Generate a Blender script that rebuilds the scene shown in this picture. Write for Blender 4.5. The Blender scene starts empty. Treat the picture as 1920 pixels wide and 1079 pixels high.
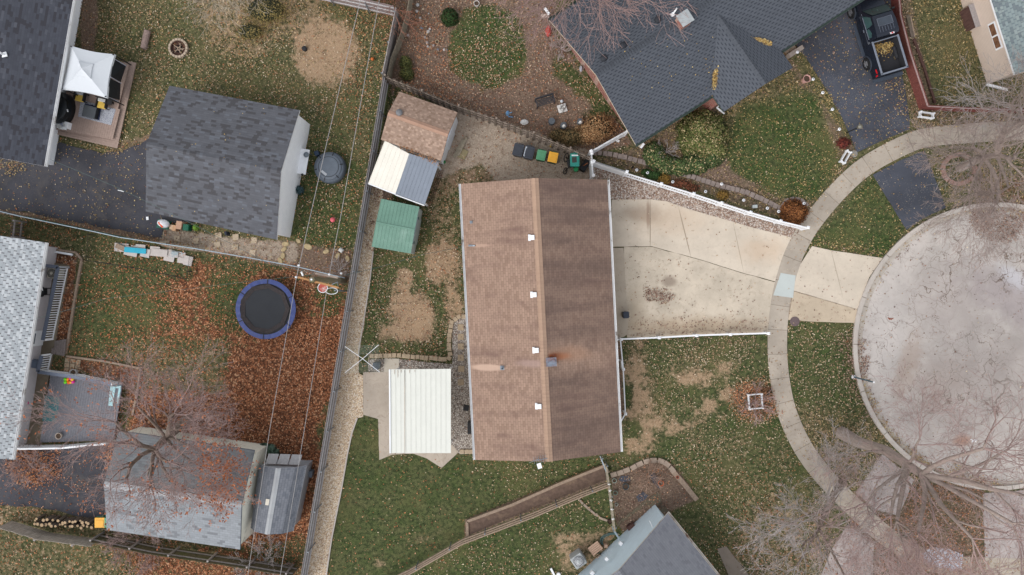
import bpy, math, random
import numpy as np
from mathutils import Vector, Matrix
random.seed(7); RNG = np.random.default_rng(7)
R = math.radians; PI = math.pi
S = bpy.context.scene; COL = S.collection
# ---------------------------------------------------------------- camera, sky, sun, exposure
H = 42.67                                   # drone height above the ground, metres
cam = bpy.data.cameras.new('camera'); camo = bpy.data.objects.new('camera', cam); COL.objects.link(camo)
camo.location = (0, 0, H); cam.lens = 24; cam.sensor_width = 36; cam.clip_end = 6000; cam.clip_start = 0.1
S.camera = camo
SUN_EL, SUN_AZ = 46, 228                    # light comes from the lower left of the picture
W = bpy.data.worlds.new('World'); S.world = W; W.use_nodes = True
wn = W.node_tree; wn.nodes.clear()
sk = wn.nodes.new('ShaderNodeTexSky'); sk.sky_type = 'NISHITA'; sk.sun_disc = False
sk.sun_elevation = R(SUN_EL); sk.sun_rotation = R(SUN_AZ); sk.air_density = 1.0; sk.dust_density = 1.5
hs = wn.nodes.new('ShaderNodeHueSaturation'); hs.inputs['Saturation'].default_value = 0.22
bg = wn.nodes.new('ShaderNodeBackground'); bg.inputs['Strength'].default_value = 0.15
wo = wn.nodes.new('ShaderNodeOutputWorld')
wn.links.new(sk.outputs[0], hs.inputs['Color']); wn.links.new(hs.outputs[0], bg.inputs['Color']); wn.links.new(bg.outputs[0], wo.inputs['Surface'])
sl = bpy.data.lights.new('sun', 'SUN'); sl.energy = 0.7; sl.angle = R(40); sl.color = (1, .97, .94)
so = bpy.data.objects.new('sun', sl); COL.objects.link(so)
az = R(SUN_AZ); el = R(SUN_EL)
sdir = Vector((math.sin(az)*math.cos(el), math.cos(az)*math.cos(el), math.sin(el)))
so.rotation_euler = (-sdir).to_track_quat('-Z', 'Y').to_euler(); so.location = (-30, -20, 60)
S.view_settings.view_transform = 'Standard'; S.view_settings.look = 'None'
S.view_settings.exposure = 0.92; S.view_settings.gamma = 1.0

# ---------------------------------------------------------------- measuring
def P(px, py, z=0.0):
    """the point of the place that stands at height z and is seen at (px, py) of the survey photograph"""
    k = (H - z) / (30.0 * H)
    return Vector(((px - 960) * k, (539.5 - py) * k, z))
def PL(l, z=0.0): return [P(a, b, z) for a, b in l]
GAIN = 0.78
def C(r, g, b, k=1.0):
    f = lambda c: ((c/255.0)/12.92 if c <= 10 else (((c/255.0)+.055)/1.055)**2.4)
    return tuple(min(.95, f(c)*GAIN*k) for c in (r, g, b)) + (1.0,)

# ---------------------------------------------------------------- objects
ORG = {}
def tag(o, label=None, cat=None, group=None, kind=None):
    if label: o['label'] = label
    if cat: o['category'] = cat
    if group: o['group'] = group
    if kind: o['kind'] = kind
    return o
def empty(name, loc, label, cat, group=None, rz=0):
    o = bpy.data.objects.new(name, None); COL.objects.link(o); o.location = loc; o.rotation_euler = (0, 0, rz)
    o.empty_display_size = .3
    ORG[o.name] = Vector(loc) if rz == 0 else Vector((0, 0, 0))
    return tag(o, label, cat, group)
def finish(me, name, mats, parent, V):
    """V: numpy (n,3) world (or, for a turned parent, local) coordinates already in me"""
    o = bpy.data.objects.new(name, me); COL.objects.link(o)
    if not isinstance(mats, (list, tuple)): mats = [mats]
    for m in mats: me.materials.append(m)
    if parent is not None:
        o.parent = parent; off = ORG[parent.name]
    else:
        off = Vector((float(V[:, 0].mean()), float(V[:, 1].mean()), float(V[:, 2].min()))) if len(V) else Vector((0, 0, 0))
        o.location = off
    W_ = V - np.array(off)[None, :]
    me.vertices.foreach_set('co', W_.astype(np.float32).ravel()); me.update()
    ORG[o.name] = off.copy()
    return o
class MB:
    def __init__(s): s.v = []; s.f = []; s.m = []; s.uv = []; s.has = False
    def face(s, pts, mi=0, uv=None):
        b = len(s.v); s.v.extend(tuple(p) for p in pts); s.f.append(tuple(range(b, b+len(pts)))); s.m.append(mi)
        if uv is not None: s.has = True
        s.uv.append(uv)
    def add(s, vs, fs, mi=0):
        b = len(s.v); s.v.extend(tuple(p) for p in vs)
        for f in fs: s.f.append(tuple(b+i for i in f)); s.m.append(mi); s.uv.append(None)
    def slab(s, pts, dz, mi=0, uv=None):
        """solid: pts is the top outline (any plane), dz its thickness downwards"""
        n = len(pts); top = [Vector(p) for p in pts]; bot = [p - Vector((0, 0, dz)) for p in top]
        a = sum(top[i].x*top[(i+1) % n].y - top[(i+1) % n].x*top[i].y for i in range(n))
        if a < 0: top.reverse(); bot.reverse(); uv = None if uv is None else list(reversed(uv))
        s.face(top, mi, uv); s.face(list(reversed(bot)), mi)
        for i in range(n):
            j = (i+1) % n; s.face([top[i], bot[i], bot[j], top[j]], mi)
    def box(s, c, sx, sy, sz, rz=0.0, mi=0, tilt=None):
        """c: centre of the bottom face"""
        M = Matrix.Rotation(rz, 3, 'Z')
        if tilt is not None: M = M @ tilt
        c = Vector(c); q = []
        for z in (0, sz):
            for x, y in ((-1, -1), (1, -1), (1, 1), (-1, 1)): q.append(c + M @ Vector((x*sx/2, y*sy/2, z)))
        s.add(q, [(3, 2, 1, 0), (4, 5, 6, 7), (0, 1, 5, 4), (1, 2, 6, 5), (2, 3, 7, 6), (3, 0, 4, 7)], mi)
    def beam(s, a, b, w, h, mi=0):
        """a box along a-b, w wide, h high, a and b on its bottom centre line"""
        a = Vector(a); b = Vector(b); d = b - a
        n = Vector((-d.y, d.x, 0)); n = n.normalized()*w/2 if n.length > 1e-6 else Vector((w/2, 0, 0)); u = Vector((0, 0, h))
        if abs(d.x)+abs(d.y) < 1e-6: s.box(a, w, h, d.z, 0, mi); return
        q = [a-n, a+n, b+n, b-n]; q = q + [x+u for x in q]
        s.add(q, [(0, 1, 2, 3), (7, 6, 5, 4), (4, 5, 1, 0), (5, 6, 2, 1), (6, 7, 3, 2), (7, 4, 0, 3)], mi)
    def tube(s, pts, r, n=6, mi=0, closed=False):
        pts = [Vector(p) for p in pts]; k = len(pts); rr = r if isinstance(r, (list, tuple)) else [r]*k; rings = []; b = len(s.v)
        for i, p in enumerate(pts):
            if closed: d = pts[(i+1) % k] - pts[i-1]
            else: d = pts[min(i+1, k-1)] - pts[max(i-1, 0)]
            d.normalize(); a = Vector((0, 0, 1)) if abs(d.z) < .9 else Vector((1, 0, 0))
            x = d.cross(a).normalized(); y = d.cross(x)
            for j in range(n):
                t = 2*PI*j/n; s.v.append(tuple(p + (x*math.cos(t)+y*math.sin(t))*rr[i]))
        kk = k if closed else k-1
        for i in range(kk):
            for j in range(n):
                i2 = (i+1) % k; s.f.append((b+i*n+j, b+i*n+(j+1) % n, b+i2*n+(j+1) % n, b+i2*n+j)); s.m.append(mi); s.uv.append(None)
        if not closed:
            s.f.append(tuple(b+j for j in range(n))); s.m.append(mi); s.uv.append(None)
            s.f.append(tuple(b+(k-1)*n+j for j in reversed(range(n)))); s.m.append(mi); s.uv.append(None)
    def lathe(s, c, prof, n=20, mi=0, sx=1, sy=1, rz=0, tilt=None):
        """prof: (radius, z) pairs"""
        c = Vector(c); b = len(s.v); M = Matrix.Rotation(rz, 3, 'Z')
        if tilt is not None: M = M @ tilt
        for r, z in prof:
            for j in range(n):
                t = 2*PI*j/n; s.v.append(tuple(c + M @ Vector((r*math.cos(t)*sx, r*math.sin(t)*sy, z))))
        for i in range(len(prof)-1):
            for j in range(n):
                s.f.append((b+i*n+j, b+i*n+(j+1) % n, b+(i+1)*n+(j+1) % n, b+(i+1)*n+j)); s.m.append(mi); s.uv.append(None)
        if prof[0][0] > 1e-4: s.f.append(tuple(b+j for j in reversed(range(n)))); s.m.append(mi); s.uv.append(None)
        if prof[-1][0] > 1e-4: s.f.append(tuple(b+(len(prof)-1)*n+j for j in range(n))); s.m.append(mi); s.uv.append(None)
    def build(s, name, mats, parent=None, smooth=False, bevel=0):
        me = bpy.data.meshes.new(name); me.from_pydata(s.v, [], s.f)
        me.polygons.foreach_set('material_index', s.m)
        if s.has:
            L = me.uv_layers.new(name='UVMap'); k = 0
            for f, u in zip(s.f, s.uv):
                for i in range(len(f)):
                    if u is not None: L.data[k].uv = u[i]
                    k += 1
        if smooth: me.polygons.foreach_set('use_smooth', [True]*len(s.f))
        o = finish(me, name, mats, parent, np.array(s.v, dtype=float).reshape(-1, 3))
        if bevel:
            b = o.modifiers.new('bevel', 'BEVEL'); b.width = bevel; b.segments = 2; b.limit_method = 'ANGLE'
        return o
def npmesh(name, V, quads, mats, parent=None, col=None, smooth=False, tri=False):
    """V (n,3), quads (m,4) numpy"""
    k = 3 if tri else 4
    me = bpy.data.meshes.new(name); m = len(quads)
    me.vertices.add(len(V)); me.loops.add(m*k); me.polygons.add(m)
    me.loops.foreach_set('vertex_index', quads.astype(np.int32).ravel())
    me.polygons.foreach_set('loop_start', np.arange(m, dtype=np.int32)*k)
    me.polygons.foreach_set('loop_total', np.full(m, k, dtype=np.int32))
    me.vertices.foreach_set('co', V.astype(np.float32).ravel())
    if smooth: me.polygons.foreach_set('use_smooth', np.ones(m, dtype=bool))
    me.update(calc_edges=True)
    if col is not None:
        for nm, arr in col.items():
            a = me.color_attributes.new(nm, 'FLOAT_COLOR', 'POINT')
            a.data.foreach_set('color', arr.astype(np.float32).ravel())
    return finish(me, name, mats, parent, V)
def copy_tree(o, parent=None):
    c = o.copy(); COL.objects.link(c)
    if parent is not None: c.parent = parent
    for ch in o.children: copy_tree(ch, c)
    return c
ORDN = ['first', 'second', 'third', 'fourth', 'fifth', 'sixth', 'seventh', 'eighth', 'ninth', 'tenth', 'eleventh', 'twelfth', 'thirteenth', 'fourteenth', 'fifteenth', 'sixteenth', 'seventeenth', 'eighteenth', 'nineteenth', 'twentieth']

# ---------------------------------------------------------------- materials
class NT:
    def __init__(s, name):
        s.mat = bpy.data.materials.new(name); s.mat.use_nodes = True; s.t = s.mat.node_tree; s.t.nodes.clear()
        s.out = s.t.nodes.new('ShaderNodeOutputMaterial'); s.b = s.t.nodes.new('ShaderNodeBsdfPrincipled')
        s.t.links.new(s.b.outputs[0], s.out.inputs[0]); s.geo = s.t.nodes.new('ShaderNodeNewGeometry')
        s.pos = s.geo.outputs['Position']
    def set(s, sock, v):
        if isinstance(v, bpy.types.NodeSocket): s.t.links.new(v, sock)
        else: sock.default_value = v
    def n(s, t, ins=None, **kw):
        x = s.t.nodes.new(t)
        for k, v in kw.items(): setattr(x, k, v)
        for k, v in (ins or {}).items(): s.set(x.inputs[k], v)
        return x
    def m(s, op, a, b=0.0, c=0.0, clamp=False):
        x = s.n('ShaderNodeMath', operation=op, use_clamp=clamp); s.set(x.inputs[0], a); s.set(x.inputs[1], b); s.set(x.inputs[2], c); return x.outputs[0]
    def vm(s, op, a, b=(0, 0, 0)):
        x = s.n('ShaderNodeVectorMath', operation=op); s.set(x.inputs[0], a); s.set(x.inputs[1], b); return x.outputs[0]
    def mix(s, f, a, b, blend='MIX'):
        x = s.n('ShaderNodeMix', data_type='RGBA', blend_type=blend); s.set(x.inputs[0], f); s.set(x.inputs[6], a); s.set(x.inputs[7], b); return x.outputs[2]
    def noise(s, scale, detail=3, rough=.55, vec=None, dist=0.0):
        x = s.n('ShaderNodeTexNoise', {'Scale': scale, 'Detail': detail, 'Roughness': rough, 'Distortion': dist}); s.set(x.inputs['Vector'], vec if vec is not None else s.pos); return x.outputs['Fac']
    def ramp(s, f, stops, interp='LINEAR'):
        x = s.n('ShaderNodeValToRGB'); x.color_ramp.interpolation = interp; e = x.color_ramp.elements
        while len(e) < len(stops): e.new(0.5)
        for k, (p, c) in enumerate(stops): e[k].position = p; e[k].color = c if len(c) == 4 else tuple(c)+(1,)
        s.set(x.inputs[0], f); return x.outputs[0]
    def sm(s, v, a, b):
        x = s.n('ShaderNodeMapRange', interpolation_type='SMOOTHSTEP'); s.set(x.inputs[0], v); x.inputs[1].default_value = a; x.inputs[2].default_value = b; return x.outputs[0]
    def scalev(s, vec, sc): return s.vm('MULTIPLY', vec, sc)
    def sep(s, vec):
        x = s.n('ShaderNodeSeparateXYZ'); s.set(x.inputs[0], vec); return x.outputs
    def comb(s, x_, y_, z_=0.0):
        x = s.n('ShaderNodeCombineXYZ'); s.set(x.inputs[0], x_); s.set(x.inputs[1], y_); s.set(x.inputs[2], z_); return x.outputs[0]
    def blob(s, px, py, rx, ry, z=0.0, soft=.5, nz=.35, rot=0):
        """1 inside an ellipse of the place around the surveyed point, ragged by noise"""
        c = P(px, py, z); v = s.vm('SUBTRACT', s.pos, tuple(c))
        if rot:
            r_ = s.n('ShaderNodeVectorRotate', {'Angle': R(rot)}, rotation_type='Z_AXIS'); s.set(r_.inputs[0], v); v = r_.outputs[0]
        v = s.vm('MULTIPLY', v, (30.0/rx, 30.0/ry, 0)); l = s.n('ShaderNodeVectorMath', operation='LENGTH'); s.set(l.inputs[0], v)
        d = s.m('ADD', l.outputs['Value'], s.m('MULTIPLY', s.m('SUBTRACT', s.noise(1.6, 4), .5), nz*3))
        return s.m('SUBTRACT', 1.0, s.sm(d, 1-soft, 1+soft))
    def bump(s, h, strength=.3, dist=.02):
        x = s.n('ShaderNodeBump', {'Strength': strength, 'Distance': dist}); s.set(x.inputs['Height'], h); s.set(s.b.inputs['Normal'], x.outputs[0])
    def done(s, col, rough=.85, metal=0.0, spec=.3):
        s.set(s.b.inputs['Base Color'], col); s.set(s.b.inputs['Roughness'], rough); s.set(s.b.inputs['Metallic'], metal)
        s.b.inputs['Specular IOR Level'].default_value = spec; return s.mat
def sc(c, k): return tuple(min(.97, x*k) for x in c[:3]) + (1,)
MC = {}
def plain(name, rgb, rough=.75, var=.18, scale=6, metal=0.0, spec=.3, bump=0, col2=None, amt=.5):
    if name in MC: return MC[name]
    s = NT(name); c = C(*rgb)
    f = s.m('ADD', s.m('MULTIPLY', s.noise(scale, 4), .6), s.m('MULTIPLY', s.noise(scale*7, 3), .4))
    col = s.mix(s.sm(f, .3, .7), sc(c, 1-var), sc(c, 1+var))
    if col2: col = s.mix(s.sm(s.noise(scale*.4, 5, .65), .62-amt*.4, .72), col, C(*col2))
    if bump: s.bump(s.noise(scale*5, 3), bump, .02)
    MC[name] = s.done(col, rough, metal, spec); return MC[name]
def wood(name, rgb, var=.3, moss=None, axis=0):
    if name in MC: return MC[name]
    s = NT(name); c = C(*rgb)
    w1 = s.noise(1, 4, .6, s.scalev(s.pos, (9, 9, 2))); w2 = s.noise(1, 3, .6, s.scalev(s.pos, (40, 40, 6)))
    f = s.m('ADD', s.m('MULTIPLY', w1, .6), s.m('MULTIPLY', w2, .4))
    col = s.mix(s.sm(f, .3, .7), sc(c, 1-var), sc(c, 1+var))
    if moss: col = s.mix(s.m('MULTIPLY', s.sm(s.noise(1.3, 4), .5, .7), .5), col, C(*moss))
    s.bump(w2, .3, .01); MC[name] = s.done(col, .9, 0, .15); return MC[name]
def shingle(name, rgb, dark, frac=.25, w=.3, h=.14, line=.35, vline=.25, stain=0.0, staincol=None, var=.12, extra=None, light=None, sw=None):
    s = NT(name); tc = s.n('ShaderNodeUVMap'); u, v, _ = s.sep(tc.outputs[0])
    vv = s.m('DIVIDE', v, h); row = s.m('FLOOR', vv)
    wn1 = s.n('ShaderNodeTexWhiteNoise', noise_dimensions='1D'); s.set(wn1.inputs['W'], row)
    uu = s.m('ADD', s.m('DIVIDE', u, w), s.m('MULTIPLY', wn1.outputs[0], 7.3) if sw is None else s.m('MULTIPLY', s.m('MODULO', row, 2.0), .5)); cell = s.m('FLOOR', uu)
    wn2 = s.n('ShaderNodeTexWhiteNoise', noise_dimensions='2D'); s.set(wn2.inputs['Vector'], s.comb(cell, row)); r = wn2.outputs['Value']
    base = s.mix(r, sc(C(*rgb), 1-var), sc(C(*rgb), 1+var))
    wn3 = s.n('ShaderNodeTexWhiteNoise', noise_dimensions='2D'); s.set(wn3.inputs['Vector'], s.comb(s.m('ADD', cell, 57.3), row))
    isd = s.m('LESS_THAN', wn3.outputs['Value'], frac)
    col = s.mix(isd, base, C(*dark))
    if light:
        isl = s.m('GREATER_THAN', wn3.outputs['Value'], 1-light[0]); col = s.mix(isl, col, C(*light[1]))
    fv = s.m('FRACT', vv); fu = s.m('FRACT', uu)
    ln = s.m('MAXIMUM', s.m('MULTIPLY', s.m('LESS_THAN', fv, .16), line), s.m('MULTIPLY', s.m('LESS_THAN', fu, .09), vline))
    col = s.mix(ln, col, sc(C(*rgb), .25))
    g = s.noise(3, 5, .6); col = s.mix(s.m('MULTIPLY', s.sm(g, .35, .75), .25), col, sc(C(*rgb), .6))
    gr = s.noise(60, 2); col = s.mix(.35, col, s.mix(gr, sc(C(*rgb), .5), sc(C(*rgb), 1.5)), 'MIX') if False else s.mix(s.m('MULTIPLY', gr, .22), col, sc(C(*rgb), 1.35))
    if stain:
        sv = s.noise(1, 5, .62, s.vm('ADD', s.scalev(s.comb(u, v), (1.15, .28, 1)), (3.1, 8.7, 0)))
        sv2 = s.noise(1, 4, .6, s.scalev(s.comb(u, v), (.35, .25, 1)))
        k = s.m('MULTIPLY', s.m('MULTIPLY', s.sm(sv, .46, .7), s.m('ADD', s.m('MULTIPLY', s.sm(sv2, .35, .62), .7), .3)), stain)
        col = s.mix(k, col, C(*staincol))
    if extra: col = extra(s, col, u, v)
    s.bump(s.m('MULTIPLY', fv, -1.0), .5, .012)
    MC[name] = s.done(col, .93, 0, .15); return MC[name]
def siding(name, rgb, pitch=.12, var=.06, line=.45, vertical=None):
    s = NT(name); x, y, z = s.sep(s.pos)
    t = z if vertical is None else s.m('ADD', s.m('MULTIPLY', x, vertical[0]), s.m('MULTIPLY', y, vertical[1]))
    f = s.m('FRACT', s.m('DIVIDE', t, pitch)); c = C(*rgb)
    col = s.mix(s.noise(2.5, 4), sc(c, 1-var*2), sc(c, 1+var)); col = s.mix(s.m('MULTIPLY', s.m('LESS_THAN', f, .13), line), col, sc(c, .45))
    s.bump(f, .5, .012); MC[name] = s.done(col, .6, 0, .3); return MC[name]
def brick(name, rgb, mortar):
    s = NT(name); x, y, z = s.sep(s.pos)
    b = s.n('ShaderNodeTexBrick', {'Scale': 1.0, 'Mortar Size': .012, 'Brick Width': .21, 'Row Height': .072}); s.set(b.inputs['Vector'], s.comb(s.m('ADD', x, s.m('MULTIPLY', y, .6)), z))
    s.set(b.inputs['Color1'], C(*rgb)); s.set(b.inputs['Color2'], sc(C(*rgb), .65)); s.set(b.inputs['Mortar'], C(*mortar)); s.bump(b.outputs['Fac'], -.3, .01)
    MC[name] = s.done(b.outputs['Color'], .9, 0, .1); return MC[name]
def concrete(name, rgb, blotch=.2, stains=(), speck=.5, cracks=0.0, dirt=(120, 100, 78), joints=None, dirtamt=.3):
    s = NT(name); c = C(*rgb)
    col = s.mix(s.sm(s.noise(.5, 6, .62), .3, .7), sc(c, 1-blotch), sc(c, 1+blotch*.5))
    col = s.mix(s.m('MULTIPLY', s.sm(s.noise(3.2, 6, .7, dist=.6), .5, .78), dirtamt), col, C(*dirt))
    col = s.mix(s.m('MULTIPLY', s.noise(45, 3, .7), .3*speck), col, sc(c, .45))
    v = s.n('ShaderNodeTexVoronoi', {'Scale': 9.0}); s.set(v.inputs['Vector'], s.pos)
    col = s.mix(s.m('MULTIPLY', s.m('LESS_THAN', v.outputs['Distance'], .1), .5*speck), col, C(*dirt))
    for (f, cc, k) in stains: col = s.mix(s.m('MULTIPLY', s.blob(*f) if isinstance(f, tuple) else f(s), k), col, C(*cc))
    if cracks:
        d = s.vm('ADD', s.pos, s.scalev(s.n('ShaderNodeTexNoise', {'Scale': .9, 'Detail': 6.0, 'Vector': s.pos}).outputs['Color'], (2.4, 2.4, 0)))
        for sc_, th, amt in ((.22, .007, 1.0), (.6, .013, .7), (1.5, .025, .4)):
            vo = s.n('ShaderNodeTexVoronoi', {'Scale': sc_}, feature='DISTANCE_TO_EDGE'); s.set(vo.inputs['Vector'], d)
            k = s.m('MULTIPLY', s.m('MULTIPLY', s.m('SUBTRACT', 1.0, s.sm(vo.outputs['Distance'], 0, th)), s.sm(s.noise(.35, 3, vec=s.vm('ADD', s.pos, (9, 3, 0))), .35, .6)), cracks*amt)
            col = s.mix(k, col, C(105, 85, 72))
    if joints:
        uv = s.n('ShaderNodeUVMap'); u, v_, _ = s.sep(uv.outputs[0]); f = s.m('FRACT', s.m('ADD', s.m('DIVIDE', u, joints), .35)); cell = s.m('FLOOR', s.m('ADD', s.m('DIVIDE', u, joints), .35))
        w_ = s.n('ShaderNodeTexWhiteNoise', noise_dimensions='1D'); s.set(w_.inputs['W'], cell)
        col = s.mix(s.m('MULTIPLY', w_.outputs[0], .28), col, sc(c, .62)); col = s.mix(s.m('MULTIPLY', s.m('LESS_THAN', f, .022), .55), col, C(90, 78, 62))
    s.bump(s.noise(30, 4), .25, .01); MC[name] = s.done(col, .9, 0, .2); return MC[name]
def asphalt(name, rgb, speck=(150, 145, 140), amt=.25, patch=None, stains=()):
    s = NT(name); c = C(*rgb)
    col = s.mix(s.sm(s.noise(.45, 6, .6), .32, .7), sc(c, .72), sc(c, 1.3))
    if patch: col = s.mix(s.m('MULTIPLY', s.sm(s.noise(.8, 6, .65, dist=.5), .48, .75), .6), col, C(*patch))
    v = s.n('ShaderNodeTexVoronoi', {'Scale': 11.0}); s.set(v.inputs['Vector'], s.pos)
    dn = s.sm(s.noise(.7, 4, vec=s.vm('ADD', s.pos, (5, 5, 0))), .4, .65)
    col = s.mix(s.m('MULTIPLY', s.m('MULTIPLY', s.m('LESS_THAN', v.outputs['Distance'], .26), dn), amt*2), col, C(*speck))
    col = s.mix(s.m('MULTIPLY', s.noise(70, 2), .3), col, sc(c, 1.9))
    for (f, cc, k) in stains: col = s.mix(s.m('MULTIPLY', s.blob(*f) if isinstance(f, tuple) else f(s), k), col, C(*cc))
    s.bump(s.noise(60, 3), .4, .01); MC[name] = s.done(col, .88, 0, .25); return MC[name]
def gravel(name, cols, scale=13, dark=(80, 66, 55), dk=.75):
    s = NT(name); v = s.n('ShaderNodeTexVoronoi', {'Scale': float(scale), 'Randomness': 1.0}); s.set(v.inputs['Vector'], s.scalev(s.pos, (1, 1, .01)))
    w_ = s.n('ShaderNodeSeparateColor'); s.set(w_.inputs[0], v.outputs['Color'])
    st = [((i+.0)/len(cols), C(*c)) for i, c in enumerate(cols)]; col = s.ramp(w_.outputs[0], st, 'CONSTANT')
    col = s.mix(s.m('MULTIPLY', s.noise(.8, 5), .35), col, sc(C(*cols[0]), .6))
    col = s.mix(s.m('MULTIPLY', s.sm(v.outputs['Distance'], .45, .8), dk), col, C(*dark))
    s.bump(s.m('MULTIPLY', v.outputs['Distance'], -1.0), .4, .02); MC[name] = s.done(col, .9, 0, .2); return MC[name]
def attrmat(name, attr='Col', rough=.9, k=.15):
    s = NT(name); a = s.n('ShaderNodeAttribute', attribute_name=attr)
    MC[name] = s.done(s.mix(s.m('MULTIPLY', s.noise(40, 2), k), a.outputs['Color'], (.02, .015, .01, 1)), rough, 0, .15); return MC[name]

# ---------------------------------------------------------------- the ground: zones as per-vertex weights
CELL = 4.0
gx = np.arange(-120, 2041, CELL); gy = np.arange(-120, 1201, CELL)
GX, GY = np.meshgrid(gx, gy)
def vnoise(cell, octv=3, seed=1):
    r = np.random.default_rng(seed); out = np.zeros(GX.shape); amp = 1.0; tot = 0
    for o in range(octv):
        c = cell/2**o; nx = int(2400/c)+4; ny = int(1500/c)+4; g = r.random((ny, nx))
        fx = (GX+130)/c; fy = (GY+130)/c; ix = fx.astype(int); iy = fy.astype(int); tx = fx-ix; ty = fy-iy
        tx = tx*tx*(3-2*tx); ty = ty*ty*(3-2*ty)
        out += amp*((g[iy, ix]*(1-tx)+g[iy, ix+1]*tx)*(1-ty)+(g[iy+1, ix]*(1-tx)+g[iy+1, ix+1]*tx)*ty); tot += amp; amp *= .55
    return out/tot*2-1
NZ = [vnoise(60, 5, 1), vnoise(24, 4, 2), vnoise(110, 4, 3), vnoise(40, 4, 4)]
def sd_poly(poly):
    p = np.array(poly, float); d = np.full(GX.shape, 1e9); ins = np.zeros(GX.shape, bool); n = len(p)
    for i in range(n):
        a = p[i]; b = p[(i+1) % n]; e = b-a; wx = GX-a[0]; wy = GY-a[1]
        t = np.clip((wx*e[0]+wy*e[1])/(e@e+1e-9), 0, 1); d = np.minimum(d, np.hypot(wx-e[0]*t, wy-e[1]*t))
        c = ((a[1] > GY) != (b[1] > GY)) & (GX < (b[0]-a[0])*(GY-a[1])/((b[1]-a[1])+1e-12)+a[0]); ins ^= c
    return np.where(ins, d, -d)
def sd_ell(cx, cy, rx, ry, rot=0):
    a = R(rot); x = (GX-cx)*math.cos(a)+(GY-cy)*math.sin(a); y = -(GX-cx)*math.sin(a)+(GY-cy)*math.cos(a)
    return (1-np.hypot(x/rx, y/ry))*min(rx, ry)
CH = ['lush', 'straw', 'dirt', 'rust', 'dens', 'p_rust', 'p_mauve', 'p_yel', 'dust', 'size']
Z = {c: np.zeros(GX.shape) for c in CH}
Z['dens'][:] = 26; Z['lush'][:] = .25
def zone(shape, feather=10, rag=14, k=1.0, nz=0, **vals):
    d = sd_poly(shape) if isinstance(shape, list) else sd_ell(*shape)
    m = np.clip((d+NZ[nz]*rag)/feather*.5+.5, 0, 1); m = m*m*(3-2*m)*k
    for c, v in vals.items(): Z[c] = Z[c]*(1-m)+v*m
# -- upper left yard
zone([(-100, -100), (770, -100), (715, 300), (660, 520), (560, 500), (-100, 400)], 8, 3, lush=.25, dens=52, p_yel=.25, p_rust=.12)
zone([(340, -100), (760, -100), (735, 60), (700, 150), (640, 60), (500, 100), (420, 110), (350, 40)], 30, 30, straw=.45, dens=70, p_yel=.5)
zone([(590, -100), (760, -100), (720, 150), (700, 260), (640, 240), (640, 100)], 25, 25, dens=75, p_rust=.45, straw=.15, dirt=.2)
zone((608, 98, 60, 60), 22, 18, straw=.75, dirt=.3, lush=0, dens=30, p_yel=.2, size=-.2)
zone([(200, 268), (300, 240), (300, 300), (250, 320), (190, 300)], 14, 10, dirt=.5, straw=.4, dens=70)
zone([(150, -50), (190, -50), (175, 120), (150, 110)], 8, 6, dirt=.7, lush=0, dens=45, p_mauve=.6)
zone([(575, 210), (650, 210), (665, 480), (545, 470)], 20, 10, lush=.55, dens=40, straw=0)
zone([(555, 300), (690, 300), (655, 520), (560, 490), (545, 450)], 14, 10, lush=.7, dens=42, p_rust=.35)
zone([(560, 455), (660, 470), (655, 535), (560, 510)], 12, 8, dirt=.85, lush=0, dens=25, p_mauve=.5)
zone([(290, 425), (560, 455), (560, 500), (300, 462)], 8, 5, dirt=.55, dust=.6, lush=0, dens=40, p_mauve=.4)
zone([(-60, 385), (60, 398), (120, 412), (250, 432), (310, 446), (560, 495), (560, 505), (0, 402)], 5, 3, dirt=.8, dens=110, p_yel=.2, p_rust=.2)
# -- rust yard
zone([(-100, 402), (50, 410), (560, 505), (660, 530), (590, 1000), (560, 1150), (-100, 1150)], 8, 4, lush=.3, straw=.15, dens=38, p_rust=1, size=.7)
zone([(130, 500), (650, 540), (640, 700), (400, 700), (130, 640)], 40, 50, dens=40, p_rust=1, rust=.3, lush=.6, straw=0)
zone([(330, 490), (640, 540), (620, 640), (430, 740), (300, 640)], 50, 60, dens=85, p_rust=1, rust=.55, lush=.5, nz=3)
zone([(360, 495), (530, 520), (420, 600), (330, 560)], 30, 40, rust=.6, dens=85, nz=3)
zone([(180, 440), (365, 480), (360, 525), (175, 490)], 10, 10, lush=.45, rust=.0, dens=34)
zone([(560, 640), (650, 600), (600, 880), (585, 1000), (440, 1000), (380, 860), (390, 720), (470, 680)], 46, 46, rust=1, dens=120, lush=.1)
zone([(240, 740), (420, 680), (500, 700), (590, 850), (240, 860)], 30, 30, rust=.9, dens=105, lush=.1)
zone((430, 560, 45, 60), 20, 20, rust=.3, lush=.7, dens=40, nz=3)
zone((620, 560, 26, 36), 12, 14, rust=.3, lush=.8, dens=48, nz=1)
zone([(200, 655), (420, 650), (420, 740), (300, 720), (215, 690)], 25, 20, straw=.3, lush=.1, rust=.15, dens=45, nz=2)
zone((150, 480, 60, 35), 20, 14, lush=.35, rust=0, straw=.2, dens=28, p_rust=.3)
zone([(85, 455), (145, 480), (130, 640), (90, 640)], 6, 3, dirt=.7, rust=.6, lush=0, dens=75, p_mauve=.35, size=.4)
zone([(128, 668), (265, 690), (240, 790), (230, 720), (130, 690)], 6, 4, dirt=.6, rust=.5, lush=0, dens=55, p_mauve=.4)
zone([(10, 845), (120, 840), (110, 900), (60, 905), (20, 890)], 12, 12, rust=1, dens=130, lush=0)
zone([(-100, 940), (110, 955), (200, 985), (450, 1035), (570, 1150), (-100, 1150)], 10, 6, lush=.3, straw=.3, rust=0, dens=30, p_rust=.6)
zone([(150, 1000), (470, 1040), (560, 1060), (560, 1150), (330, 1150), (250, 1060)], 25, 25, rust=.55, dens=85, p_rust=1)
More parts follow.
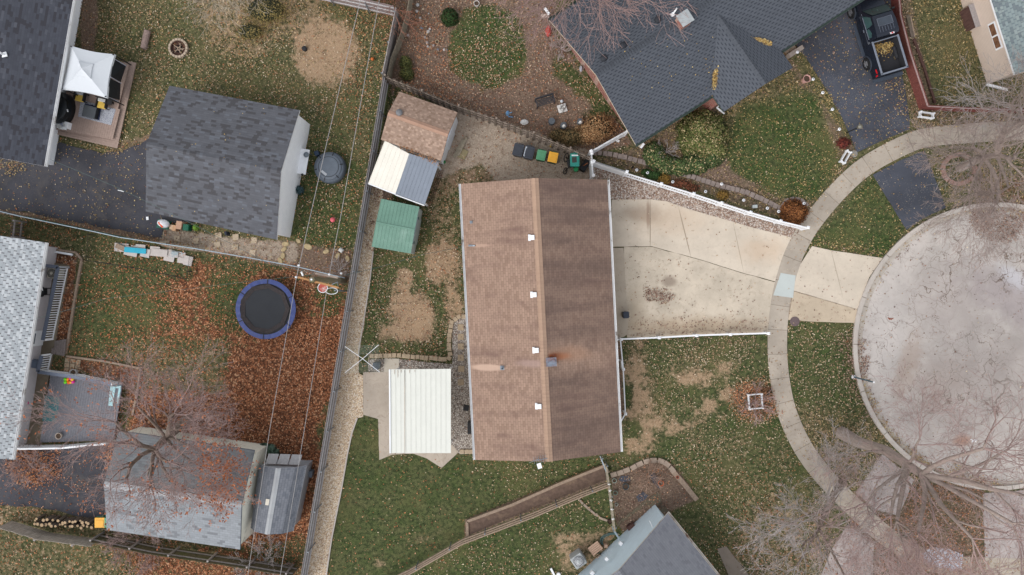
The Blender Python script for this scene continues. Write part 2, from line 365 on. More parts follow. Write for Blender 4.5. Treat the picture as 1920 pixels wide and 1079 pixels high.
zone([(-100, 935), (115, 950), (195, 980), (0, 985), (-100, 990)], 8, 8, straw=.35, lush=.2, dens=50, p_rust=.3)
# -- middle back yard
zone([(700, 150), (1110, 285), (1150, 340), (870, 345), (868, 600), (850, 680), (640, 690), (690, 350)], 6, 3, lush=.6, dens=46, p_mauve=.2, p_rust=.15)
zone([(780, 300), (868, 330), (868, 600), (820, 540), (800, 450), (800, 400)], 28, 26, straw=.4, dirt=.3, dens=60)
zone([(800, 190), (1110, 280), (1110, 345), (868, 345), (800, 330)], 8, 6, dust=.85, dirt=.35, lush=0, dens=26, p_mauve=.4)
zone([(835, 330), (900, 300), (930, 340), (870, 350), (830, 360)], 12, 10, dirt=.4, dust=.2, straw=.5, dens=50)
zone((764, 556, 24, 52), 22, 34, straw=.9, dirt=.15, lush=0, dens=55, nz=1)
zone((787, 602, 26, 34), 16, 18, straw=.95, lush=0, dens=48, nz=3)
zone((745, 622, 28, 15), 14, 12, straw=.85, lush=0, dens=50)
zone((822, 492, 28, 32), 18, 18, straw=.85, lush=0, dens=75, nz=1)
zone((850, 560, 16, 60), 10, 8, straw=.6, lush=.1, dens=50)
zone([(700, 345), (745, 360), (700, 400), (697, 480), (680, 480), (690, 350)], 6, 4, dirt=.8, lush=0, dens=50, p_mauve=.7)
zone([(790, 640), (850, 600), (850, 690), (700, 680), (700, 660)], 14, 12, dens=75)
# -- lower lawn
zone([(660, 785), (712, 780), (712, 862), (860, 850), (1130, 860), (1145, 880), (870, 985), (870, 1010), (730, 1090), (605, 1150), (640, 900)], 5, 2, lush=.62, straw=.0, dens=5.5, p_rust=.7, size=.3)
zone((790, 1010, 26, 9, -10), 8, 10, straw=.45, lush=.2, dens=8)
zone((712, 1058, 12, 8), 6, 6, straw=.6, lush=.2)
zone([(820, 870), (1140, 850), (1140, 880), (960, 945), (900, 920)], 20, 20, dens=18, p_rust=.2, straw=.12)
zone([(730, 1100), (870, 1010), (1145, 905), (1175, 1010), (1050, 1100)], 4, 2, lush=.7, dens=22, p_rust=.15)
zone([(1030, 1000), (1160, 980), (1140, 1080), (1050, 1080)], 14, 14, straw=.5, dirt=.2, lush=.3)
zone([(872, 975), (1135, 872), (1140, 902), (872, 1008)], 2, 1, dirt=1, lush=0, dens=30, p_yel=.4)
# -- front garden bottom
zone([(1135, 850), (1500, 850), (1560, 1000), (1560, 1150), (1300, 1150), (1200, 900)], 6, 4, lush=.5, dens=36, p_rust=.2)
zone([(1145, 895), (1220, 865), (1260, 870), (1310, 940), (1260, 960), (1170, 1000), (1150, 980)], 6, 6, dirt=.8, lush=.1, dens=55, p_mauve=.8)
# -- front lawn
zone([(1165, 635), (1440, 625), (1465, 760), (1510, 860), (1500, 900), (1165, 860)], 4, 2, lush=.72, dens=34)
zone([(1165, 635), (1440, 628), (1445, 680), (1300, 690), (1180, 680)], 16, 12, lush=.5, dens=58)
for e in ((1202, 738, 22, 36), (1192, 690, 13, 30, 10), (1290, 708, 26, 13, 10), (1314, 724, 14, 22, -20), (1362, 692, 20, 14, 20), (1375, 735, 34, 15, -35), (1265, 800, 40, 14, -10), (1218, 806, 24, 22), (1335, 770, 16, 10, -40), (1196, 845, 18, 14), (1345, 935, 22, 9), (1192, 782, 15, 16)):
    zone(e, 20, 24, .9, nz=1, straw=.72, lush=.15, dens=24)
for e in ((1250, 770, 50, 20, -20), (1330, 700, 60, 24, 10), (1300, 830, 60, 18), (1440, 860, 30, 20), (1290, 900, 40, 14)):
    zone(e, 34, 34, .55, nz=3, straw=.6, lush=.3)
zone([(1300, 650), (1440, 640), (1460, 760), (1400, 700)], 20, 20, .6, dens=60)
zone([(1200, 860), (1400, 820), (1500, 900), (1540, 1000), (1300, 980)], 30, 30, straw=.25, lush=.55, dens=38)
zone([(1380, 950), (1540, 900), (1600, 1150), (1330, 1150)], 30, 20, rust=.15, straw=.35, lush=.3, dens=60, p_mauve=.5)
zone((1415, 752, 44, 38), 14, 12, rust=.2, dirt=.5, lush=.1, dens=170, p_rust=.75)
zone([(1152, 640), (1164, 640), (1170, 775), (1160, 790)], 3, 2, dirt=1, rust=.3, lush=0, dens=40, p_rust=.6)
# -- verge by the road
zone([(1478, 600), (1610, 602), (1610, 700), (1650, 790), (1720, 880), (1640, 900), (1530, 880), (1475, 720)], 4, 2, lush=.62, dens=40)
zone([(1560, 640), (1620, 600), (1680, 820), (1620, 780), (1585, 720)], 12, 12, dens=120, p_mauve=.8, rust=.3)
zone([(1490, 770), (1640, 770), (1720, 900), (1600, 950), (1520, 860)], 22, 16, dens=80, straw=.3, lush=.3, p_yel=.3)
zone([(1478, 540), (1612, 570), (1612, 604), (1478, 600)], 4, 2, dust=1, lush=0, dens=6)
zone([(1500, 700), (1450, 640), (1448, 700), (1470, 790), (1510, 850), (1500, 870), (1440, 760)], 6, 3, .0)
# -- triangle and lawn by the north driveway
zone([(1515, 460), (1637, 330), (1700, 430), (1655, 488), (1600, 480)], 4, 2, lush=.72, dens=24, p_yel=.9, size=-.25)
zone([(1515, 470), (1600, 478), (1660, 488), (1650, 470), (1530, 450)], 8, 6, dens=90, p_mauve=.3)
zone([(1195, 272), (1470, 90), (1612, 285), (1530, 380), (1500, 420), (1110, 300)], 5, 3, dirt=.5, straw=.3, lush=.1, dens=90, p_mauve=.3, p_yel=.5, size=-.25)
zone([(1395, 190), (1480, 160), (1530, 180), (1560, 270), (1575, 310), (1535, 370), (1490, 378), (1380, 330), (1355, 290), (1370, 220)], 12, 6, lush=.8, straw=0, dirt=0, dens=34, p_yel=.9, p_mauve=0, size=-.25)
zone([(1350, 205), (1480, 130), (1500, 180), (1400, 200), (1365, 240)], 16, 10, straw=.3, dirt=.1, lush=.2, dens=70, p_yel=.8, size=-.2)
zone([(1290, 270), (1355, 270), (1370, 320), (1430, 350), (1350, 350), (1300, 330)], 8, 6, dirt=.6, dust=.2, dens=50, p_mauve=1)
# -- garden above the house
zone([(725, 150), (755, -100), (1050, -100), (1040, 60), (1190, 272), (1110, 290), (960, 245), (850, 205)], 5, 3, dirt=.7, lush=.1, dens=95, p_mauve=.5, p_rust=.2)
zone([(770, 40), (850, 30), (850, 180), (760, 190)], 30, 20, dens=130, p_rust=.45, p_mauve=.4)
zone((915, 90, 72, 78), 9, 14, lush=.8, dirt=0, dens=62, p_mauve=.1, nz=1)
zone((905, 40, 45, 30), 9, 12, lush=.8, dirt=0, dens=60, p_mauve=.1, nz=1)
zone([(1040, 110), (1075, 120), (1150, 210), (1120, 235), (1090, 220), (1060, 170), (1030, 140)], 12, 12, lush=.8, dirt=.1, straw=.2, dens=48, p_mauve=0, nz=1)
zone([(900, 190), (1030, 130), (1110, 200), (1060, 240), (960, 240)], 22, 20, dirt=.9, dens=60, p_mauve=.7)
zone([(735, 40), (765, 40), (745, 130), (735, 180)], 8, 4, dirt=.9, lush=0, dens=25, p_mauve=1)
# -- upper right
zone([(1680, -100), (2060, -100), (2060, 250), (1740, 205)], 4, 2, lush=.2, straw=.1, dens=48, p_yel=.8, size=-.25)
zone([(1672, -60), (1700, -60), (1755, 200), (1725, 205), (1700, 100)], 6, 4, dirt=.5, dens=60, lush=.3)
zone([(1685, 120), (1730, 200), (1920, 212), (1920, 240), (1730, 250), (1712, 240)], 5, 4, dirt=.45, straw=.3, dens=95, p_yel=.35, p_mauve=.3)
zone([(1730, 285), (2060, 265), (2060, 450), (1850, 395), (1775, 388)], 5, 4, lush=.35, straw=.25, dens=70, p_yel=.4)
zone([(1800, 330), (2060, 300), (2060, 460), (1850, 395)], 25, 18, rust=.4, dirt=.3, dens=120, p_mauve=1, lush=.1)
# -- lower right
zone([(1600, 930), (1740, 900), (1850, 905), (1850, 1150), (1560, 1150)], 10, 8, lush=.25, rust=.2, dirt=.5, dens=95, p_mauve=.6, p_rust=.4)
zone([(1535, 880), (1600, 830), (1680, 850), (1640, 930), (1600, 960)], 10, 8, straw=.3, lush=.3, dens=75, p_yel=.3)
# ground sheet: fine where seen, reaching to the horizon
ox = np.array([-3000, -900, -300, -120, -60.]); bx = (gx-960)/30; by = (539.5-gy)/30
xs = np.concatenate([ox, bx, -ox[::-1]]); ys = np.concatenate([-ox, by, ox[::-1]])
XX, YY = np.meshgrid(xs, ys); ZZ = np.zeros(XX.shape)
def pad(a): return np.pad(a, 5, mode='edge')
ZZ[5:-5, 5:-5] = (NZ[0]*.012+NZ[1]*.006)-.02
ZZ[:5] = -.02; ZZ[-5:] = -.02; ZZ[:, :5] = -.02; ZZ[:, -5:] = -.02
ny, nx = XX.shape; idx = np.arange(ny*nx).reshape(ny, nx)
q = np.stack([idx[:-1, :-1], idx[1:, :-1], idx[1:, 1:], idx[:-1, 1:]], -1).reshape(-1, 4)
one = np.ones(XX.shape)
A1 = np.stack([pad(Z['lush']), pad(Z['straw']), pad(Z['dirt']), one], -1).reshape(-1, 4)
A2 = np.stack([pad(Z['rust']), pad(Z['dust']), pad(np.clip(Z['dens']/120, 0, 1)), one], -1).reshape(-1, 4)
def ground_mat():
    s = NT('lawn'); a = s.n('ShaderNodeAttribute', attribute_name='A1'); b = s.n('ShaderNodeAttribute', attribute_name='A2')
    lush, straw, dirt = s.sep(a.outputs['Vector']); rust, dust, dens = s.sep(b.outputs['Vector'])
    n1 = s.noise(.55, 5, .6); n2 = s.noise(4.5, 4, .6); n3 = s.noise(38, 3, .7); n4 = s.noise(1.8, 5, .65, s.vm('ADD', s.pos, (4, 1, 0)))
    f = s.m('ADD', lush, s.m('MULTIPLY', s.m('SUBTRACT', s.m('ADD', s.m('MULTIPLY', n1, .5), s.m('MULTIPLY', n4, .5)), .5), 2.0), clamp=True)
    g = s.mix(f, C(110, 104, 74), C(66, 86, 44))
    g = s.mix(s.sm(n2, .38, .6), C(36, 50, 28), g)
    g = s.mix(s.m('MULTIPLY', s.sm(s.noise(.28, 4, .6, s.vm('ADD', s.pos, (31, 7, 0))), .5, .66), .38), g, C(116, 108, 70))
    g = s.mix(s.m('MULTIPLY', s.sm(n3, .42, .7), .7), g, s.mix(f, C(166, 152, 116), C(112, 130, 78)))
    g = s.mix(s.m('MULTIPLY', s.sm(n3, .5, .28), .8), g, C(30, 38, 24))
    ns = s.m('ADD', s.m('MULTIPLY', s.m('SUBTRACT', n3, .5), 1.1), s.m('ADD', s.m('MULTIPLY', s.m('SUBTRACT', n4, .5), 1.6), s.m('MULTIPLY', s.m('SUBTRACT', n2, .5), 1.3)))
    stc = s.mix(s.sm(n3, .3, .7), C(156, 128, 102), C(208, 178, 146))
    g = s.mix(s.m('MULTIPLY', s.sm(s.m('ADD', straw, s.m('MULTIPLY', ns, .75)), .28, .72), .92), g, stc)
    dc = s.mix(s.sm(s.noise(9, 5, .7), .3, .7), C(104, 86, 74), C(152, 130, 112))
    g = s.mix(s.sm(s.m('ADD', dirt, s.m('MULTIPLY', ns, .35)), .3, .65), g, dc)
    du = s.mix(s.sm(s.noise(14, 5, .75), .3, .7), C(160, 143, 126), C(200, 184, 166)); du = s.mix(s.m('MULTIPLY', s.sm(s.noise(2.2, 5), .5, .7), .5), du, C(128, 104, 84))
    g = s.mix(s.sm(s.m('ADD', dust, s.m('MULTIPLY', ns, .3)), .3, .65), g, du)
    v = s.n('ShaderNodeTexVoronoi', {'Scale': 8.5}); s.set(v.inputs['Vector'], s.pos); sc_ = s.n('ShaderNodeSeparateColor'); s.set(sc_.inputs[0], v.outputs['Color'])
    rc = s.ramp(sc_.outputs[0], [(0, C(118, 80, 60)), (.25, C(160, 106, 76)), (.5, C(134, 92, 68)), (.75, C(184, 130, 96)), (.9, C(212, 164, 126))], 'CONSTANT')
    rc = s.mix(s.m('MULTIPLY', s.sm(v.outputs['Distance'], .4, .7), .6), rc, C(66, 46, 36))
    pr = s.sm(s.m('ADD', rust, s.m('MULTIPLY', s.m('SUBTRACT', s.noise(2.6, 5, .7), .5), 1.3)), .38, .58)
    g = s.mix(pr, g, rc)
    s.bump(s.m('ADD', n3, n2), .6, .05)
    return s.done(g, .95, 0, .1)
ground = npmesh('ground', np.stack([XX.ravel(), YY.ravel(), ZZ.ravel()], -1), q, ground_mat(), col={'A1': A1, 'A2': A2})
tag(ground, kind='structure', label='lawns, bare soil and leaf strewn garden ground')

def dens_scale(shape, k, feather=3, rag=2, **kw):
    d = sd_poly(shape) if isinstance(shape, list) else sd_ell(*shape)
    m = np.clip((d+NZ[1]*rag)/feather*.5+.5, 0, 1); Z['dens'] = Z['dens']*(1-m)+Z['dens']*k*m
    for c, v in kw.items(): Z[c] = Z[c]*(1-m)+v*m
# ---------------------------------------------------------------- paved and gravelled sheets
def rag(poly, amp=1.2, step=14):
    out = []; n = len(poly)
    for i in range(n):
        a = poly[i]; b = poly[(i+1) % n]; L = math.hypot(b[0]-a[0], b[1]-a[1]); k = max(1, int(L/step))
        for j in range(k):
            t = j/k; out.append((a[0]+(b[0]-a[0])*t+(random.uniform(-amp, amp) if j else 0), a[1]+(b[1]-a[1])*t+(random.uniform(-amp, amp) if j else 0)))
    return out
def sheet(name, poly, z, mat, amp=1.0, th=.08, dens=None, label=None, **kw):
    m = MB(); m.slab(PL(rag(poly, amp) if amp else poly, z), th); o = m.build(name, mat); tag(o, kind='structure', label=label)
    if dens is not None: dens_scale(poly, 0.0, **{}); dz(poly, dens, **kw)
    return o
def dz(shape, dens, feather=4, rag=3, nz=1, **vals):
    d = sd_poly(shape) if isinstance(shape, list) else sd_ell(*shape)
    m = np.clip((d+NZ[nz]*rag)/feather*.5+.5, 0, 1); vals['dens'] = dens
    for c, v in vals.items(): Z[c] = Z[c]*(1-m)+v*m
def band(name, line, w, z, mat, th=.08, step=10, label=None):
    """a strip w pixels wide (ground scale) along a smoothed line, uv.x = metres along it"""
    pts = spline(line, step); n = len(pts); m = MB(); L = 0; prev = None
    for i in range(n):
        a = pts[max(i-1, 0)]; b = pts[min(i+1, n-1)]; dx, dy = b[0]-a[0], b[1]-a[1]; l = math.hypot(dx, dy); nx_, ny_ = -dy/l*w/2, dx/l*w/2
        if i: L += math.hypot(pts[i][0]-pts[i-1][0], pts[i][1]-pts[i-1][1])/30
        cur = (P(pts[i][0]+nx_, pts[i][1]+ny_, z), P(pts[i][0]-nx_, pts[i][1]-ny_, z), L)
        if prev: m.slab([prev[0], prev[1], cur[1], cur[0]], th, 0, [(prev[2], 0), (prev[2], w/30), (L, w/30), (L, 0)])
        prev = cur
    return tag(m.build(name, mat), kind='structure', label=label), pts
def spline(pts, step=10):
    out = []; n = len(pts)
    for i in range(n-1):
        p0 = pts[max(i-1, 0)]; p1 = pts[i]; p2 = pts[i+1]; p3 = pts[min(i+2, n-1)]; k = max(2, int(math.hypot(p2[0]-p1[0], p2[1]-p1[1])/step))
        for j in range(k):
            t = j/k; out.append(tuple(.5*((2*p1[c])+(-p0[c]+p2[c])*t+(2*p0[c]-5*p1[c]+4*p2[c]-p3[c])*t*t+(-p0[c]+3*p1[c]-3*p2[c]+p3[c])*t**3) for c in range(2)))
    out.append(pts[-1]); return out
CX, CY, RR = 1870, 650, 262
def arc(r, a0, a1, n=60): return [(CX+r*math.cos(R(a0+(a1-a0)*i/n)), CY-r*math.sin(R(a0+(a1-a0)*i/n))) for i in range(n+1)]
m_road = concrete('road_concrete', (205, 196, 188), .22, cracks=1.0, speck=1.0, dirt=(166, 150, 138), dirtamt=.45,
    stains=[((1850, 700, 130, 70, 0, .9, .6, -20), (158, 146, 140), .5), ((1780, 570, 60, 60, 0, .9, .7), (176, 164, 158), .5), ((1660, 620, 40, 90, 0, .9, .5), (214, 206, 200), .5), ((1800, 800, 120, 40, 0, .9, .7), (168, 156, 150), .4), ((1900, 560, 90, 40, 0, .7, .5, 30), (162, 150, 150), .6), ((1700, 690, 18, 60, 0, .6, .6, 15), (168, 140, 118), .35), ((1805, 827, 16, 9, 0, .7, .5), (168, 118, 92), .7), ((1900, 520, 30, 14, 0, .7, .5, 40), (214, 212, 216), .6), ((1760, 720, 50, 40, 0, .8, .6), (172, 152, 140), .3)])
rd = arc(254, 45, 315, 90)
sheet('road', [(2300, 473)] + rd + [(2300, 827)], .02, m_road, 0, .1, dens=2.5, feather=2, rag=1, p_mauve=.8, label='pale cracked concrete turning circle of the road')
m_kerb = concrete('kerb_concrete', (208, 198, 188), .12, speck=.7, dirtamt=.35, joints=3.0)
m_gut = concrete('gutter_concrete', (198, 188, 176), .16, speck=.8, dirtamt=.5, joints=3.0)
k1, _ = band('kerb', arc(266, 50, 310, 60), 8, .13, m_kerb, .2, 30, label='raised concrete kerb round the turning circle')
k2, _ = band('gutter', arc(258, 50, 310, 60), 9, .035, m_gut, .1, 30, label='concrete gutter at the foot of the kerb')
dz([p for p in arc(268, 192, 240, 20)]+[p for p in arc(250, 240, 192, 20)], 150, 3, 5, p_yel=.5, p_mauve=.2)
dz([p for p in arc(258, 125, 180, 20)]+[p for p in arc(248, 180, 125, 20)], 22, 3, 3, p_yel=.4)
m_walk = concrete('sidewalk_concrete', (190, 178, 163), .2, joints=1.52, dirtamt=.45)
sw, _ = band('sidewalk', [(2100, 232), (1990, 240), (1905, 245), (1820, 250), (1740, 258), (1690, 275), (1625, 311), (1575, 355), (1532, 405), (1505, 445), (1482, 495), (1465, 560), (1458, 630), (1461, 700), (1475, 770), (1505, 838), (1545, 893), (1600, 950), (1655, 1000), (1720, 1042), (1800, 1062), (2100, 1068)], 36, .035, m_walk, label='curved concrete sidewalk round the turning circle')
_swl = spline([(2100, 232), (1905, 245), (1740, 258), (1690, 275), (1625, 311), (1575, 355), (1532, 405), (1505, 445), (1482, 495), (1465, 560), (1458, 630), (1461, 700), (1475, 770), (1505, 838), (1545, 893), (1600, 950), (1655, 1000)], 30)
for i in range(len(_swl)-1):
    a, b = _swl[i], _swl[i+1]; l = math.hypot(b[0]-a[0], b[1]-a[1]); nx_, ny_ = -(b[1]-a[1])/l*17, (b[0]-a[0])/l*17
    dz([(a[0]+nx_, a[1]+ny_), (b[0]+nx_, b[1]+ny_), (b[0]-nx_, b[1]-ny_), (a[0]-nx_, a[1]-ny_)], 3 if i < 12 else 9, 2, 1)
m_drv = concrete('driveway_concrete', (224, 210, 191), .12, speck=.7, dirtamt=.25, stains=[((1200, 402, 36, 14, 0, .7, .4), (150, 132, 116), .6), ((1215, 405, 3, 26, 0, .5, .4), (130, 104, 88), .6), ((1260, 410, 60, 26, 0, .8, .5), (196, 168, 140), .35), ((1430, 470, 40, 20, 0, .8, .5), (206, 168, 132), .3), ((1219, 420, 1.0, 46, 0, .4, .03), (150, 134, 116), .8), ((1284, 437, 1.0, 46, 0, .4, .06, -14), (150, 134, 116), .8), ((1384, 463, .8, 48, 0, .4, .04, -12), (160, 146, 128), .6), ((1568, 510, .8, 44, 0, .4, .04, -14), (160, 146, 128), .6)])
m_drv2 = concrete('driveway_slab', (220, 206, 186), .2, speck=1.1, dirtamt=.5, stains=[((1255, 528, 13, 9, 0, .5, .3), (138, 122, 108), .7), ((1300, 615, 130, 18, 0, .8, .5), (168, 140, 108), .5), ((1190, 590, 18, 40, 0, .8, .5), (176, 158, 134), .5)])
sheet('driveway', [(1147, 375), (1220, 374), (1250, 378), (1294, 393), (1400, 424), (1489, 447), (1462, 530), (1400, 514), (1310, 486), (1222, 462), (1147, 463)], .03, m_drv, .3, dens=1.5, label='pale concrete driveway slab beside the gravel strip')
sheet('driveway', [(1170, 463), (1222, 463), (1310, 487), (1400, 515), (1460, 531), (1447, 580), (1441, 627), (1176, 633)], .025, m_drv2, .8, dens=4, size=-.3, p_mauve=.7, label='stained concrete driveway slab between the path and the lawn')
dz([(1178, 605), (1440, 595), (1440, 628), (1178, 634)], 34, 14, 12, p_mauve=.9, size=-.3)
dz([(1210, 538), (1222, 545), (1248, 548), (1266, 556), (1258, 566), (1246, 568), (1230, 560), (1214, 562), (1208, 548)], 380, 3, 6, p_mauve=1, size=-.2)
sheet('path', [(1147, 465), (1169, 465), (1175, 560), (1178, 626), (1170, 632), (1156, 634)], .03, concrete('path_concrete', (200, 186, 168), .1), .2, dens=2, label='narrow concrete walk along the front wall')
sheet('driveway', [(1523, 462), (1560, 470), (1655, 484), (1630, 520), (1610, 574), (1607, 580), (1560, 566), (1487, 545), (1498, 500)], .032, m_drv, .3, dens=3, p_mauve=.8, label='concrete driveway apron between sidewalk and kerb')
sheet('driveway', [(1487, 546), (1560, 567), (1608, 581), (1604, 606), (1540, 604), (1478, 600)], .018, concrete('tan_apron', (210, 192, 168), .14, speck=.8, dirtamt=.4), .8, dens=7, p_mauve=.8, label='tan worn concrete strip below the driveway apron')
m_new = concrete('new_concrete', (200, 206, 202), .05, speck=.3, dirtamt=.08)
sheet('sidewalk', [(1464, 512), (1492, 517), (1487, 559), (1450, 554)], .041, m_new, 0, dens=1, label='newer blueish white square slab set in the sidewalk')
m_asp = asphalt('sealed_asphalt', (72, 75, 84), (140, 136, 130), .4)
m_asp2 = asphalt('old_asphalt', (66, 66, 72), (150, 130, 100), .12, patch=(104, 98, 92))
sheet('driveway', [(1440, 110), (1560, -60), (1676, -60), (1680, 40), (1684, 110), (1698, 170), (1706, 225), (1705, 243), (1660, 262), (1607, 286), (1580, 222), (1545, 160), (1513, 110), (1488, 78)], .024, m_asp, .6, dens=16, p_yel=.5, p_mauve=.5, label='dark sealed asphalt driveway under the pickup')
dz([(1488, 78), (1513, 110), (1545, 160), (1580, 222), (1607, 286), (1597, 290), (1535, 180), (1480, 85)], 95, 4, 5, p_yel=1)
dz((1665, 162, 10, 6), 130, 3, 4, p_yel=.9); dz([(1668, 140), (1686, 140), (1706, 225), (1698, 230)], 60, 6, 4, p_yel=.7)
sheet('driveway', [(1637, 328), (1690, 300), (1734, 283), (1748, 320), (1774, 390), (1735, 408), (1700, 431), (1672, 385)], .024, m_asp, .5, dens=4, p_yel=.5, label='dark asphalt driveway apron beside the round tree ring')
sheet('driveway', [(-90, 290), (60, 290), (110, 266), (190, 288), (225, 284), (290, 258), (430, 300), (430, 415), (308, 418), (303, 446), (240, 435), (120, 413), (60, 399), (-90, 386)], .022, m_asp2, 2, dens=8, p_yel=.6, label='worn dark asphalt driveway leading to the grey garage')
dz([(0, 292), (50, 300), (45, 318), (20, 325), (0, 312)], 120, 8, 6, p_yel=.7); dz([(180, 272), (265, 262), (230, 286), (200, 288)], 100, 6, 4, p_yel=.6)
dz((170, 375, 26, 12), 30, 12, 8, p_yel=.6)
sheet('driveway', [(-90, 852), (60, 846), (237, 828), (300, 900), (300, 980), (205, 988), (110, 958), (60, 950), (-90, 946)], .022, m_asp2, 1.5, dens=14, p_rust=1, size=1, label='dark asphalt driveway between the deck and the log pile')
dz([(18, 846), (110, 842), (112, 895), (70, 912), (35, 900), (18, 885)], 170, 8, 8, p_rust=1, size=1); dz([(200, 835), (235, 826), (225, 900), (205, 880)], 130, 6, 6, p_rust=1)
m_old = concrete('old_driveway', (184, 173, 168), .2, cracks=.8, dirt=(120, 98, 90), dirtamt=.6)
sheet('driveway', [(1655, 852), (1714, 900), (1700, 935), (1685, 968), (1640, 955), (1605, 925)], .024, m_old, 1, dens=22, p_mauve=.9, label='cracked grey driveway apron under the big leaning trunk')
sheet('driveway', [(1590, 985), (1640, 1018), (1634, 1100), (1530, 1100), (1560, 1030)], .024, m_old, 1, dens=26, p_mauve=.9, label='cracked grey driveway leaving the frame under the bare tree')
sheet('driveway', [(1843, 925), (2000, 915), (2000, 1050), (1848, 1050)], .024, m_old, .6, dens=14, p_mauve=.8, label='grey concrete driveway apron by the lower right corner')
sheet('driveway', [(1345, 1030), (1362, 1025), (1420, 1100), (1380, 1110)], .024, concrete('front_walk', (160, 146, 132), .15), .5, dens=8, label='short concrete walk beside the blue house')
# gravel
m_gr = gravel('fence_gravel', [(232, 206, 174), (246, 228, 202), (218, 190, 158), (250, 238, 220), (196, 166, 138), (238, 214, 182)], 17, (128, 106, 86), .5)
m_gr2 = gravel('house_gravel', [(196, 180, 166), (160, 130, 112), (222, 212, 202), (140, 112, 98), (190, 164, 146), (214, 204, 194)], 16, (92, 74, 62), .65)
m_gr3 = gravel('grey_gravel', [(190, 180, 170), (150, 138, 128), (212, 204, 194), (124, 110, 100), (184, 172, 160)], 16, (84, 74, 64), .7)
sheet('gravel', [(716, 262), (735, 262), (712, 400), (700, 470), (694, 530), (684, 600), (673, 668), (672, 700), (681, 705), (681, 782), (668, 785), (652, 850), (640, 920), (625, 1000), (608, 1110), (562, 1110), (585, 980), (612, 830), (643, 650), (667, 520), (690, 390)], .02, m_gr, .8, dens=4, p_mauve=1, label='long strip of tan gravel beside the grey fence')
dz([(700, 340), (725, 360), (700, 400), (700, 470), (680, 470)], 60, 10, 6, p_mauve=1)
sheet('gravel', [(1112, 300), (1170, 324), (1240, 344), (1400, 394), (1508, 428), (1489, 447), (1400, 424), (1294, 393), (1250, 378), (1220, 374), (1144, 374), (1142, 335), (1112, 337)], .018, m_gr2, .8, dens=16, p_mauve=.8, label='mixed pink and white gravel between driveway and white fence')
sheet('gravel', [(849, 606), (860, 594), (885, 594), (895, 850), (862, 852), (846, 838), (846, 697), (748, 698), (748, 674), (848, 684)], .018, m_gr3, .8, dens=9, p_mauve=.8, label='grey pebble bed round the stepping stones behind the house')
sheet('gravel', [(690, 674), (722, 674), (722, 697), (690, 697)], .016, m_gr3, .8, dens=9, label='small pebble bed beside the clothes dryer')
m_patio = concrete('patio_concrete', (200, 186, 170), .16, cracks=.35, dirtamt=.3)
sheet('patio', [(681, 698), (846, 697), (846, 832), (860, 848), (828, 878), (800, 860), (775, 851), (735, 853), (711, 863), (709, 786), (681, 778)], .03, m_patio, .4, dens=1.5, label='concrete patio under the white metal awning')
sheet('patio', [(721, 672), (748, 673), (748, 699), (720, 698)], .045, concrete('pale_slab', (202, 192, 176), .08), .2, dens=1, label='small square pale slab at the awning corner')

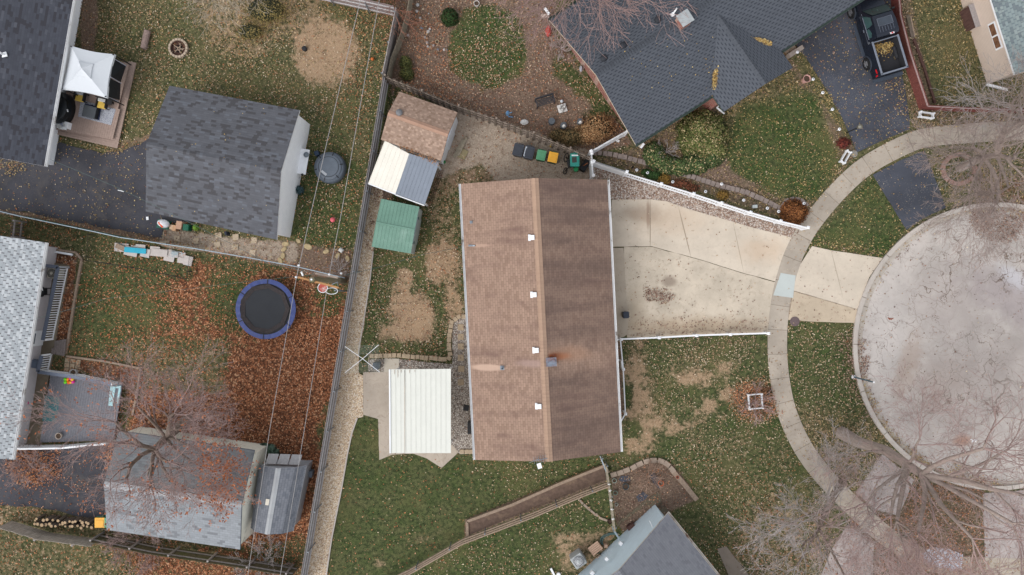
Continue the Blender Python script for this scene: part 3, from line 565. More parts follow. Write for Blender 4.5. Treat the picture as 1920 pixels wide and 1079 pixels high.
# ---------------------------------------------------------------- buildings
m_white = plain('white_paint', (250, 251, 253), .5, .05, 3); m_whited = plain('white_vinyl', (252, 253, 255), .4, .03, 2)
m_gut_w = plain('gutter_white', (244, 244, 244), .5, .06, 3, col2=(150, 140, 130), amt=.1); m_beige = plain('beige_trim', (206, 190, 168), .7, .08, 3)
m_dark = plain('black_plastic', (36, 36, 38), .5, .15, 5); m_galv = plain('galvanised_steel', (150, 158, 166), .4, .12, 6, .6); m_glass = plain('window_glass', (92, 104, 112), .12, .2, 1, 0, .6)
m_soil = plain('soil', (84, 68, 56), .95, .3, 8)
def lerp(a, b, t): return a + (b-a)*t
def gable(name, label, cat, cs, ze, zr, roofm, wallm, oe=.3, og=.08, capm=None, gutters=(1, 1), guttm=None, cap_w=.28, th=.12, wallz=None, raker=None):
    """cs: the four roof corners A,B,C,D as surveyed at eave height; A-B and C-D are the eaves"""
    A, B, C_, D = [P(x, y, ze) for x, y in cs]
    base = (A+B+C_+D)/4; base.z = 0; root = empty(name, base, label, cat)
    u = ((B-A)+(C_-D)).normalized(); w = (D-A).normalized()
    R1 = (A+D)/2; R2 = (B+C_)/2; R1.z = R2.z = zr
    h = (D-A).length/2; sl = math.hypot(h, zr-ze); LU = (B-A).length
    m = MB()
    for (p, q, r1, r2) in ((A, B, R1, R2), (C_, D, R2, R1)):
        l = (q-p).length; top = [p, q, r2, r1]; nrm = (q-p).cross(r2-p).normalized()
        if nrm.z < 0: nrm = -nrm
        uv = [(0, 0), (l, 0), (l, sl), (0, sl)]
        m.face(top if (q-p).cross(r2-p).z > 0 else top[::-1], 0, uv if (q-p).cross(r2-p).z > 0 else uv[::-1])
        bt = [x - Vector((0, 0, th)) for x in top]; m.face(bt[::-1], 1)
        for i, j in ((0, 1), (1, 2), (3, 0)): m.face([top[i], bt[i], bt[j], top[j]], 1)
    rf = m.build('roof', [roofm, raker or guttm or m_gut_w], root)
    if capm:
        c = MB(); n = (D-A).normalized(); k = (zr-ze)/h; L = (R2-R1).length; nn = max(2, int(L/.2)); uu = (R2-R1)/L
        for i in range(nn):
            p = R1+uu*(L*i/nn); q = R1+uu*(L*(i+1)/nn); lift = Vector((0, 0, .012)); lift2 = Vector((0, 0, .026))
            for s_ in (-1, 1):
                e = n*s_*cap_w/2 - Vector((0, 0, k*cap_w/2)); f = [p+lift2, q+lift, q+lift+e, p+lift2+e]
                if (f[1]-f[0]).cross(f[2]-f[0]).z < 0: f = f[::-1]
                c.face(f, 0, [(i*.31, 0), (i*.31+.2, 0), (i*.31+.2, .13), (i*.31, .13)])
        c.build('ridge_cap', capm, rf)
    # walls
    m = MB(); a = A+u*og+w*oe; b = B-u*og+w*oe; c_ = C_-u*og-w*oe; d = D+u*og-w*oe; k = (zr-ze)/h; zt = ze+k*oe-th-.01
    q = [Vector((p.x, p.y, 0)) for p in (a, b, c_, d)]; t = [Vector((p.x, p.y, zt)) for p in (a, b, c_, d)]
    g1 = (t[0]+t[3])/2; g2 = (t[1]+t[2])/2; g1.z = g2.z = zr-th-.01
    m.face([q[0], q[1], t[1], t[0]]); m.face([q[2], q[3], t[3], t[2]]); m.face([q[1], q[2], t[2], g2, t[1]]); m.face([q[3], q[0], t[0], g1, t[3]])
    wl = m.build('wall', wallm, root)
    for k_, (p, q_, s_) in enumerate(((A, B, -1), (D, C_, 1))):
        if gutters[k_]:
            g = MB(); n = w*s_; g.beam(p+n*.062-Vector((0, 0, .13)), q_+n*.062-Vector((0, 0, .13)), .12, .02)
            g.beam(p+n*.117-Vector((0, 0, .11)), q_+n*.117-Vector((0, 0, .11)), .012, .13); g.beam(p+n*.008-Vector((0, 0, .11)), q_+n*.008-Vector((0, 0, .11)), .012, .12)
            g.build('gutter', guttm or m_gut_w, root)
    def rp(px, py):
        """point of the roof seen at (px, py)"""
        z = ze
        for _ in range(12):
            p = P(px, py, z); t_ = abs((p-R1).dot(w - u*0)) if True else 0
            e = (p-Vector((R1.x, R1.y, 0))); e = e - u*e.dot(u); dist = math.hypot(e.x, e.y); z = zr-(zr-ze)*min(1.2, dist/h)
        return P(px, py, z)
    return dict(root=root, A=A, B=B, C=C_, D=D, u=u, w=w, R1=R1, R2=R2, a=a, b=b, c=c_, d=d, rp=rp, slope=math.atan2(zr-ze, h), roof=rf, wall=wl, zt=zt)
def wash(px, py, rx, ry, z, rgb, k, soft=.6, nz=.4): return lambda s, col, u, v: s.mix(s.m('MULTIPLY', s.blob(px, py, rx, ry, z, soft, nz), k), col, C(*rgb))
def chain(*fs):
    def f(s, col, u, v):
        for g in fs: col = g(s, col, u, v)
        return col
    return f
def slope_tilt(bd, left):
    a = math.atan2(bd['w'].y, bd['w'].x); return Matrix.Rotation(a, 3, 'Z') @ Matrix.Rotation(-bd['slope'] if left else bd['slope'], 3, 'Y')
# main house: the right hand slope is darkened by algae except below the metal chimney, whose run-off keeps it clean
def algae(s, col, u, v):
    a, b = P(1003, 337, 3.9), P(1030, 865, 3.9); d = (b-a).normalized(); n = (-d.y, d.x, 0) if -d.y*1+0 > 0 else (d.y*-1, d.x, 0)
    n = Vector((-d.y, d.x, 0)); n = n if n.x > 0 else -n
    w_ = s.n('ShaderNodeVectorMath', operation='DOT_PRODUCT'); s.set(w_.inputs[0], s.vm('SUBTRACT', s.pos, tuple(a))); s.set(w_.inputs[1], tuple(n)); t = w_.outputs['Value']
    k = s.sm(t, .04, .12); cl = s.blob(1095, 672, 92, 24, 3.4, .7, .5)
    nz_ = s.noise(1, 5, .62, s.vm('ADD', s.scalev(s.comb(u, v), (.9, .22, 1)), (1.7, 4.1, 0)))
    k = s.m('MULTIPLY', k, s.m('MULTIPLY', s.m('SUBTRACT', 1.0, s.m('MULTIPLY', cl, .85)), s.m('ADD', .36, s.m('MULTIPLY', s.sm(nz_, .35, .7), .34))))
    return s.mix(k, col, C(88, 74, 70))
MS = dict(w=.3, h=.145, line=.4, vline=.5, sw=1)
main_roof = shingle('main_shingle', (163, 136, 119), (148, 122, 106), .2, stain=.7, staincol=(116, 92, 84), var=.08,
    extra=chain(algae, wash(914, 691, 28, 5.5, 3.3, (204, 174, 154), .8, .3, .06), wash(1047, 668, 17, 6, 3.6, (172, 94, 50), .85, .7, .3), wash(1062, 664, 40, 12, 3.5, (176, 136, 110), .4, .6, .3), wash(1000, 682, 26, 6, 3.7, (176, 150, 140), .6, .6, .3), wash(897, 461, 18, 3, 2.8, (196, 164, 144), .6, .4, .2)), **MS)
cap_roof = shingle('main_ridge_shingle', (176, 147, 126), (170, 141, 121), .1, w=.25, h=.3, line=.1, vline=0, var=.04)
mh = gable('main_house', 'long ranch house with a brown shingle gable roof between the gravel strip and the driveway', 'house', [(864, 345), (891, 863), (1164, 848), (1139, 337)], 2.6, 3.9, main_roof, siding('beige_siding', (204, 188, 164)), .3, .1, cap_roof, cap_w=.42, th=.14)
for k, (x, y) in enumerate(((997, 446), (1001, 553), (1005, 657), (1010, 762))):
    m = MB(); p = mh['rp'](x, y); a = math.atan2(mh['w'].y, mh['w'].x)
    m.box(p-Vector((0, 0, .05)), .28, .26, .18, a); m.box(p+Vector((-.13, 0, -.06)), .14, .36, .1, a); m.box(p+Vector((0, 0, .13)), .3, .28, .02, a)
    m.build('roof_vent', m_white, mh['root'], bevel=.01)
m = MB(); p = mh['rp'](942, 690); m.box(p-Vector((0, 0, .04)), .26, .24, .07, 0); m.lathe(p, [(.07, 0), (.07, .3), (.05, .3), (.05, .1)], 14); m.build('vent_pipe', m_galv, mh['root'])
m = MB(); p = mh['rp'](884, 417); m.box(p-Vector((0, 0, .03)), .2, .16, .05, 0); m.lathe(p, [(.05, 0), (.05, .2), (.03, .2)], 12); m.build('vent_pipe', m_galv, mh['root'])
m = MB(); p = mh['rp'](884, 461); m.box(p-Vector((0, 0, .03)), .36, .1, .08, 0); m.tube([p+Vector((.1, 0, .05)), p+Vector((.22, 0, .1))], .05, 8); m.build('roof_vent', m_galv, mh['root'])
ch_ = MB(); p = mh['rp'](1033, 678); ch_.box(p-Vector((0, 0, .2)), .5, .42, .5, .05); chim = ch_.build('chimney', plain('weathered_tin', (132, 140, 152), .5, .2, 6, .4, col2=(140, 70, 44), amt=.5), mh['root'])
m = MB(); m.box(p+Vector((0, 0, .3)), .6, .5, .05, .05); m.beam(p+Vector((-.2, -.16, .35)), p+Vector((.2, .1, .35)), .18, .06); m.build('chimney_cap', MC['weathered_tin'], chim)
m = MB(); m.box(p+Vector((.02, .32, -.08)), .6, .14, .1, .1); m.build('flashing', plain('rusty_tin', (150, 84, 52), .8, .35, 9, col2=(90, 80, 80), amt=.4), chim)
an = empty('roof_antenna', mh['rp'](1009, 858), 'small metal television antenna at the lower end of the brown roof ridge', 'antenna')
p = mh['rp'](1009, 858); m = MB(); m.tube([p, p+Vector((0, 0, .75))], .02, 6); m.tube([p+Vector((-.5, -.35, -.15)), p+Vector((0, 0, .4))], .012, 5); m.tube([p+Vector((.3, -.3, -.12)), p+Vector((0, 0, .4))], .012, 5); m.build('mast', m_galv, an)
m = MB(); t_ = p+Vector((0, 0, .7)); m.tube([t_+Vector((-.3, -.02, 0)), t_+Vector((.5, .12, 0))], .018, 5)
for k in range(6): q_ = t_+Vector((-.25+k*.13, k*.025, 0)); m.tube([q_+Vector((-.03, .2, 0)), q_+Vector((.03, -.2, 0))], .009, 4)
m.build('element', m_galv, an)
m = MB(); m.box(t_+Vector((.05, -.35, -.2)), .24, .3, .05, .3); m.build('panel', m_white, an)
# front gable soffit strip: porch slab edge seen beyond the right gutter
# grey garage, left
g_dark = shingle('charcoal_shingle', (98, 99, 104), (77, 75, 77), .22, w=.3, h=.14, line=.16, vline=.05, var=.1, light=(.08, (108, 111, 118)))
gar = gable('garage', 'white garage with a charcoal shingle roof left of the round hot tub', 'garage', [(318, 161), (562, 207), (519, 450), (273, 397)], 2.35, 3.6, g_dark, siding('white_siding', (272, 274, 277), .12), .3, .02, g_dark, gutters=(0, 0), cap_w=.26)
# top left house
g_dark2 = shingle('slate_shingle', (76, 78, 86), (62, 61, 66), .2, w=.3, h=.14, line=.12, vline=.05, var=.1, light=(.06, (90, 92, 100)))
tl = gable('house', 'large house with a dark slate shingle roof in the upper left corner beside the gazebo', 'house', [(158, -121), (83, 312), (-196, 264), (-121, -169)], 2.45, 3.9, g_dark2, siding('pale_siding', (270, 272, 276)), 1.15, .3, g_dark2, gutters=(1, 1))
m = MB(); p = tl['rp'](8, 103); m.box(p-Vector((0, 0, .03)), .3, .26, .06, .3); m.lathe(p, [(.06, 0), (.06, .35), (.04, .35), (.04, .1)], 14); m.build('vent_pipe', m_white, tl['root'])
# left middle house
g_light = shingle('pale_shingle', (176, 181, 184), (118, 116, 120), .0, w=.3, h=.15, line=.16, vline=.0, var=.1, light=(.3, (206, 210, 212)), extra=lambda s, col, u, v: s.mix(s.m('MULTIPLY', s.m('MULTIPLY', s.m('LESS_THAN', s.m('FRACT', s.m('ADD', s.m('DIVIDE', u, .42), s.m('MULTIPLY', s.m('FLOOR', s.m('DIVIDE', v, .15)), .37))), .17), s.m('LESS_THAN', s.noise(7, 2), .62)), .75), col, C(96, 92, 96)))
lm = gable('house', 'house with a pale grey shingle roof on the left edge behind the porch railing', 'house', [(85, 455), (22, 862), (-255, 819), (-192, 412)], 2.45, 3.8, g_light, siding('mauve_siding', (220, 214, 216)), .85, .3, g_light, gutters=(1, 1))
# wall window and door of that house
def on_wall(bd, side, t0, t1, z0, z1, name, mat, out=.03, par=None):
    """flat panel standing proud of a wall: side 0 = a-b wall, 1 = b-c, 2 = c-d, 3 = d-a; t in metres from the first corner"""
    cs = [(bd['a'], bd['b']), (bd['b'], bd['c']), (bd['c'], bd['d']), (bd['d'], bd['a'])][side]
    p, q = cs; d = Vector((q.x-p.x, q.y-p.y, 0)); L = d.length; d /= L; n = Vector((d.y, -d.x, 0)); ctr = (bd['a']+bd['c'])/2
    if n.dot(Vector((ctr.x-p.x, ctr.y-p.y, 0))) > 0: n = -n
    m = MB(); a = Vector((p.x, p.y, z0))+d*t0+n*out/2; b = Vector((p.x, p.y, z0))+d*t1+n*out/2; m.beam(a, b, out, z1-z0)
    return m.build(name, mat, par or bd['root'])
f = on_wall(lm, 0, 10.1, 12.3, .9, 2.1, 'window', m_white, .06); on_wall(lm, 0, 10.2, 11.15, 1.0, 2.0, 'pane', m_glass, .09, f); on_wall(lm, 0, 11.25, 12.2, 1.0, 2.0, 'pane', m_glass, .09, f)
f = on_wall(lm, 0, 5.2, 6.15, .1, 2.1, 'door', m_white, .06); on_wall(lm, 0, 5.35, 6.0, .9, 1.9, 'pane', m_glass, .08, f)
# bottom left garage
g_mid = shingle('weathered_shingle', (150, 154, 158), (120, 122, 126), .15, w=.3, h=.15, line=.3, vline=.25, var=.1, stain=.35, staincol=(104, 106, 104), sw=1, extra=lambda s, col, u, v: s.mix(s.m('MULTIPLY', s.m('MULTIPLY', s.sm(s.m('ADD', s.sep(s.vm('ADD', s.pos, tuple(-P(330, 926, 3.3))))[1], s.m('MULTIPLY', s.sep(s.vm('ADD', s.pos, tuple(-P(330, 926, 3.3))))[0], .149)), .05, .2), s.m('ADD', .5, s.m('MULTIPLY', s.noise(.8, 5), .5))), .75), col, C(104, 106, 106)))
cap_l = shingle('weathered_cap', (178, 180, 182), (168, 170, 172), .1, w=.25, h=.3, line=.1, vline=0, var=.05)
bl = gable('garage', 'pale garage with a weathered grey shingle roof under the large bare tree on the left', 'garage', [(222, 808), (477, 845), (450, 1031), (200, 994)], 2.5, 3.35, g_mid, plain('render_wall', (246, 242, 224), .8, .08, 2, col2=(150, 146, 128), amt=.2), .25, .03, cap_l, gutters=(0, 0), cap_w=.4, raker=plain('blue_trim', (96, 108, 122), .6, .1, 4))
# small gambrel shed
def gambrel(name, label, cs, ze, zm, zr, roofm, wallm, capm):
    A, B, C_, D = [P(x, y, ze) for x, y in cs]; base = (A+B+C_+D)/4; base.z = 0; root = empty(name, base, label, 'shed')
    m = MB(); R1 = (A+D)/2; R2 = (B+C_)/2; R1.z = R2.z = zr
    K = [lerp(A, R1, .38), lerp(B, R2, .38), lerp(C_, R2, .38), lerp(D, R1, .38)]
    for k in K: k.z = zm
    l = (B-A).length
    def q(a, b, c, d, v0, v1):
        pts = [a, b, c, d]; uv = [(0, v0), (l, v0), (l, v1), (0, v1)]
        if (b-a).cross(c-a).z < 0: pts.reverse(); uv.reverse()
        m.face(pts, 0, uv)
        m.face([p-Vector((0, 0, .05)) for p in pts[::-1]], 1)
    q(A, B, K[1], K[0], 0, .8); q(K[0], K[1], R2, R1, .8, 1.6); q(C_, D, K[3], K[2], 0, .8); q(K[2], K[3], R1, R2, .8, 1.6)
    m.build('roof', [roofm, m_gut_w], root)
    if capm:
        c = MB(); n = (D-A).normalized(); up = Vector((0, 0, .02)); 
        for s_ in (-1, 1):
            e = n*s_*.16-Vector((0, 0, .06)); f = [R1+up, R2+up, R2+up+e, R1+up+e]
            if (f[1]-f[0]).cross(f[2]-f[0]).z < 0: f.reverse()
            c.face(f, 0, [(0, 0), (l, 0), (l, .16), (0, .16)])
        c.build('ridge_cap', capm, root)
    w = MB(); u = (B-A).normalized()*.12; n = (D-A).normalized()*.1; z = Vector((0, 0, 1))
    for (e1, e2, k1, k2, r, s_) in ((A, D, K[0], K[3], R1, 1), (B, C_, K[1], K[2], R2, -1)):
        pts = [e1+n+u*s_, k1+n*.3+u*s_, r+u*s_, k2-n*.3+u*s_, e2-n+u*s_]; pts = [p-z*.07 for p in pts]
        w.face([Vector((pts[0].x, pts[0].y, 0))]+pts+[Vector((pts[-1].x, pts[-1].y, 0))])
    for (e1, e2, s_) in ((A, B, 1), (D, C_, -1)):
        a = e1+n*s_+u; b = e2+n*s_-u; w.face([Vector((a.x, a.y, 0)), Vector((b.x, b.y, 0)), b-z*.06, a-z*.06])
    w.build('wall', wallm, root)
    return root, A, B, C_, D, R1, R2
g_shed = shingle('grey_three_tab', (124, 127, 134), (108, 112, 120), .2, w=.26, h=.14, line=.4, vline=.4, var=.1, sw=1)
sh, sA, sB, sC, sD, sR1, sR2 = gambrel('shed', 'small grey shingled barn shed leaning beside the garage at the lower left', [(486, 870), (470, 990), (550, 996), (575, 873)], 1.7, 2.3, 2.55, g_shed, plain('shed_side', (178, 182, 188), .6, .1, 3), cap_l)
m = MB(); p = P(504, 942, 2.45); m.box(p-Vector((0, 0, .06)), .36, .36, .1, -.15); m.build('skylight', plain('cream_plastic', (222, 214, 198), .5, .05, 3), sh)
m = MB(); a = lerp(sA, sD, .12); b = lerp(sA, sD, .86); n = (sA-sB).normalized()
for k in range(3):
    q0 = lerp(a, b, k/3+.02); q1 = lerp(a, b, (k+1)/3-.02); m.slab([q0+n*.02+Vector((0, 0, .02)), q1+n*.02+Vector((0, 0, .02)), q1+n*.55-Vector((0, 0, .3)), q0+n*.55-Vector((0, 0, .3))], .04)
m.build('ramp_board', wood('grey_board', (186, 184, 184), .15), sh)
# brown shed + lean-to
tanroof = shingle('tan_shingle', (158, 134, 118), (142, 118, 102), .25, w=.14, h=.12, line=.12, vline=.08, var=.08, light=(.15, (180, 154, 136)))
tan_cap = shingle('tan_cap', (176, 142, 122), (168, 136, 116), .1, w=.25, h=.3, line=.1, vline=0, var=.04)
bs = gable('shed', 'shed with a mottled tan shingle roof next to the shadowbox fence', 'shed', [(749, 172), (858, 211), (827, 302), (714, 262)], 2.1, 2.75, tanroof, siding('shed_siding', (244, 248, 252), .2), .12, .1, tan_cap, gutters=(0, 0), cap_w=.34, raker=wood('brown_edge', (120, 96, 80)))
p = bs['rp'](749, 212); m = MB(); m.lathe(p+Vector((0, 0, -.04)), [(.14, 0), (.14, .1), (.2, .11), (.2, .16), (.1, .22), (.02, .24)], 20); m.build('turbine_vent', plain('grey_vent', (120, 120, 122), .6, .12, 6), bs['root'], smooth=True)
on_wall(bs, 1, .75, 1.8, .05, 1.95, 'door', plain('white_door', (226, 230, 236), .5, .04, 3), .06)
def ribroof(name, label, cs, zs, rows, mat, cat='lean-to', th=.03, rib=.014, posts=True, along=0, post_m=None, wallm=None, ridge=None):
    """metal sheet roof: cs corners, zs heights; ribs run from edge A-B to edge D-C"""
    pts = [P(x, y, z) for (x, y), z in zip(cs, zs)]; base = sum(pts, Vector())/4; base.z = 0; root = empty(name, base, label, cat)
    m = MB(); m.slab(pts, th); A, B, C_, D = pts
    for k in range(rows+1):
        t = k/rows; a = lerp(A, B, t); b = lerp(D, C_, t); m.beam(a+Vector((0, 0, 0)), b, .03, rib)
    m.build('roof', mat, root)
    if posts:
        for p in pts:
            c = lerp(p, sum(pts, Vector())/4, .08); q = MB(); q.box((c.x, c.y, 0), .09, .09, p.z-.05); q.build('post', post_m or m_white, root)
    return root, pts
m_cream = plain('cream_metal', (240, 234, 220), .5, .05, 1.5, col2=(186, 160, 126), amt=.12, spec=.4); m_bgrey = plain('bluegrey_metal', (132, 140, 152), .45, .06, 2, spec=.4); m_green = plain('green_metal', (112, 150, 132), .5, .08, 1.2, spec=.4, col2=(136, 168, 152), amt=.2)
lt, _ = ribroof('lean_to', 'cream ribbed metal lean-to roof against the tan shingled shed', [(722, 264), (768, 289), (742, 364), (691, 344)], [2.05, 2.05, 1.75, 1.75], 6, m_cream)
m = MB(); m.beam(P(691, 345, 1.66), P(742, 365, 1.66), .06, .1); m.build('edge_trim', m_white, lt)
lt2, _ = ribroof('lean_to', 'bluish grey ribbed metal lean-to roof right of the cream panel', [(768, 288), (823, 305), (796, 384), (742, 364)], [2.06, 2.06, 1.76, 1.76], 8, m_bgrey)
m = MB(); m.beam(P(742, 366, 1.66), P(796, 386, 1.66), .06, .1); m.build('edge_trim', m_white, lt2)
# green shed: low gable, ribs across
GA = [P(x, y, 1.9) for x, y in ((715, 373), (786, 388), (770, 476), (697, 463))]; gb = sum(GA, Vector())/4; gb.z = 0
gs = empty('shed', gb, 'small garden shed with a faded green ribbed metal roof beside the lean-to', 'shed'); m = MB()
Mid0 = (GA[0]+GA[3])/2+Vector((0, 0, .14)); Mid1 = (GA[1]+GA[2])/2+Vector((0, 0, .14))
m.slab([GA[0], GA[1], Mid1, Mid0], .03); m.slab([Mid0, Mid1, GA[2], GA[3]], .03)
for k in range(12):
    t = k/11; a = lerp(GA[0], GA[1], t); c = lerp(Mid0, Mid1, t); b = lerp(GA[3], GA[2], t); m.beam(a, c, .02, .014); m.beam(c, b, .02, .014)
gr_ = m.build('roof', m_green, gs); m = MB(); m.beam(Mid0, Mid1, .1, .035); m.build('ridge_cap', m_green, gr_)
m = MB(); ctr = sum(GA, Vector())/4; W4 = [lerp(p, ctr, .04) for p in GA]
for i in range(4):
    a, b = W4[i], W4[(i+1) % 4]; m.face([Vector((a.x, a.y, 0)), Vector((b.x, b.y, 0)), Vector((b.x, b.y, 1.86)), Vector((a.x, a.y, 1.86))])
m.build('wall', plain('grey_shed_wall', (176, 186, 186), .6, .08, 3), gs)
a, b = W4[1], W4[2]; n = Vector((1, -.18, 0)).normalized(); m = MB(); m.beam(Vector((a.x, a.y, .1)).lerp(Vector((b.x, b.y, .1)), .2)+n*.03, Vector((a.x, a.y, .1)).lerp(Vector((b.x, b.y, .1)), .78)+n*.03, .05, 1.6); dr = m.build('door', plain('grey_door', (160, 172, 172), .6, .06, 3), gs)
for t in (.22, .76):
    m = MB(); q_ = Vector((a.x, a.y, 1.5)).lerp(Vector((b.x, b.y, 1.5)), t)+n*.07; m.box(q_, .05, .16, .1, 0); m.build('hinge', plain('green_hinge', (62, 92, 84), .6, .1, 3), dr)
# white awning
aw, ap = ribroof('patio_awning', 'white ribbed metal patio awning with rust streaks over the concrete patio', [(732, 693), (845, 692), (845, 850), (733, 850)], [2.35, 2.45, 2.45, 2.35], 12, plain('white_metal', (226, 226, 216), .45, .03, 1.2, spec=.4), 'awning', .04, .018)
m = MB(); m.beam(ap[0]+Vector((-.04, 0, -.06)), ap[3]+Vector((-.04, 0, -.06)), .08, .12); m.build('gutter', m_white, aw)
m = MB()
for px, l in ((740, 8), (746, 14), (752, 5), (759, 30), (768, 6), (778, 4), (759, 155)):
    p = P(px, 694, 2.36+.0009*(px-732)); m.slab([p+Vector((-.012, 0, .02)), p+Vector((.012, 0, .02)), p+Vector((.006, -l/31.7, .02)), p+Vector((-.006, -l/31.7, .02))], .015)
m.build('rust_streak', plain('rust', (176, 150, 124), .9, .3, 8), aw)
# north east house
g_ne = shingle('blueblack_shingle', (88, 92, 99), (44, 46, 52), .0, w=.34, h=.15, line=.1, vline=.0, var=.07, extra=lambda s, col, u, v: s.mix(s.m('MULTIPLY', s.m('MULTIPLY', s.m('LESS_THAN', s.m('FRACT', s.m('ADD', s.m('DIVIDE', u, .34), s.m('MULTIPLY', s.m('FLOOR', s.m('DIVIDE', v, .15)), .43))), .52), s.m('LESS_THAN', s.m('FRACT', s.m('DIVIDE', v, .15)), .42)), .75), col, C(52, 54, 62)))
m_brickr = brick('red_brick', (150, 70, 58), (190, 170, 156))
ne = gable('house', 'brick house with a blue-black shingle roof next to the black pickup', 'house', [(1192, 272), (1745, -84), (1583, -318), (1030, 38)], 2.75, 4.25, g_ne, m_brickr, .4, .8, None, gutters=(1, 1), guttm=plain('dark_gutter', (70, 84, 78), .5, .1, 4), raker=m_beige)
def caps(bd, p0, p1, k, n, mat, w=.36):
    c = MB(); L = (p1-p0).length; nn = int(L/.17); uu = (p1-p0)/L; z = Vector((0, 0, 1))
    for i in range(nn):
        p = p0+uu*(L*i/nn); q = p0+uu*(L*(i+.82)/nn)
        for s_ in (-1, 1):
            e = n*s_*w/2-z*(k*w/2); f = [p+z*.045, q+z*.02, q+z*.02+e, p+z*.045+e]
            if (f[1]-f[0]).cross(f[2]-f[0]).z < 0: f.reverse()
            c.face(f)
    return c.build('ridge_cap', mat, bd['roof'])
m_cap = plain('cap_shingle', (84, 88, 95), .9, .15, 6)
caps(ne, ne['R1'], ne['R2'], math.tan(ne['slope']), ne['w'], m_cap)
# the wing
wz = 2.78
WA = P(1357, 210, wz); WB = P(1487, 127, wz); uu = ne['u']; ww = ne['w']
wr_ = (WA+WB)/2; wr_.z = 3.95; inn = ww.copy(); inn.z = 0
S0 = ne['A']; k_main = math.tan(ne['slope'])
def main_z(p):
    d = (Vector((p.x, p.y, 0))-Vector((S0.x, S0.y, 0))).dot(ww); return 2.75+k_main*d
rin = wr_.copy()
for _ in range(400):
    if main_z(rin) >= wr_.z-.0: break
    rin = rin+ww*.02
m = MB(); hw = (WB-WA).length/2; sl_ = math.hypot(hw, wr_.z-wz)
# valley feet: the wing eaves meet the main eave plane slightly inside
VA = WA+ww*max(0, (S0-WA).dot(ww)+.12); VB = WB+ww*max(0, (S0-WB).dot(ww)+.12)
L1 = (rin-wr_).dot(ww); la = (VA-WA).dot(ww); lb = (VB-WB).dot(ww)
m.face([WA, wr_, rin, VA][::-1] if (wr_-WA).cross(rin-WA).z < 0 else [WA, wr_, rin, VA], 0, ([(0, 0), (0, sl_), (L1, sl_), (la, 0)][::-1] if (wr_-WA).cross(rin-WA).z < 0 else [(0, 0), (0, sl_), (L1, sl_), (la, 0)]))
m.face([WB, VB, rin, wr_][::-1] if (VB-WB).cross(rin-WB).z < 0 else [WB, VB, rin, wr_], 0, ([(0, 0), (lb, 0), (L1, sl_), (0, sl_)][::-1] if (VB-WB).cross(rin-WB).z < 0 else [(0, 0), (lb, 0), (L1, sl_), (0, sl_)]))
for a, b in ((WA, wr_), (wr_, WB), (WA, VA), (WB, VB)): m.face([a, b, b-Vector((0, 0, .14)), a-Vector((0, 0, .14))], 1)
m.build('wing_roof', [g_ne, MC['dark_gutter']], ne['root'])
caps(ne, wr_, rin, (wr_.z-wz)/hw, uu, m_cap, .34)
m = MB(); off = ww*.65; a = WA+off+uu*.25; b = WB+off-uu*.25; c = b+ww*3; d = a+ww*3
for p, q in ((a, b), (b, c), (d, a)): m.face([Vector((p.x, p.y, 0)), Vector((q.x, q.y, 0)), Vector((q.x, q.y, 2.66)), Vector((p.x, p.y, 2.66))])
m.face([Vector((a.x, a.y, 2.66)), Vector((b.x, b.y, 2.66)), Vector((wr_.x+off.x, wr_.y+off.y, 3.75))]); m.build('wing_wall', m_brickr, ne['root'])
p = ne['rp'](1279, 43); chn = MB(); a_ = math.atan2(uu.y, uu.x); chn.box(p-Vector((0, 0, .5)), .62, .62, 1.15, a_); chn_o = chn.build('chimney', m_brickr, ne['root'])
m = MB(); m.box(p+Vector((0, 0, .65)), .74, .74, .06, a_); m.box(p+Vector((0, 0, .71)), .5, .5, .03, a_+.78); m.build('chimney_cap', plain('cap_tin', (190, 194, 194), .4, .15, 5, .3), chn_o)
p = ne['rp'](1261, 28); m = MB(); m.box(p, .22, .2, .05, a_); m.tube([p, p+Vector((.18, .25, .3))], .045, 10); m.build('vent_pipe', m_white, ne['root'])
for px, py in ((1132, 110), (1168, 86), (1233, 38)):
    p = ne['rp'](px, py); m = MB(); m.lathe(p+Vector((0, 0, -.05)), [(.1, 0), (.1, .1), (.2, .11), (.2, .14), (.12, .22), (.02, .24)], 20); m.build('roof_vent', plain('black_vent', (48, 50, 56), .7, .15, 6), ne['root'], smooth=True)
m = MB(); a = WA+Vector((-.25, 1.7, 0)); q_ = P(1343, 203, .3); m.tube([q_+Vector((0, 0, 2.2)), q_+Vector((0, 0, .1)), q_+Vector((.5, -.35, 0))], .05, 8); m.build('downspout', m_white, ne['root'])
for (x0, y0, x1, y1) in ((1021, 16, 1030, 28), (1201, 278, 1207, 270)):
    m = MB(); m.beam(P(x0, y0, .3), P(x1, y1, .3), .14, .1); m.build('downspout', m_white, ne['root'])
m = MB(); p = P(1022, 31, .1); m.box(p, .5, .24, .08, 0); tag(m.build('splash_block', plain('pinkish_concrete', (204, 184, 172), .8, .1, 5)), 'pinkish splash block at the upper left corner of the blue-black house', 'splash block')
m = MB(); p = P(1199, 272, .02); m.box(p, .42, .26, .08, -.5); tag(m.build('splash_block', plain('sandy_concrete', (206, 196, 176), .8, .1, 5)), 'sandy splash block under the lowest corner of the blue-black roof', 'splash block')
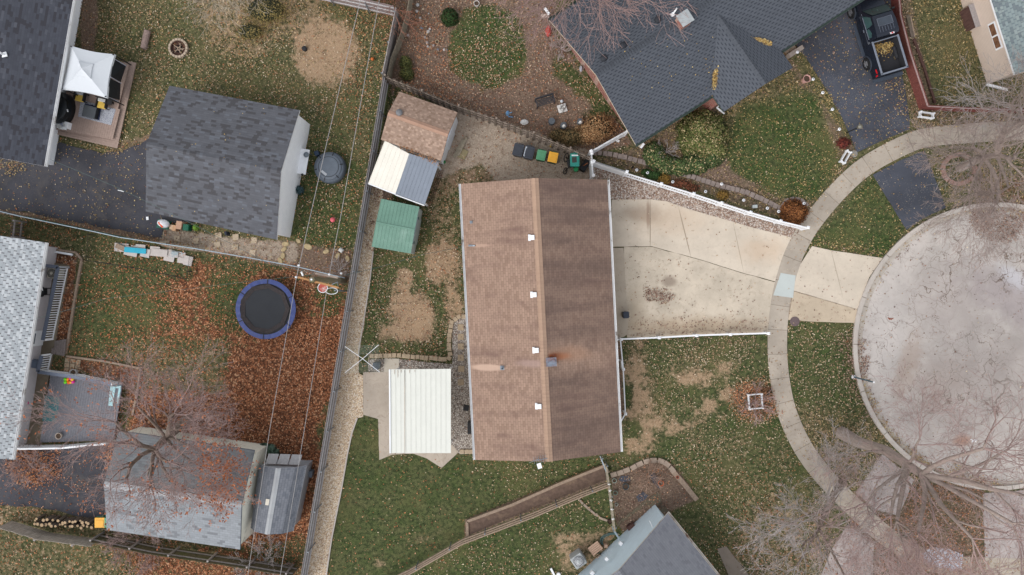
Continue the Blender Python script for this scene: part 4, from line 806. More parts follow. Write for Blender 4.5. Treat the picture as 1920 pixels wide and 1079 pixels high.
# east house
g_e = shingle('greygreen_shingle', (136, 148, 148), (112, 120, 124), .2, w=.32, h=.15, line=.2, vline=.0, var=.1, light=(.2, (150, 160, 158)), extra=lambda s, col, u, v: s.mix(s.m('MULTIPLY', s.m('LESS_THAN', s.m('FRACT', s.m('ADD', s.m('DIVIDE', u, .34), s.m('MULTIPLY', s.m('FLOOR', s.m('DIVIDE', v, .15)), .43))), .2), .6), col, C(96, 106, 112)))
ea = gable('house', 'tan sided house with a grey-green shingle roof in the upper right corner', 'house', [(1903, 140), (1819, -124), (2110, -214), (2194, 50)], 2.75, 4.1, g_e, siding('tan_siding', (226, 206, 190), .11), .35, .15, g_e, gutters=(0, 0), raker=m_white)
f = on_wall(ea, 0, 1.65, 3.3, 1.55, 2.1, 'window', m_white, .06); on_wall(ea, 0, 1.75, 2.42, 1.62, 2.03, 'pane', plain('brown_pane', (128, 92, 70), .2, .4, 4), .08, f); on_wall(ea, 0, 2.52, 3.2, 1.62, 2.03, 'pane', MC['brown_pane'], .08, f)
m = MB(); p0 = ea['a']; m.beam(Vector((p0.x-.1, p0.y-.05, .05)), Vector((p0.x+1.2, p0.y-.38, .05)), .14, .1); m.build('gutter', m_white, ea['root'])
# blue house, bottom
g_b = shingle('bluegrey_shingle', (122, 124, 130), (112, 113, 120), .15, w=.24, h=.13, line=.2, vline=.12, var=.05)
bh = gable('house', 'pale blue sided house with a blue-grey shingle roof at the bottom edge', 'house', [(1252, 963), (1458, 1219), (1256, 1395), (1056, 1143)], 2.75, 4.0, g_b, siding('blue_siding', (222, 240, 250), .1, line=.3), .35, .12, g_b, gutters=(1, 1), guttm=plain('cream_gutter', (206, 200, 192), .5, .1, 4, col2=(130, 96, 76), amt=.25))
def wbox(px, py, z, s, name, mat):
    m = MB(); m.box(P(px, py, z), s, s, s, .9); return m.build(name, mat, bh['root'])
wbox(1137, 1047, 1.9, .18, 'floodlight', m_white); wbox(1110, 1073, 1.6, .22, 'meter_box', m_white); wbox(1163, 1018, 1.2, .2, 'floodlight', m_white)
m = MB(); m.tube([P(1218, 977, 2.0), P(1224, 990, 2.5), P(1214, 976, 1.0)], .02, 5); m.build('cable', m_white, bh['root'])

# ---------------------------------------------------------------- fences
def poly_len(pts): return sum((b-a).length for a, b in zip(pts, pts[1:]))
def walk(pts, step):
    """points every step metres along a polyline (ground points)"""
    out = []; acc = 0; nxt = 0
    for a, b in zip(pts, pts[1:]):
        L = (b-a).length; d = (b-a)/L
        while nxt <= acc+L+1e-6: out.append((a+d*(nxt-acc), d)); nxt += step
        acc += L
    return out
def board_fence(name, label, line, h, mat, rails=(), railmat=None, side=1, bw=.14, gap=.01, th=.02, jit=.03, post=2.4, postmat=None, two=False, posth=None, cat='fence', group=None):
    pts = [P(x, y) for x, y in line]; c = sum(pts, Vector())/len(pts); root = empty(name, c, label, cat, group)
    m = MB()
    for k, (p, d) in enumerate(walk(pts, bw+gap)):
        n = Vector((-d.y, d.x, 0)); off = n*((.05 if k % 2 else -.05) if two else 0)*1.0 - (n*side*.03 if not two else Vector((0, 0, 0)))
        m.box(p+off+Vector((0, 0, .03)), bw, th, h+random.uniform(-jit, jit), math.atan2(d.y, d.x)+random.uniform(-.03, .03))
    m.build('boards', mat, root)
    for z in rails:
        m = MB()
        for a, b in zip(pts, pts[1:]):
            d = (b-a).normalized(); n = Vector((-d.y, d.x, 0))*side; m.beam(a+n*(.02 if not two else 0)+Vector((0, 0, z)), b+n*(.02 if not two else 0)+Vector((0, 0, z)), .045 if not two else .05, .09)
        m.build('rail', railmat or mat, root)
    if post:
        for p, d in walk(pts, post):
            n = Vector((-d.y, d.x, 0))*side; m = MB(); m.tube([p+n*.1, p+n*.1+Vector((0, 0, posth or h))], .035, 8) if postmat is m_galv else m.box(p+n*.06, .1, .1, posth or h+.03, math.atan2(d.y, d.x))
            if postmat is m_galv: m.box(p+n*.06+Vector((0, 0, h-.25)), .16, .05, .06, math.atan2(n.y, n.x)); m.box(p+n*.06+Vector((0, 0, .9)), .16, .05, .06, math.atan2(n.y, n.x))
            m.build('post', postmat or railmat or mat, root)
    return root
w_grey = wood('grey_fence_wood', (166, 158, 154), .25); w_greyl = wood('grey_rail_wood', (200, 196, 196), .15); w_brown = wood('brown_fence_wood', (116, 104, 94), .35, (90, 90, 66)); w_old = wood('old_bamboo_wood', (156, 146, 128), .3)
w_tan = wood('tan_timber', (160, 140, 122), .25); w_dk = wood('dark_timber', (92, 68, 62), .3)
board_fence('wooden_fence', 'long straight grey wooden privacy fence running beside the tan gravel strip', [(729, 165), (577, 1086)], 1.75, w_grey, (.35, .95, 1.55), w_greyl, -1, post=2.5, postmat=m_galv, posth=1.5) if False else None
board_fence('wooden_fence', 'long straight grey wooden privacy fence running beside the tan gravel strip', [(576, 1090), (729, 160)], 1.75, w_grey, (.35, .95, 1.5), w_greyl, -1, post=2.45, postmat=m_galv, posth=1.55)
board_fence('wooden_fence', 'grey wooden privacy fence along the top edge behind the dirt circle', [(560, -7), (657, 14), (747, 34)], 1.75, wood('grey_fence_pink', (150, 134, 130), .3), (.35, .95, 1.5), w_greyl, -1, post=2.3, postmat=m_galv, posth=1.55)
board_fence('wooden_fence', 'short grey wooden fence dropping from the top corner to the shed corner', [(727, 152), (751, 34)], 1.75, w_grey, (.4, 1.5), w_greyl, 1, post=1.9, postmat=m_galv, posth=1.5)
board_fence('wooden_fence', 'dark brown shadowbox fence curving from the shed to the white gate fence', [(730, 158), (790, 182), (850, 208), (910, 228), (965, 248), (1040, 278), (1104, 306)], 1.65, w_brown, (.3, .85, 1.4), wood('brown_rail', (150, 136, 124), .2), 1, bw=.14, gap=.07, two=True, jit=.004, post=2.4)
board_fence('wooden_fence', 'old leaning weathered board fence beside the brown soil at the top', [(732, 150), (738, 122), (757, 72), (768, 34), (776, -10)], 1.15, w_old, (.9,), w_old, 1, bw=.09, gap=.02, jit=.06, post=0)
board_fence('wooden_fence', 'small wooden gate fence by the lower end of the green slatted chain link fence', [(48, 417), (44, 450)], 1.1, w_brown, (.3, .9), w_grey, 1, bw=.1, gap=.08, post=1.0)
w_red = wood('red_stained_wood', (124, 72, 66), .18)
board_fence('wooden_fence', 'red stained wooden fence beside the black pickup', [(1664, -60), (1672, 40), (1690, 110), (1722, 207)], 1.05, w_red, (.95,), wood('pinkgrey_rail', (176, 150, 146), .15), -1, bw=.1, gap=.012, jit=.01, post=0)
board_fence('wooden_fence', 'red stained wooden fence running to the right edge above the sidewalk', [(1722, 207), (1800, 211), (1990, 216)], 1.05, w_red, (.95,), MC['pinkgrey_rail'], -1, bw=.1, gap=.012, jit=.01, post=0)
board_fence('wooden_fence', 'mossy wooden fence behind the weathered grey garage at the bottom', [(195, 1000), (300, 1022), (450, 1044), (560, 1062)], 1.4, wood('mossy_fence', (108, 100, 80), .3, (96, 104, 60)), (.4, 1.1), w_grey, 1, bw=.13, post=2.4)
board_fence('wooden_fence', 'leaning grey plank fence below the split log pile', [(24, 978), (96, 1000), (190, 1012)], 1.2, wood('plank_fence', (184, 174, 162), .25), (.4, .95), w_grey, -1, bw=.12, gap=.02, post=2.3)
# white vinyl
def vinyl(name, label, line, h, solid=False, post_at=None, cap=True, pk=.075, gapk=.075, posth=None, rails=None, cat='fence'):
    pts = [P(x, y) for x, y in line]; c = sum(pts, Vector())/len(pts); root = empty(name, c, label, cat); ps = [P(x, y) for x, y in (post_at or line)]
    if solid:
        m = MB()
        for a, b in zip(pts, pts[1:]): m.beam(a+Vector((0, 0, .05)), b+Vector((0, 0, .05)), .05, h-.1)
        m.build('panel', m_whited, root)
    elif pk:
        m = MB()
        for p, d in walk(pts, pk+gapk): m.box(p+Vector((0, 0, .06)), pk, .03, h-.06, math.atan2(d.y, d.x))
        m.build('pickets', m_whited, root)
    for z in (rails or (.12, h-.14)):
        m = MB()
        for a, b in zip(pts, pts[1:]): m.beam(a+Vector((0, 0, z)), b+Vector((0, 0, z)), .07, .09)
        m.build('rail', m_whited, root)
    d = (pts[-1]-pts[0]).normalized(); a_ = math.atan2(d.y, d.x)
    for p in ps:
        m = MB(); m.box(p, .13, .13, (posth or h)+.06, a_); po = m.build('post', m_whited, root)
        if cap: m = MB(); m.box(p+Vector((0, 0, (posth or h)+.06)), .17, .17, .04, a_); m.lathe(p+Vector((0, 0, (posth or h)+.1)), [(.09, 0), (.02, .05)], 4); m.build('post_cap', m_whited, po)
    return root
vinyl('picket_fence', 'white vinyl fence panel rising from the bins to the blue-black house', [(1103, 293), (1170, 255)], 1.5, True)
vinyl('picket_fence', 'short white vinyl gate between the bins corner and the brown roof', [(1104, 297), (1105, 313), (1107, 337)], 1.5, True, cat='gate')
vinyl('picket_fence', 'solid white vinyl fence panel at the gravel corner', [(1108, 311), (1168, 330)], 1.45, True)
vinyl('picket_fence', 'long white picket fence sloping between the gravel and the flower bed', [(1168, 330), (1233, 350), (1292, 368), (1343, 385), (1396, 402), (1451, 418), (1501, 430)], 1.05, False)
vinyl('rail_fence', 'low white post and rail fence between the concrete slab and the front lawn', [(1150, 637), (1161, 635), (1232, 632), (1302, 628), (1363, 626), (1434, 624)], .75, False, pk=0, rails=(.3, .66), post_at=[(1161, 635), (1231, 632), (1300, 628), (1362, 626), (1432, 624)], cap=True)
vinyl('rail_fence', 'thin white rail fence enclosing the mulch strip along the brown house', [(1160, 637), (1165, 690), (1169, 772), (1160, 788)], .75, False, pk=0, rails=(.66,), post_at=[(1165, 690), (1169, 772)], cap=True)
# chain link
m_slat = plain('green_slat', (30, 84, 70), .6, .15, 3); m_wire = plain('chain_wire', (120, 124, 126), .5, .1, 5, .5); m_toprail = plain('rail_steel', (178, 192, 200), .4, .08, 4, .4)
def chainlink(name, label, line, h, slats=None, r=.03, wire=.22, post=2.6, cat='fence', wm=None, rm=None):
    pts = [P(x, y) for x, y in line]; c = sum(pts, Vector())/len(pts); root = empty(name, c, label, cat)
    m = MB(); m.tube([p+Vector((0, 0, h)) for p in pts], r, 6); m.build('top_rail', rm or m_toprail, root)
    m = MB(); w_ = walk(pts, wire); z0 = .05
    for (p, d) in w_:
        m.tube([p+Vector((0, 0, z0)), p+d*wire+Vector((0, 0, h*.5)), p+d*wire*2+Vector((0, 0, h))], .0045, 3); m.tube([p+d*wire*2+Vector((0, 0, z0)), p+d*wire+Vector((0, 0, h*.5)), p+Vector((0, 0, h))], .0045, 3)
    m.build('mesh_wire', wm or m_wire, root)
    for p, d in walk(pts, post):
        m = MB(); m.tube([p, p+Vector((0, 0, h+.05))], .028, 8); m.build('post', rm or m_galv, root)
    if slats:
        sp = [P(x, y) for x, y in slats]; m = MB()
        for p, d in walk(sp, .09):
            n = Vector((-d.y, d.x, 0)); m.box(p+n*.03+Vector((0, 0, .05)), .075, .012, h-.12, math.atan2(d.y, d.x))
        m.build('privacy_slats', m_slat, root)
    return root
chainlink('chain_link_fence', 'chain link fence with green privacy slats between the left driveway and the leaf covered yard', [(-60, 382), (2, 395), (65, 410), (195, 437), (245, 448), (385, 469), (490, 487), (570, 502), (655, 522)], 1.2, [(55, 408), (195, 437), (245, 448), (385, 469)])
chainlink('dog_pen_fence', 'low dark wire pen fence around the dirt patch with white boards', [(176, 441), (172, 489), (270, 505), (358, 524), (364, 478)], .6, None, .012, .12, 1.4, wm=plain('dark_wire', (64, 58, 54), .7, .1, 4), rm=MC['dark_wire'])
# rail fence at the bottom
def rail_fence(name, label, line, h, rails, mat, postmat, sp=2.3, w=.05, hh=.1, mesh=False, posth=None):
    pts = [P(x, y) for x, y in line]; c = sum(pts, Vector())/len(pts); root = empty(name, c, label, 'fence')
    for (z, o) in rails:
        m = MB()
        for a, b in zip(pts, pts[1:]):
            d = (b-a).normalized(); n = Vector((-d.y, d.x, 0)); m.beam(a+n*o+Vector((0, 0, z)), b+n*o+Vector((0, 0, z)), w, hh)
        m.build('rail', mat, root)
    for p, d in walk(pts, sp):
        n = Vector((-d.y, d.x, 0)); m = MB(); m.tube([p+n*.09, p+n*.09+Vector((0, 0, posth or h))], .035, 8); m.box(p+n*.04+Vector((0, 0, h-.2)), .05, .16, .07, math.atan2(d.y, d.x)); m.build('post', postmat, root)
    return root
rail_fence('rail_fence', 'weathered three rail wooden fence along the raised bed at the bottom', [(723, 1087), (770, 1064), (868, 1008), (1000, 958), (1090, 920), (1138, 902)], 1.2, ((.3, 0), (.7, 0), (1.08, .0)), w_tan, m_galv, 2.35, .07, .13)
rail_fence('rail_fence', 'grey wooden fence with white ornaments beside the pots', [(1132, 866), (1139, 910), (1148, 985)], 1.15, ((.4, 0), (1.05, 0)), w_old, m_galv, 1.9, .09, .1)
rail_fence('metal_gate', 'narrow metal gate leaning against the pale blue wall', [(1146, 985), (1168, 1018)], 1.1, ((.2, 0), (.6, 0), (1.08, 0)), m_toprail, m_galv, 1.2, .04, .04)
rail_fence('metal_gate', 'small blueish metal gate at the lower corner of the brown house', [(1124, 854), (1133, 878)], 1.0, ((.2, 0), (.95, 0)), m_toprail, m_galv, .8, .05, .05)
# railings of the left house
m_blueg = plain('bluegrey_paint', (112, 120, 136), .6, .08, 3)
def railing(label, line, h=1.0, name='porch_railing', topw=.16, bal=.15, top=None, sidemat=None):
    pts = [P(x, y) for x, y in line]; c = sum(pts, Vector())/len(pts); root = empty(name, c, label, 'railing')
    m = MB()
    for a, b in zip(pts, pts[1:]): m.beam(a+Vector((0, 0, h)), b+Vector((0, 0, h)), topw, .04)
    m.build('handrail', top or m_blueg, root); m = MB()
    for a, b in zip(pts, pts[1:]): m.beam(a+Vector((0, 0, .1)), b+Vector((0, 0, .1)), .06, .07)
    m.build('bottom_rail', m_white, root); m = MB()
    for p, d in walk(pts, bal): m.box(p+Vector((0, 0, .12)), .045, .045, h-.12, math.atan2(d.y, d.x))
    m.build('balusters', m_white, root)
    for p in pts: m = MB(); m.box(p, .11, .11, h+.02, .1); m.build('post', m_white, root)
    return root
railing('long porch railing with white balusters beside the air conditioner', [(129, 502), (101, 636)], topw=.22)
railing('short blue-grey porch railing behind the air conditioner', [(86, 497), (129, 502)], topw=.2)
railing('short porch railing with white balusters above the deck corner', [(99, 664), (92, 694)], topw=.22)
railing('blue-grey railing along the upper edge of the grey deck', [(92, 694), (158, 703), (226, 717)], topw=.2)
railing('white solid railing along the lower edge of the grey deck', [(30, 832), (60, 835), (130, 834), (215, 826)], bal=.11, topw=.1, top=m_white)

# ---------------------------------------------------------------- wooden decks, beds and edging
def planks(name, poly, z, mat, dirn, w=.14, gap=.008, th=.04, parent=None, label=None, cat=None, kind=None, edge=None):
    """boards clipped to a convex polygon; dirn: the boards' direction in degrees of the map"""
    pts = [Vector((p.x, p.y)) for p in PL(poly, z)]; d = Vector((math.cos(R(dirn)), math.sin(R(dirn)))); n = Vector((-d.y, d.x)); m = MB()
    lo = min(p.dot(n) for p in pts); hi = max(p.dot(n) for p in pts); t = lo+w/2
    while t < hi:
        xs_ = []
        for i in range(len(pts)):
            a, b = pts[i], pts[(i+1) % len(pts)]; u, v = a.dot(n)-t, b.dot(n)-t
            if u*v < 0: q = a+(b-a)*(u/(u-v)); xs_.append(q.dot(d))
        if len(xs_) >= 2:
            xs_.sort(); a = d*xs_[0]+n*t; b = d*xs_[-1]+n*t; m.beam((a.x, a.y, z-th), (b.x, b.y, z-th), w-gap, th)
        t += w
    o = m.build(name, mat, parent)
    if label: tag(o, label, cat)
    if kind: tag(o, kind=kind)
    return o
def prism(name, poly, z0, z1, mat, parent=None, label=None, cat=None):
    m = MB(); m.slab(PL(poly, z1), z1-z0); o = m.build(name, mat, parent)
    if label: tag(o, label, cat)
    return o
DECK = [(142, 110), (255, 118), (220, 277), (104, 252)]
w_deck = wood('tan_deck_wood', (172, 150, 138), .14); w_gdeck = wood('grey_deck_wood', (124, 124, 130), .2)
dk = empty('deck', P(180, 200), 'two level tan wooden deck under the white gazebo', 'deck')
prism('step_base', [(144, 112), (254, 118), (219, 275), (106, 251)], .0, .12, w_deck, dk)
planks('lower_step', DECK, .17, w_deck, -13, parent=dk); planks('upper_platform', [(144, 106), (241, 120), (211, 262), (103, 243)], .34, w_deck, 76, parent=dk)
prism('platform_base', [(146, 109), (239, 122), (209, 260), (106, 242)], .1, .29, w_dk, dk)
gdk = empty('deck', P(155, 770), 'weathered grey wooden deck with a teal mat at the left', 'deck')
planks('platform', [(93, 703), (229, 718), (213, 826), (76, 830)], .4, w_gdeck, 81, w=.15, parent=gdk); prism('platform_base', [(95, 706), (226, 720), (211, 824), (79, 828)], 0, .34, w_dk, gdk)
prism('mat', [(84, 742), (112, 746), (105, 792), (79, 789)], .4, .415, plain('teal_mat', (78, 128, 132), .9, .15, 5), None, 'teal rectangular mat on the left side of the grey deck', 'mat')
planks('wooden_path', [(101, 640), (124, 636), (120, 668), (97, 664)], .3, wood('path_board', (126, 116, 112), .2), 84, label='short weathered board landing between the two porch railings', cat='landing')
prism('path', [(76, 490), (129, 497), (100, 660), (92, 700), (75, 835), (22, 838), (60, 640)], 0, .1, concrete('porch_concrete', (140, 128, 110), .25, dirtamt=.5)); tag(COL.objects[-1], kind='structure', label='stained concrete porch walk along the left house')
prism('doormat', [(70, 621), (84, 622), (80, 643), (67, 642)], .1, .12, plain('brown_mat', (110, 72, 56), .95, .2, 8), None, 'reddish brown doormat on the left house porch', 'doormat')
def edging(name, label, cat, line, w, h, mat, z=0, closed=False):
    pts = PL(line, z); m = MB()
    for a, b in zip(pts, pts[1:]): m.beam(a, b, w, h)
    return tag(m.build(name, mat), label, cat)
edging('timber_edging', 'timber edging round the mulch bed beside the porch railing', 'edging', [(96, 467), (144, 474), (155, 487), (147, 530), (129, 640), (124, 664)], .13, .14, w_tan)
edging('timber_edging', 'timber edging round the bare bed right of the grey deck', 'edging', [(126, 668), (200, 678), (265, 691), (260, 730), (250, 778)], .12, .14, w_tan)
edging('downspout_pipe', 'white downspout pipe lying on the mulch by the porch', 'pipe', [(95, 471), (137, 478)], .12, .1, m_white, .12)
gb_ = empty('raised_bed', P(1000, 940), 'long timber edged raised bed with bare soil at the bottom fence', 'raised bed')
m = MB()
for a, b in zip(PL([(877, 1006), (876, 976), (960, 945), (1050, 905), (1133, 872)]), PL([(876, 976), (960, 945), (1050, 905), (1133, 872), (1140, 885)])): m.beam(a, b, .17, .26)
m.build('timber_frame', w_tan, gb_); prism('soil_fill', [(879, 1004), (879, 979), (962, 947), (1052, 908), (1132, 875), (1136, 900), (1000, 952), (880, 1004)], .0, .16, plain('bed_soil', (112, 92, 80), .95, .25, 5, bump=.4, col2=(134, 112, 94), amt=.3), gb_)
def block_row(name, label, line, size, h, mat, group=None, step=None, cat='edging', jit=.02, w2=None):
    """a row of edging blocks: each block a part"""
    pts = [P(x, y) for x, y in spline(line, 6)]; c = sum(pts, Vector())/len(pts); root = empty(name, c, label, cat)
    for p, d in walk(pts, step or size*1.06):
        m = MB(); m.box(p+Vector((random.uniform(-jit, jit), random.uniform(-jit, jit), -.02)), size*random.uniform(.9, 1.02), (w2 or size), h+.02+random.uniform(-.01, .01), math.atan2(d.y, d.x)+random.uniform(-.1, .1)); m.build('block', mat, root, bevel=.015)
    return root
b_tan = plain('tan_block', (180, 160, 134), .85, .18, 3, bump=.3); b_grey = plain('grey_block', (146, 132, 124), .85, .2, 3, bump=.3); b_st = plain('flag_stone', (166, 148, 132), .85, .2, 2, bump=.3)
block_row('block_edging', 'tan block edging round the pebble bed behind the brown house', [(878, 594), (862, 594), (848, 603), (844, 620), (842, 650), (842, 672), (800, 671), (751, 667), (722, 667), (690, 668)], .27, .1, b_tan)
block_row('block_edging', 'three tan blocks closing the pebble bed by the awning', [(866, 847), (892, 846)], .27, .1, b_tan)
block_row('block_edging', 'dark block edging curving below the green hedge to the sidewalk', [(1115, 287), (1160, 293), (1210, 306), (1260, 322), (1310, 336), (1360, 352), (1400, 362), (1440, 380), (1462, 390), (1472, 380), (1488, 374), (1505, 380), (1514, 392)], .3, .14, b_grey)
block_row('block_edging', 'curved stone block edging round the pot bed below the brown house', [(1150, 890), (1175, 881), (1195, 872), (1215, 864), (1238, 864), (1252, 872), (1262, 882)], .42, .14, b_st, w2=.3)
edging('timber_edging', 'two grey timbers continuing the stone edge down the lawn', 'edging', [(1258, 880), (1280, 905), (1306, 937)], .3, .12, w_tan)
block_row('block_edging', 'broken line of small stones crossing the grass at the bottom', [(1084, 934), (1100, 952), (1118, 966), (1139, 977)], .3, .07, b_st, w2=.14, jit=.04)
tr = block_row('tree_ring', 'ring of pinkish blocks round the tree by the north driveway', [(1797+30*math.cos(t), 318+27*math.sin(t)) for t in [math.radians(a) for a in range(40, 391, 15)]], .26, .12, plain('pink_block', (160, 128, 116), .85, .15, 3))
edging('border_board', 'thin white border board between gravel strip and upper lawn', 'edging', [(700, 472), (694, 525), (684, 590), (674, 650), (672, 668)], .07, .08, plain('pale_board', (206, 196, 186), .8, .1, 3))
edging('border_board', 'thin white border board between gravel strip and lower lawn', 'edging', [(670, 784), (660, 812), (652, 850), (640, 920), (622, 1010), (609, 1100)], .08, .08, MC['pale_board'])
# ---------------------------------------------------------------- stepping stones
def stone(px, py, s, label, group, mat=b_tan, rot=0, asp=1, z=.02):
    m = MB(); m.box(P(px, py, 0), s, s*asp, z+.03, rot); tag(m.build('stepping_stone', mat, bevel=.015), label, 'stepping stone', group)
for k, (x, y) in enumerate(((864, 614), (864, 632), (864, 650), (864, 671), (865, 692), (864, 717))):
    stone(x, y, .38, '%s square stepping stone from the top in the pebble bed behind the brown house' % ORDN[k], 'stepping stones in the pebble bed')
for k, (x, y, r) in enumerate(((314, 455, .1), (332, 448, .1), (367, 452, .1), (410, 442, -.1), (408, 459, -.2), (442, 445, 0), (441, 464, .1), (477, 451, .1), (474, 474, .1))):
    stone(x, y, .38 if k != 0 else .3, '%s pale square slab from the left in the soil strip under the charcoal garage roof' % ORDN[k], 'slabs below the charcoal garage', plain('pale_slab_stone', (192, 174, 150), .85, .1, 3), -r, .95)
stone(868, 289, .5, 'mossy square slab lying right of the tan shed', None, plain('mossy_slab', (158, 146, 112), .9, .15, 4), -.45, 1.2)
gr2 = empty('paver_square', P(138, 683), 'square of tan pavers in the bed above the grey deck', 'pavers')
for i in range(3):
    for j in range(3):
        m = MB(); m.box(P(127+i*10+j*-1, 676+j*9+i*1.4, 0), .29, .27, .05, -.14); m.build('paver', b_tan, gr2)
for k, (x, y, s) in enumerate(((536, 458, .4), (533, 468, .34), (531, 480, .36), (526, 489, .36), (578, 463, .46), (612, 472, .36), (634, 480, .34), (652, 485, .34), (560, 452, .3))):
    m = MB(); m.lathe(P(x, y, 0), [(s*.5, 0), (s*.52, .06), (s*.4, .1)], 7, rz=k*.7, sx=1.2, sy=.8); tag(m.build('limestone_rock', plain('yellow_rock', (186, 166, 128), .9, .2, 4, bump=.4)), '%s yellowish flat rock in the border between garage corner and utility pole' % ORDN[k], 'rock', 'rocks bordering the garage bed')
# ---------------------------------------------------------------- gazebo and patio set
gz = empty('gazebo', P(165, 145), 'white fabric gazebo canopy with a raised vented top over the deck', 'gazebo')
m_canvas = plain('white_canvas', (214, 218, 222), .8, .02, .8)
GC = [P(133, 86, 2.2), P(215, 102, 2.2), P(200, 184, 2.2), P(115, 168, 2.2)]; gc = sum(GC, Vector())/4; apex = gc+Vector((0, 0, .5))
def canopy(cs, ap, sag, n=10):
    m = MB(); N = len(cs)
    for i in range(N):
        a, b = cs[i], cs[(i+1) % N]; rows = []
        for r in range(n+1):
            t = r/n; row = []
            for s_ in range(n+1):
                u = s_/n; e = lerp(a, b, u); mid = 4*u*(1-u); e = e+(gc-e)*(.07*mid); p = lerp(e, ap, t); p = p-Vector((0, 0, sag*mid*math.sin(PI*min(1, t*1.0))*.5)); row.append(p)
            rows.append(row)
        for r in range(n):
            for s_ in range(n): m.face([rows[r][s_], rows[r][s_+1], rows[r+1][s_+1], rows[r+1][s_]][::-1])
        for s_ in range(n): m.face([rows[0][s_], rows[0][s_+1], rows[0][s_+1]-Vector((0, 0, .16)), rows[0][s_]-Vector((0, 0, .16))])
    return m
canopy(GC, apex, .05).build('canopy', m_canvas, gz, smooth=False)
G2 = [lerp(c, gc, .67)+Vector((0, 0, .4)) for c in GC]; canopy(G2, apex+Vector((0, 0, .16)), .02, 6).build('canopy_top', m_canvas, gz)
for c in GC: m = MB(); p = lerp(c, gc, .04); m.box((p.x, p.y, .34), .06, .06, 1.94, -.2); m.build('post', m_dark, gz)
m_net = plain('dark_netting', (34, 38, 44), .6, .15, 3)
def net(q, nm='net_curtain'):
    m = MB(); pts = [P(x, y, z) for x, y, z in q]; m.slab(pts, .02); return m.build(nm, m_net, gz)
net([(213, 106, 2.1), (236, 124, .9), (229, 143, .5), (226, 154, .5), (208, 145, 2.1)]); net([(207, 147, 2.1), (226, 157, .5), (224, 188, .5), (200, 181, 2.1)])
for a, b in (((213, 110, 2.1), (237, 124, .9)), ((208, 145, 2.1), (228, 157, .8)), ((200, 182, 2.1), (223, 191, .8))):
    m = MB(); m.tube([P(*a)+Vector((0, 0, .05)), P(*b)+Vector((0, 0, .05))], .03, 6); m.build('net_cord', plain('pale_cord', (170, 170, 182), .7, .1, 3), gz)
rz_ = R(-13)
def rug():
    s = NT('rug_pattern'); n = s.n('ShaderNodeTexVoronoi', {'Scale': 9.0, 'Randomness': .15}, distance='CHEBYCHEV'); s.set(n.inputs['Vector'], s.pos)
    f = s.m('FRACT', s.m('MULTIPLY', n.outputs['Distance'], 4.0)); return s.done(s.mix(s.m('GREATER_THAN', f, .5), C(52, 58, 86), C(214, 216, 222)), .95)
prism('rug', [(152, 188), (217, 205), (208, 235), (146, 219)], .345, .355, rug(), None, 'blue and white patterned outdoor rug on the tan deck', 'rug')
prism('rug', [(159, 194), (190, 202), (186, 226), (156, 217)], .356, .362, plain('navy_cloth', (56, 62, 92), .95, .2, 8), None, 'plain navy mat lying on the patterned rug', 'rug')
def cushion_chair(px, py, label):
    root = empty('patio_chair', P(px, py, .35), label, 'chair', 'cushioned chairs on the deck'); z = .35
    def bx(dx, dy, z0, sx, sy, sz, nm, mat, par=root, bev=.03):
        c = P(px, py, z)+Matrix.Rotation(rz_, 3, 'Z') @ Vector((dx, dy, 0)); m = MB(); m.box(Vector((c.x, c.y, z0)), sx, sy, sz, rz_); return m.build(nm, mat, par, bevel=bev)
    bx(0, 0, z+.28, .56, .56, .05, 'seat', m_dark, bev=.01); bx(0, -.05, z+.34, .5, .5, .12, 'cushion', plain('yellow_cushion', (222, 186, 88), .9, .08, 3)); bx(0, .2, z+.46, .46, .22, .1, 'pillow', plain('floral_cushion', (206, 206, 200), .9, .25, 9, col2=(120, 130, 160), amt=.5))
    bx(0, .3, z+.3, .56, .06, .5, 'backrest', m_dark, bev=.01); bx(.29, 0, z+.3, .05, .5, .28, 'armrest', m_dark, bev=.01); bx(-.29, 0, z+.3, .05, .5, .28, 'armrest', m_dark, bev=.01)
    for sx in (-.24, .24):
        for sy in (-.24, .24): bx(sx, sy, z, .05, .05, .28, 'leg', m_dark, bev=0)
cushion_chair(158, 185, 'yellow cushioned chair at the left under the gazebo edge'); cushion_chair(199, 198, 'yellow cushioned chair at the right under the gazebo edge')
ct = empty('fire_table', P(175, 213, .35), 'square dark grey covered table on the patterned rug', 'table'); q_ = P(175, 213, .35)
m = MB(); m.box(q_, .72, .66, .38, rz_); m.build('base', m_dark, ct, bevel=.02); m = MB(); m.box(q_+Vector((0, 0, .38)), .8, .72, .06, rz_); m.build('top', plain('grey_top', (84, 88, 92), .7, .12, 5), ct, bevel=.02)
st = empty('side_table', P(212, 194, .35), 'small black side table by the gazebo net', 'table'); q_ = P(212, 194, .35); m = MB(); m.box(q_+Vector((0, 0, .5)), .5, .4, .04, rz_); m.build('top', m_dark, st)
m = MB(); m.box(q_, .1, .1, .5, rz_); m.build('leg', m_dark, st)
for (px, py, sx, sy, sz, lab) in ((124, 207, 1.05, 2.1, .95, 'large black grill cover bulging beside the top left house'),):
    m = MB(); c = P(px, py, .35); prof = [(.5, 0), (.5, .5), (.47, .8), (.38, .93), (.02, .98)]; m.lathe(c, prof, 28, sx=1.15, sy=1.95, rz=R(-10)); o = m.build('grill_cover', plain('black_cover', (26, 30, 34), .45, .3, 2, bump=.3), smooth=True); tag(o, lab, 'grill cover')
m = MB(); c = P(116, 205, 1.2); m.lathe(c, [(.42, 0), (.36, .18), (.02, .24)], 20, sx=1, sy=1.6, rz=R(-14)); m.build('lid_bulge', MC['black_cover'], o, smooth=True)
m = MB(); m.box(P(127, 208, 1.33), .06, .16, .03, .2); m.build('brand_tag', m_white, o)
ch2 = empty('patio_chair', P(126, 238, .35), 'white slatted chair draped with a floral cloth near the deck edge', 'chair'); c = P(126, 238, .35)
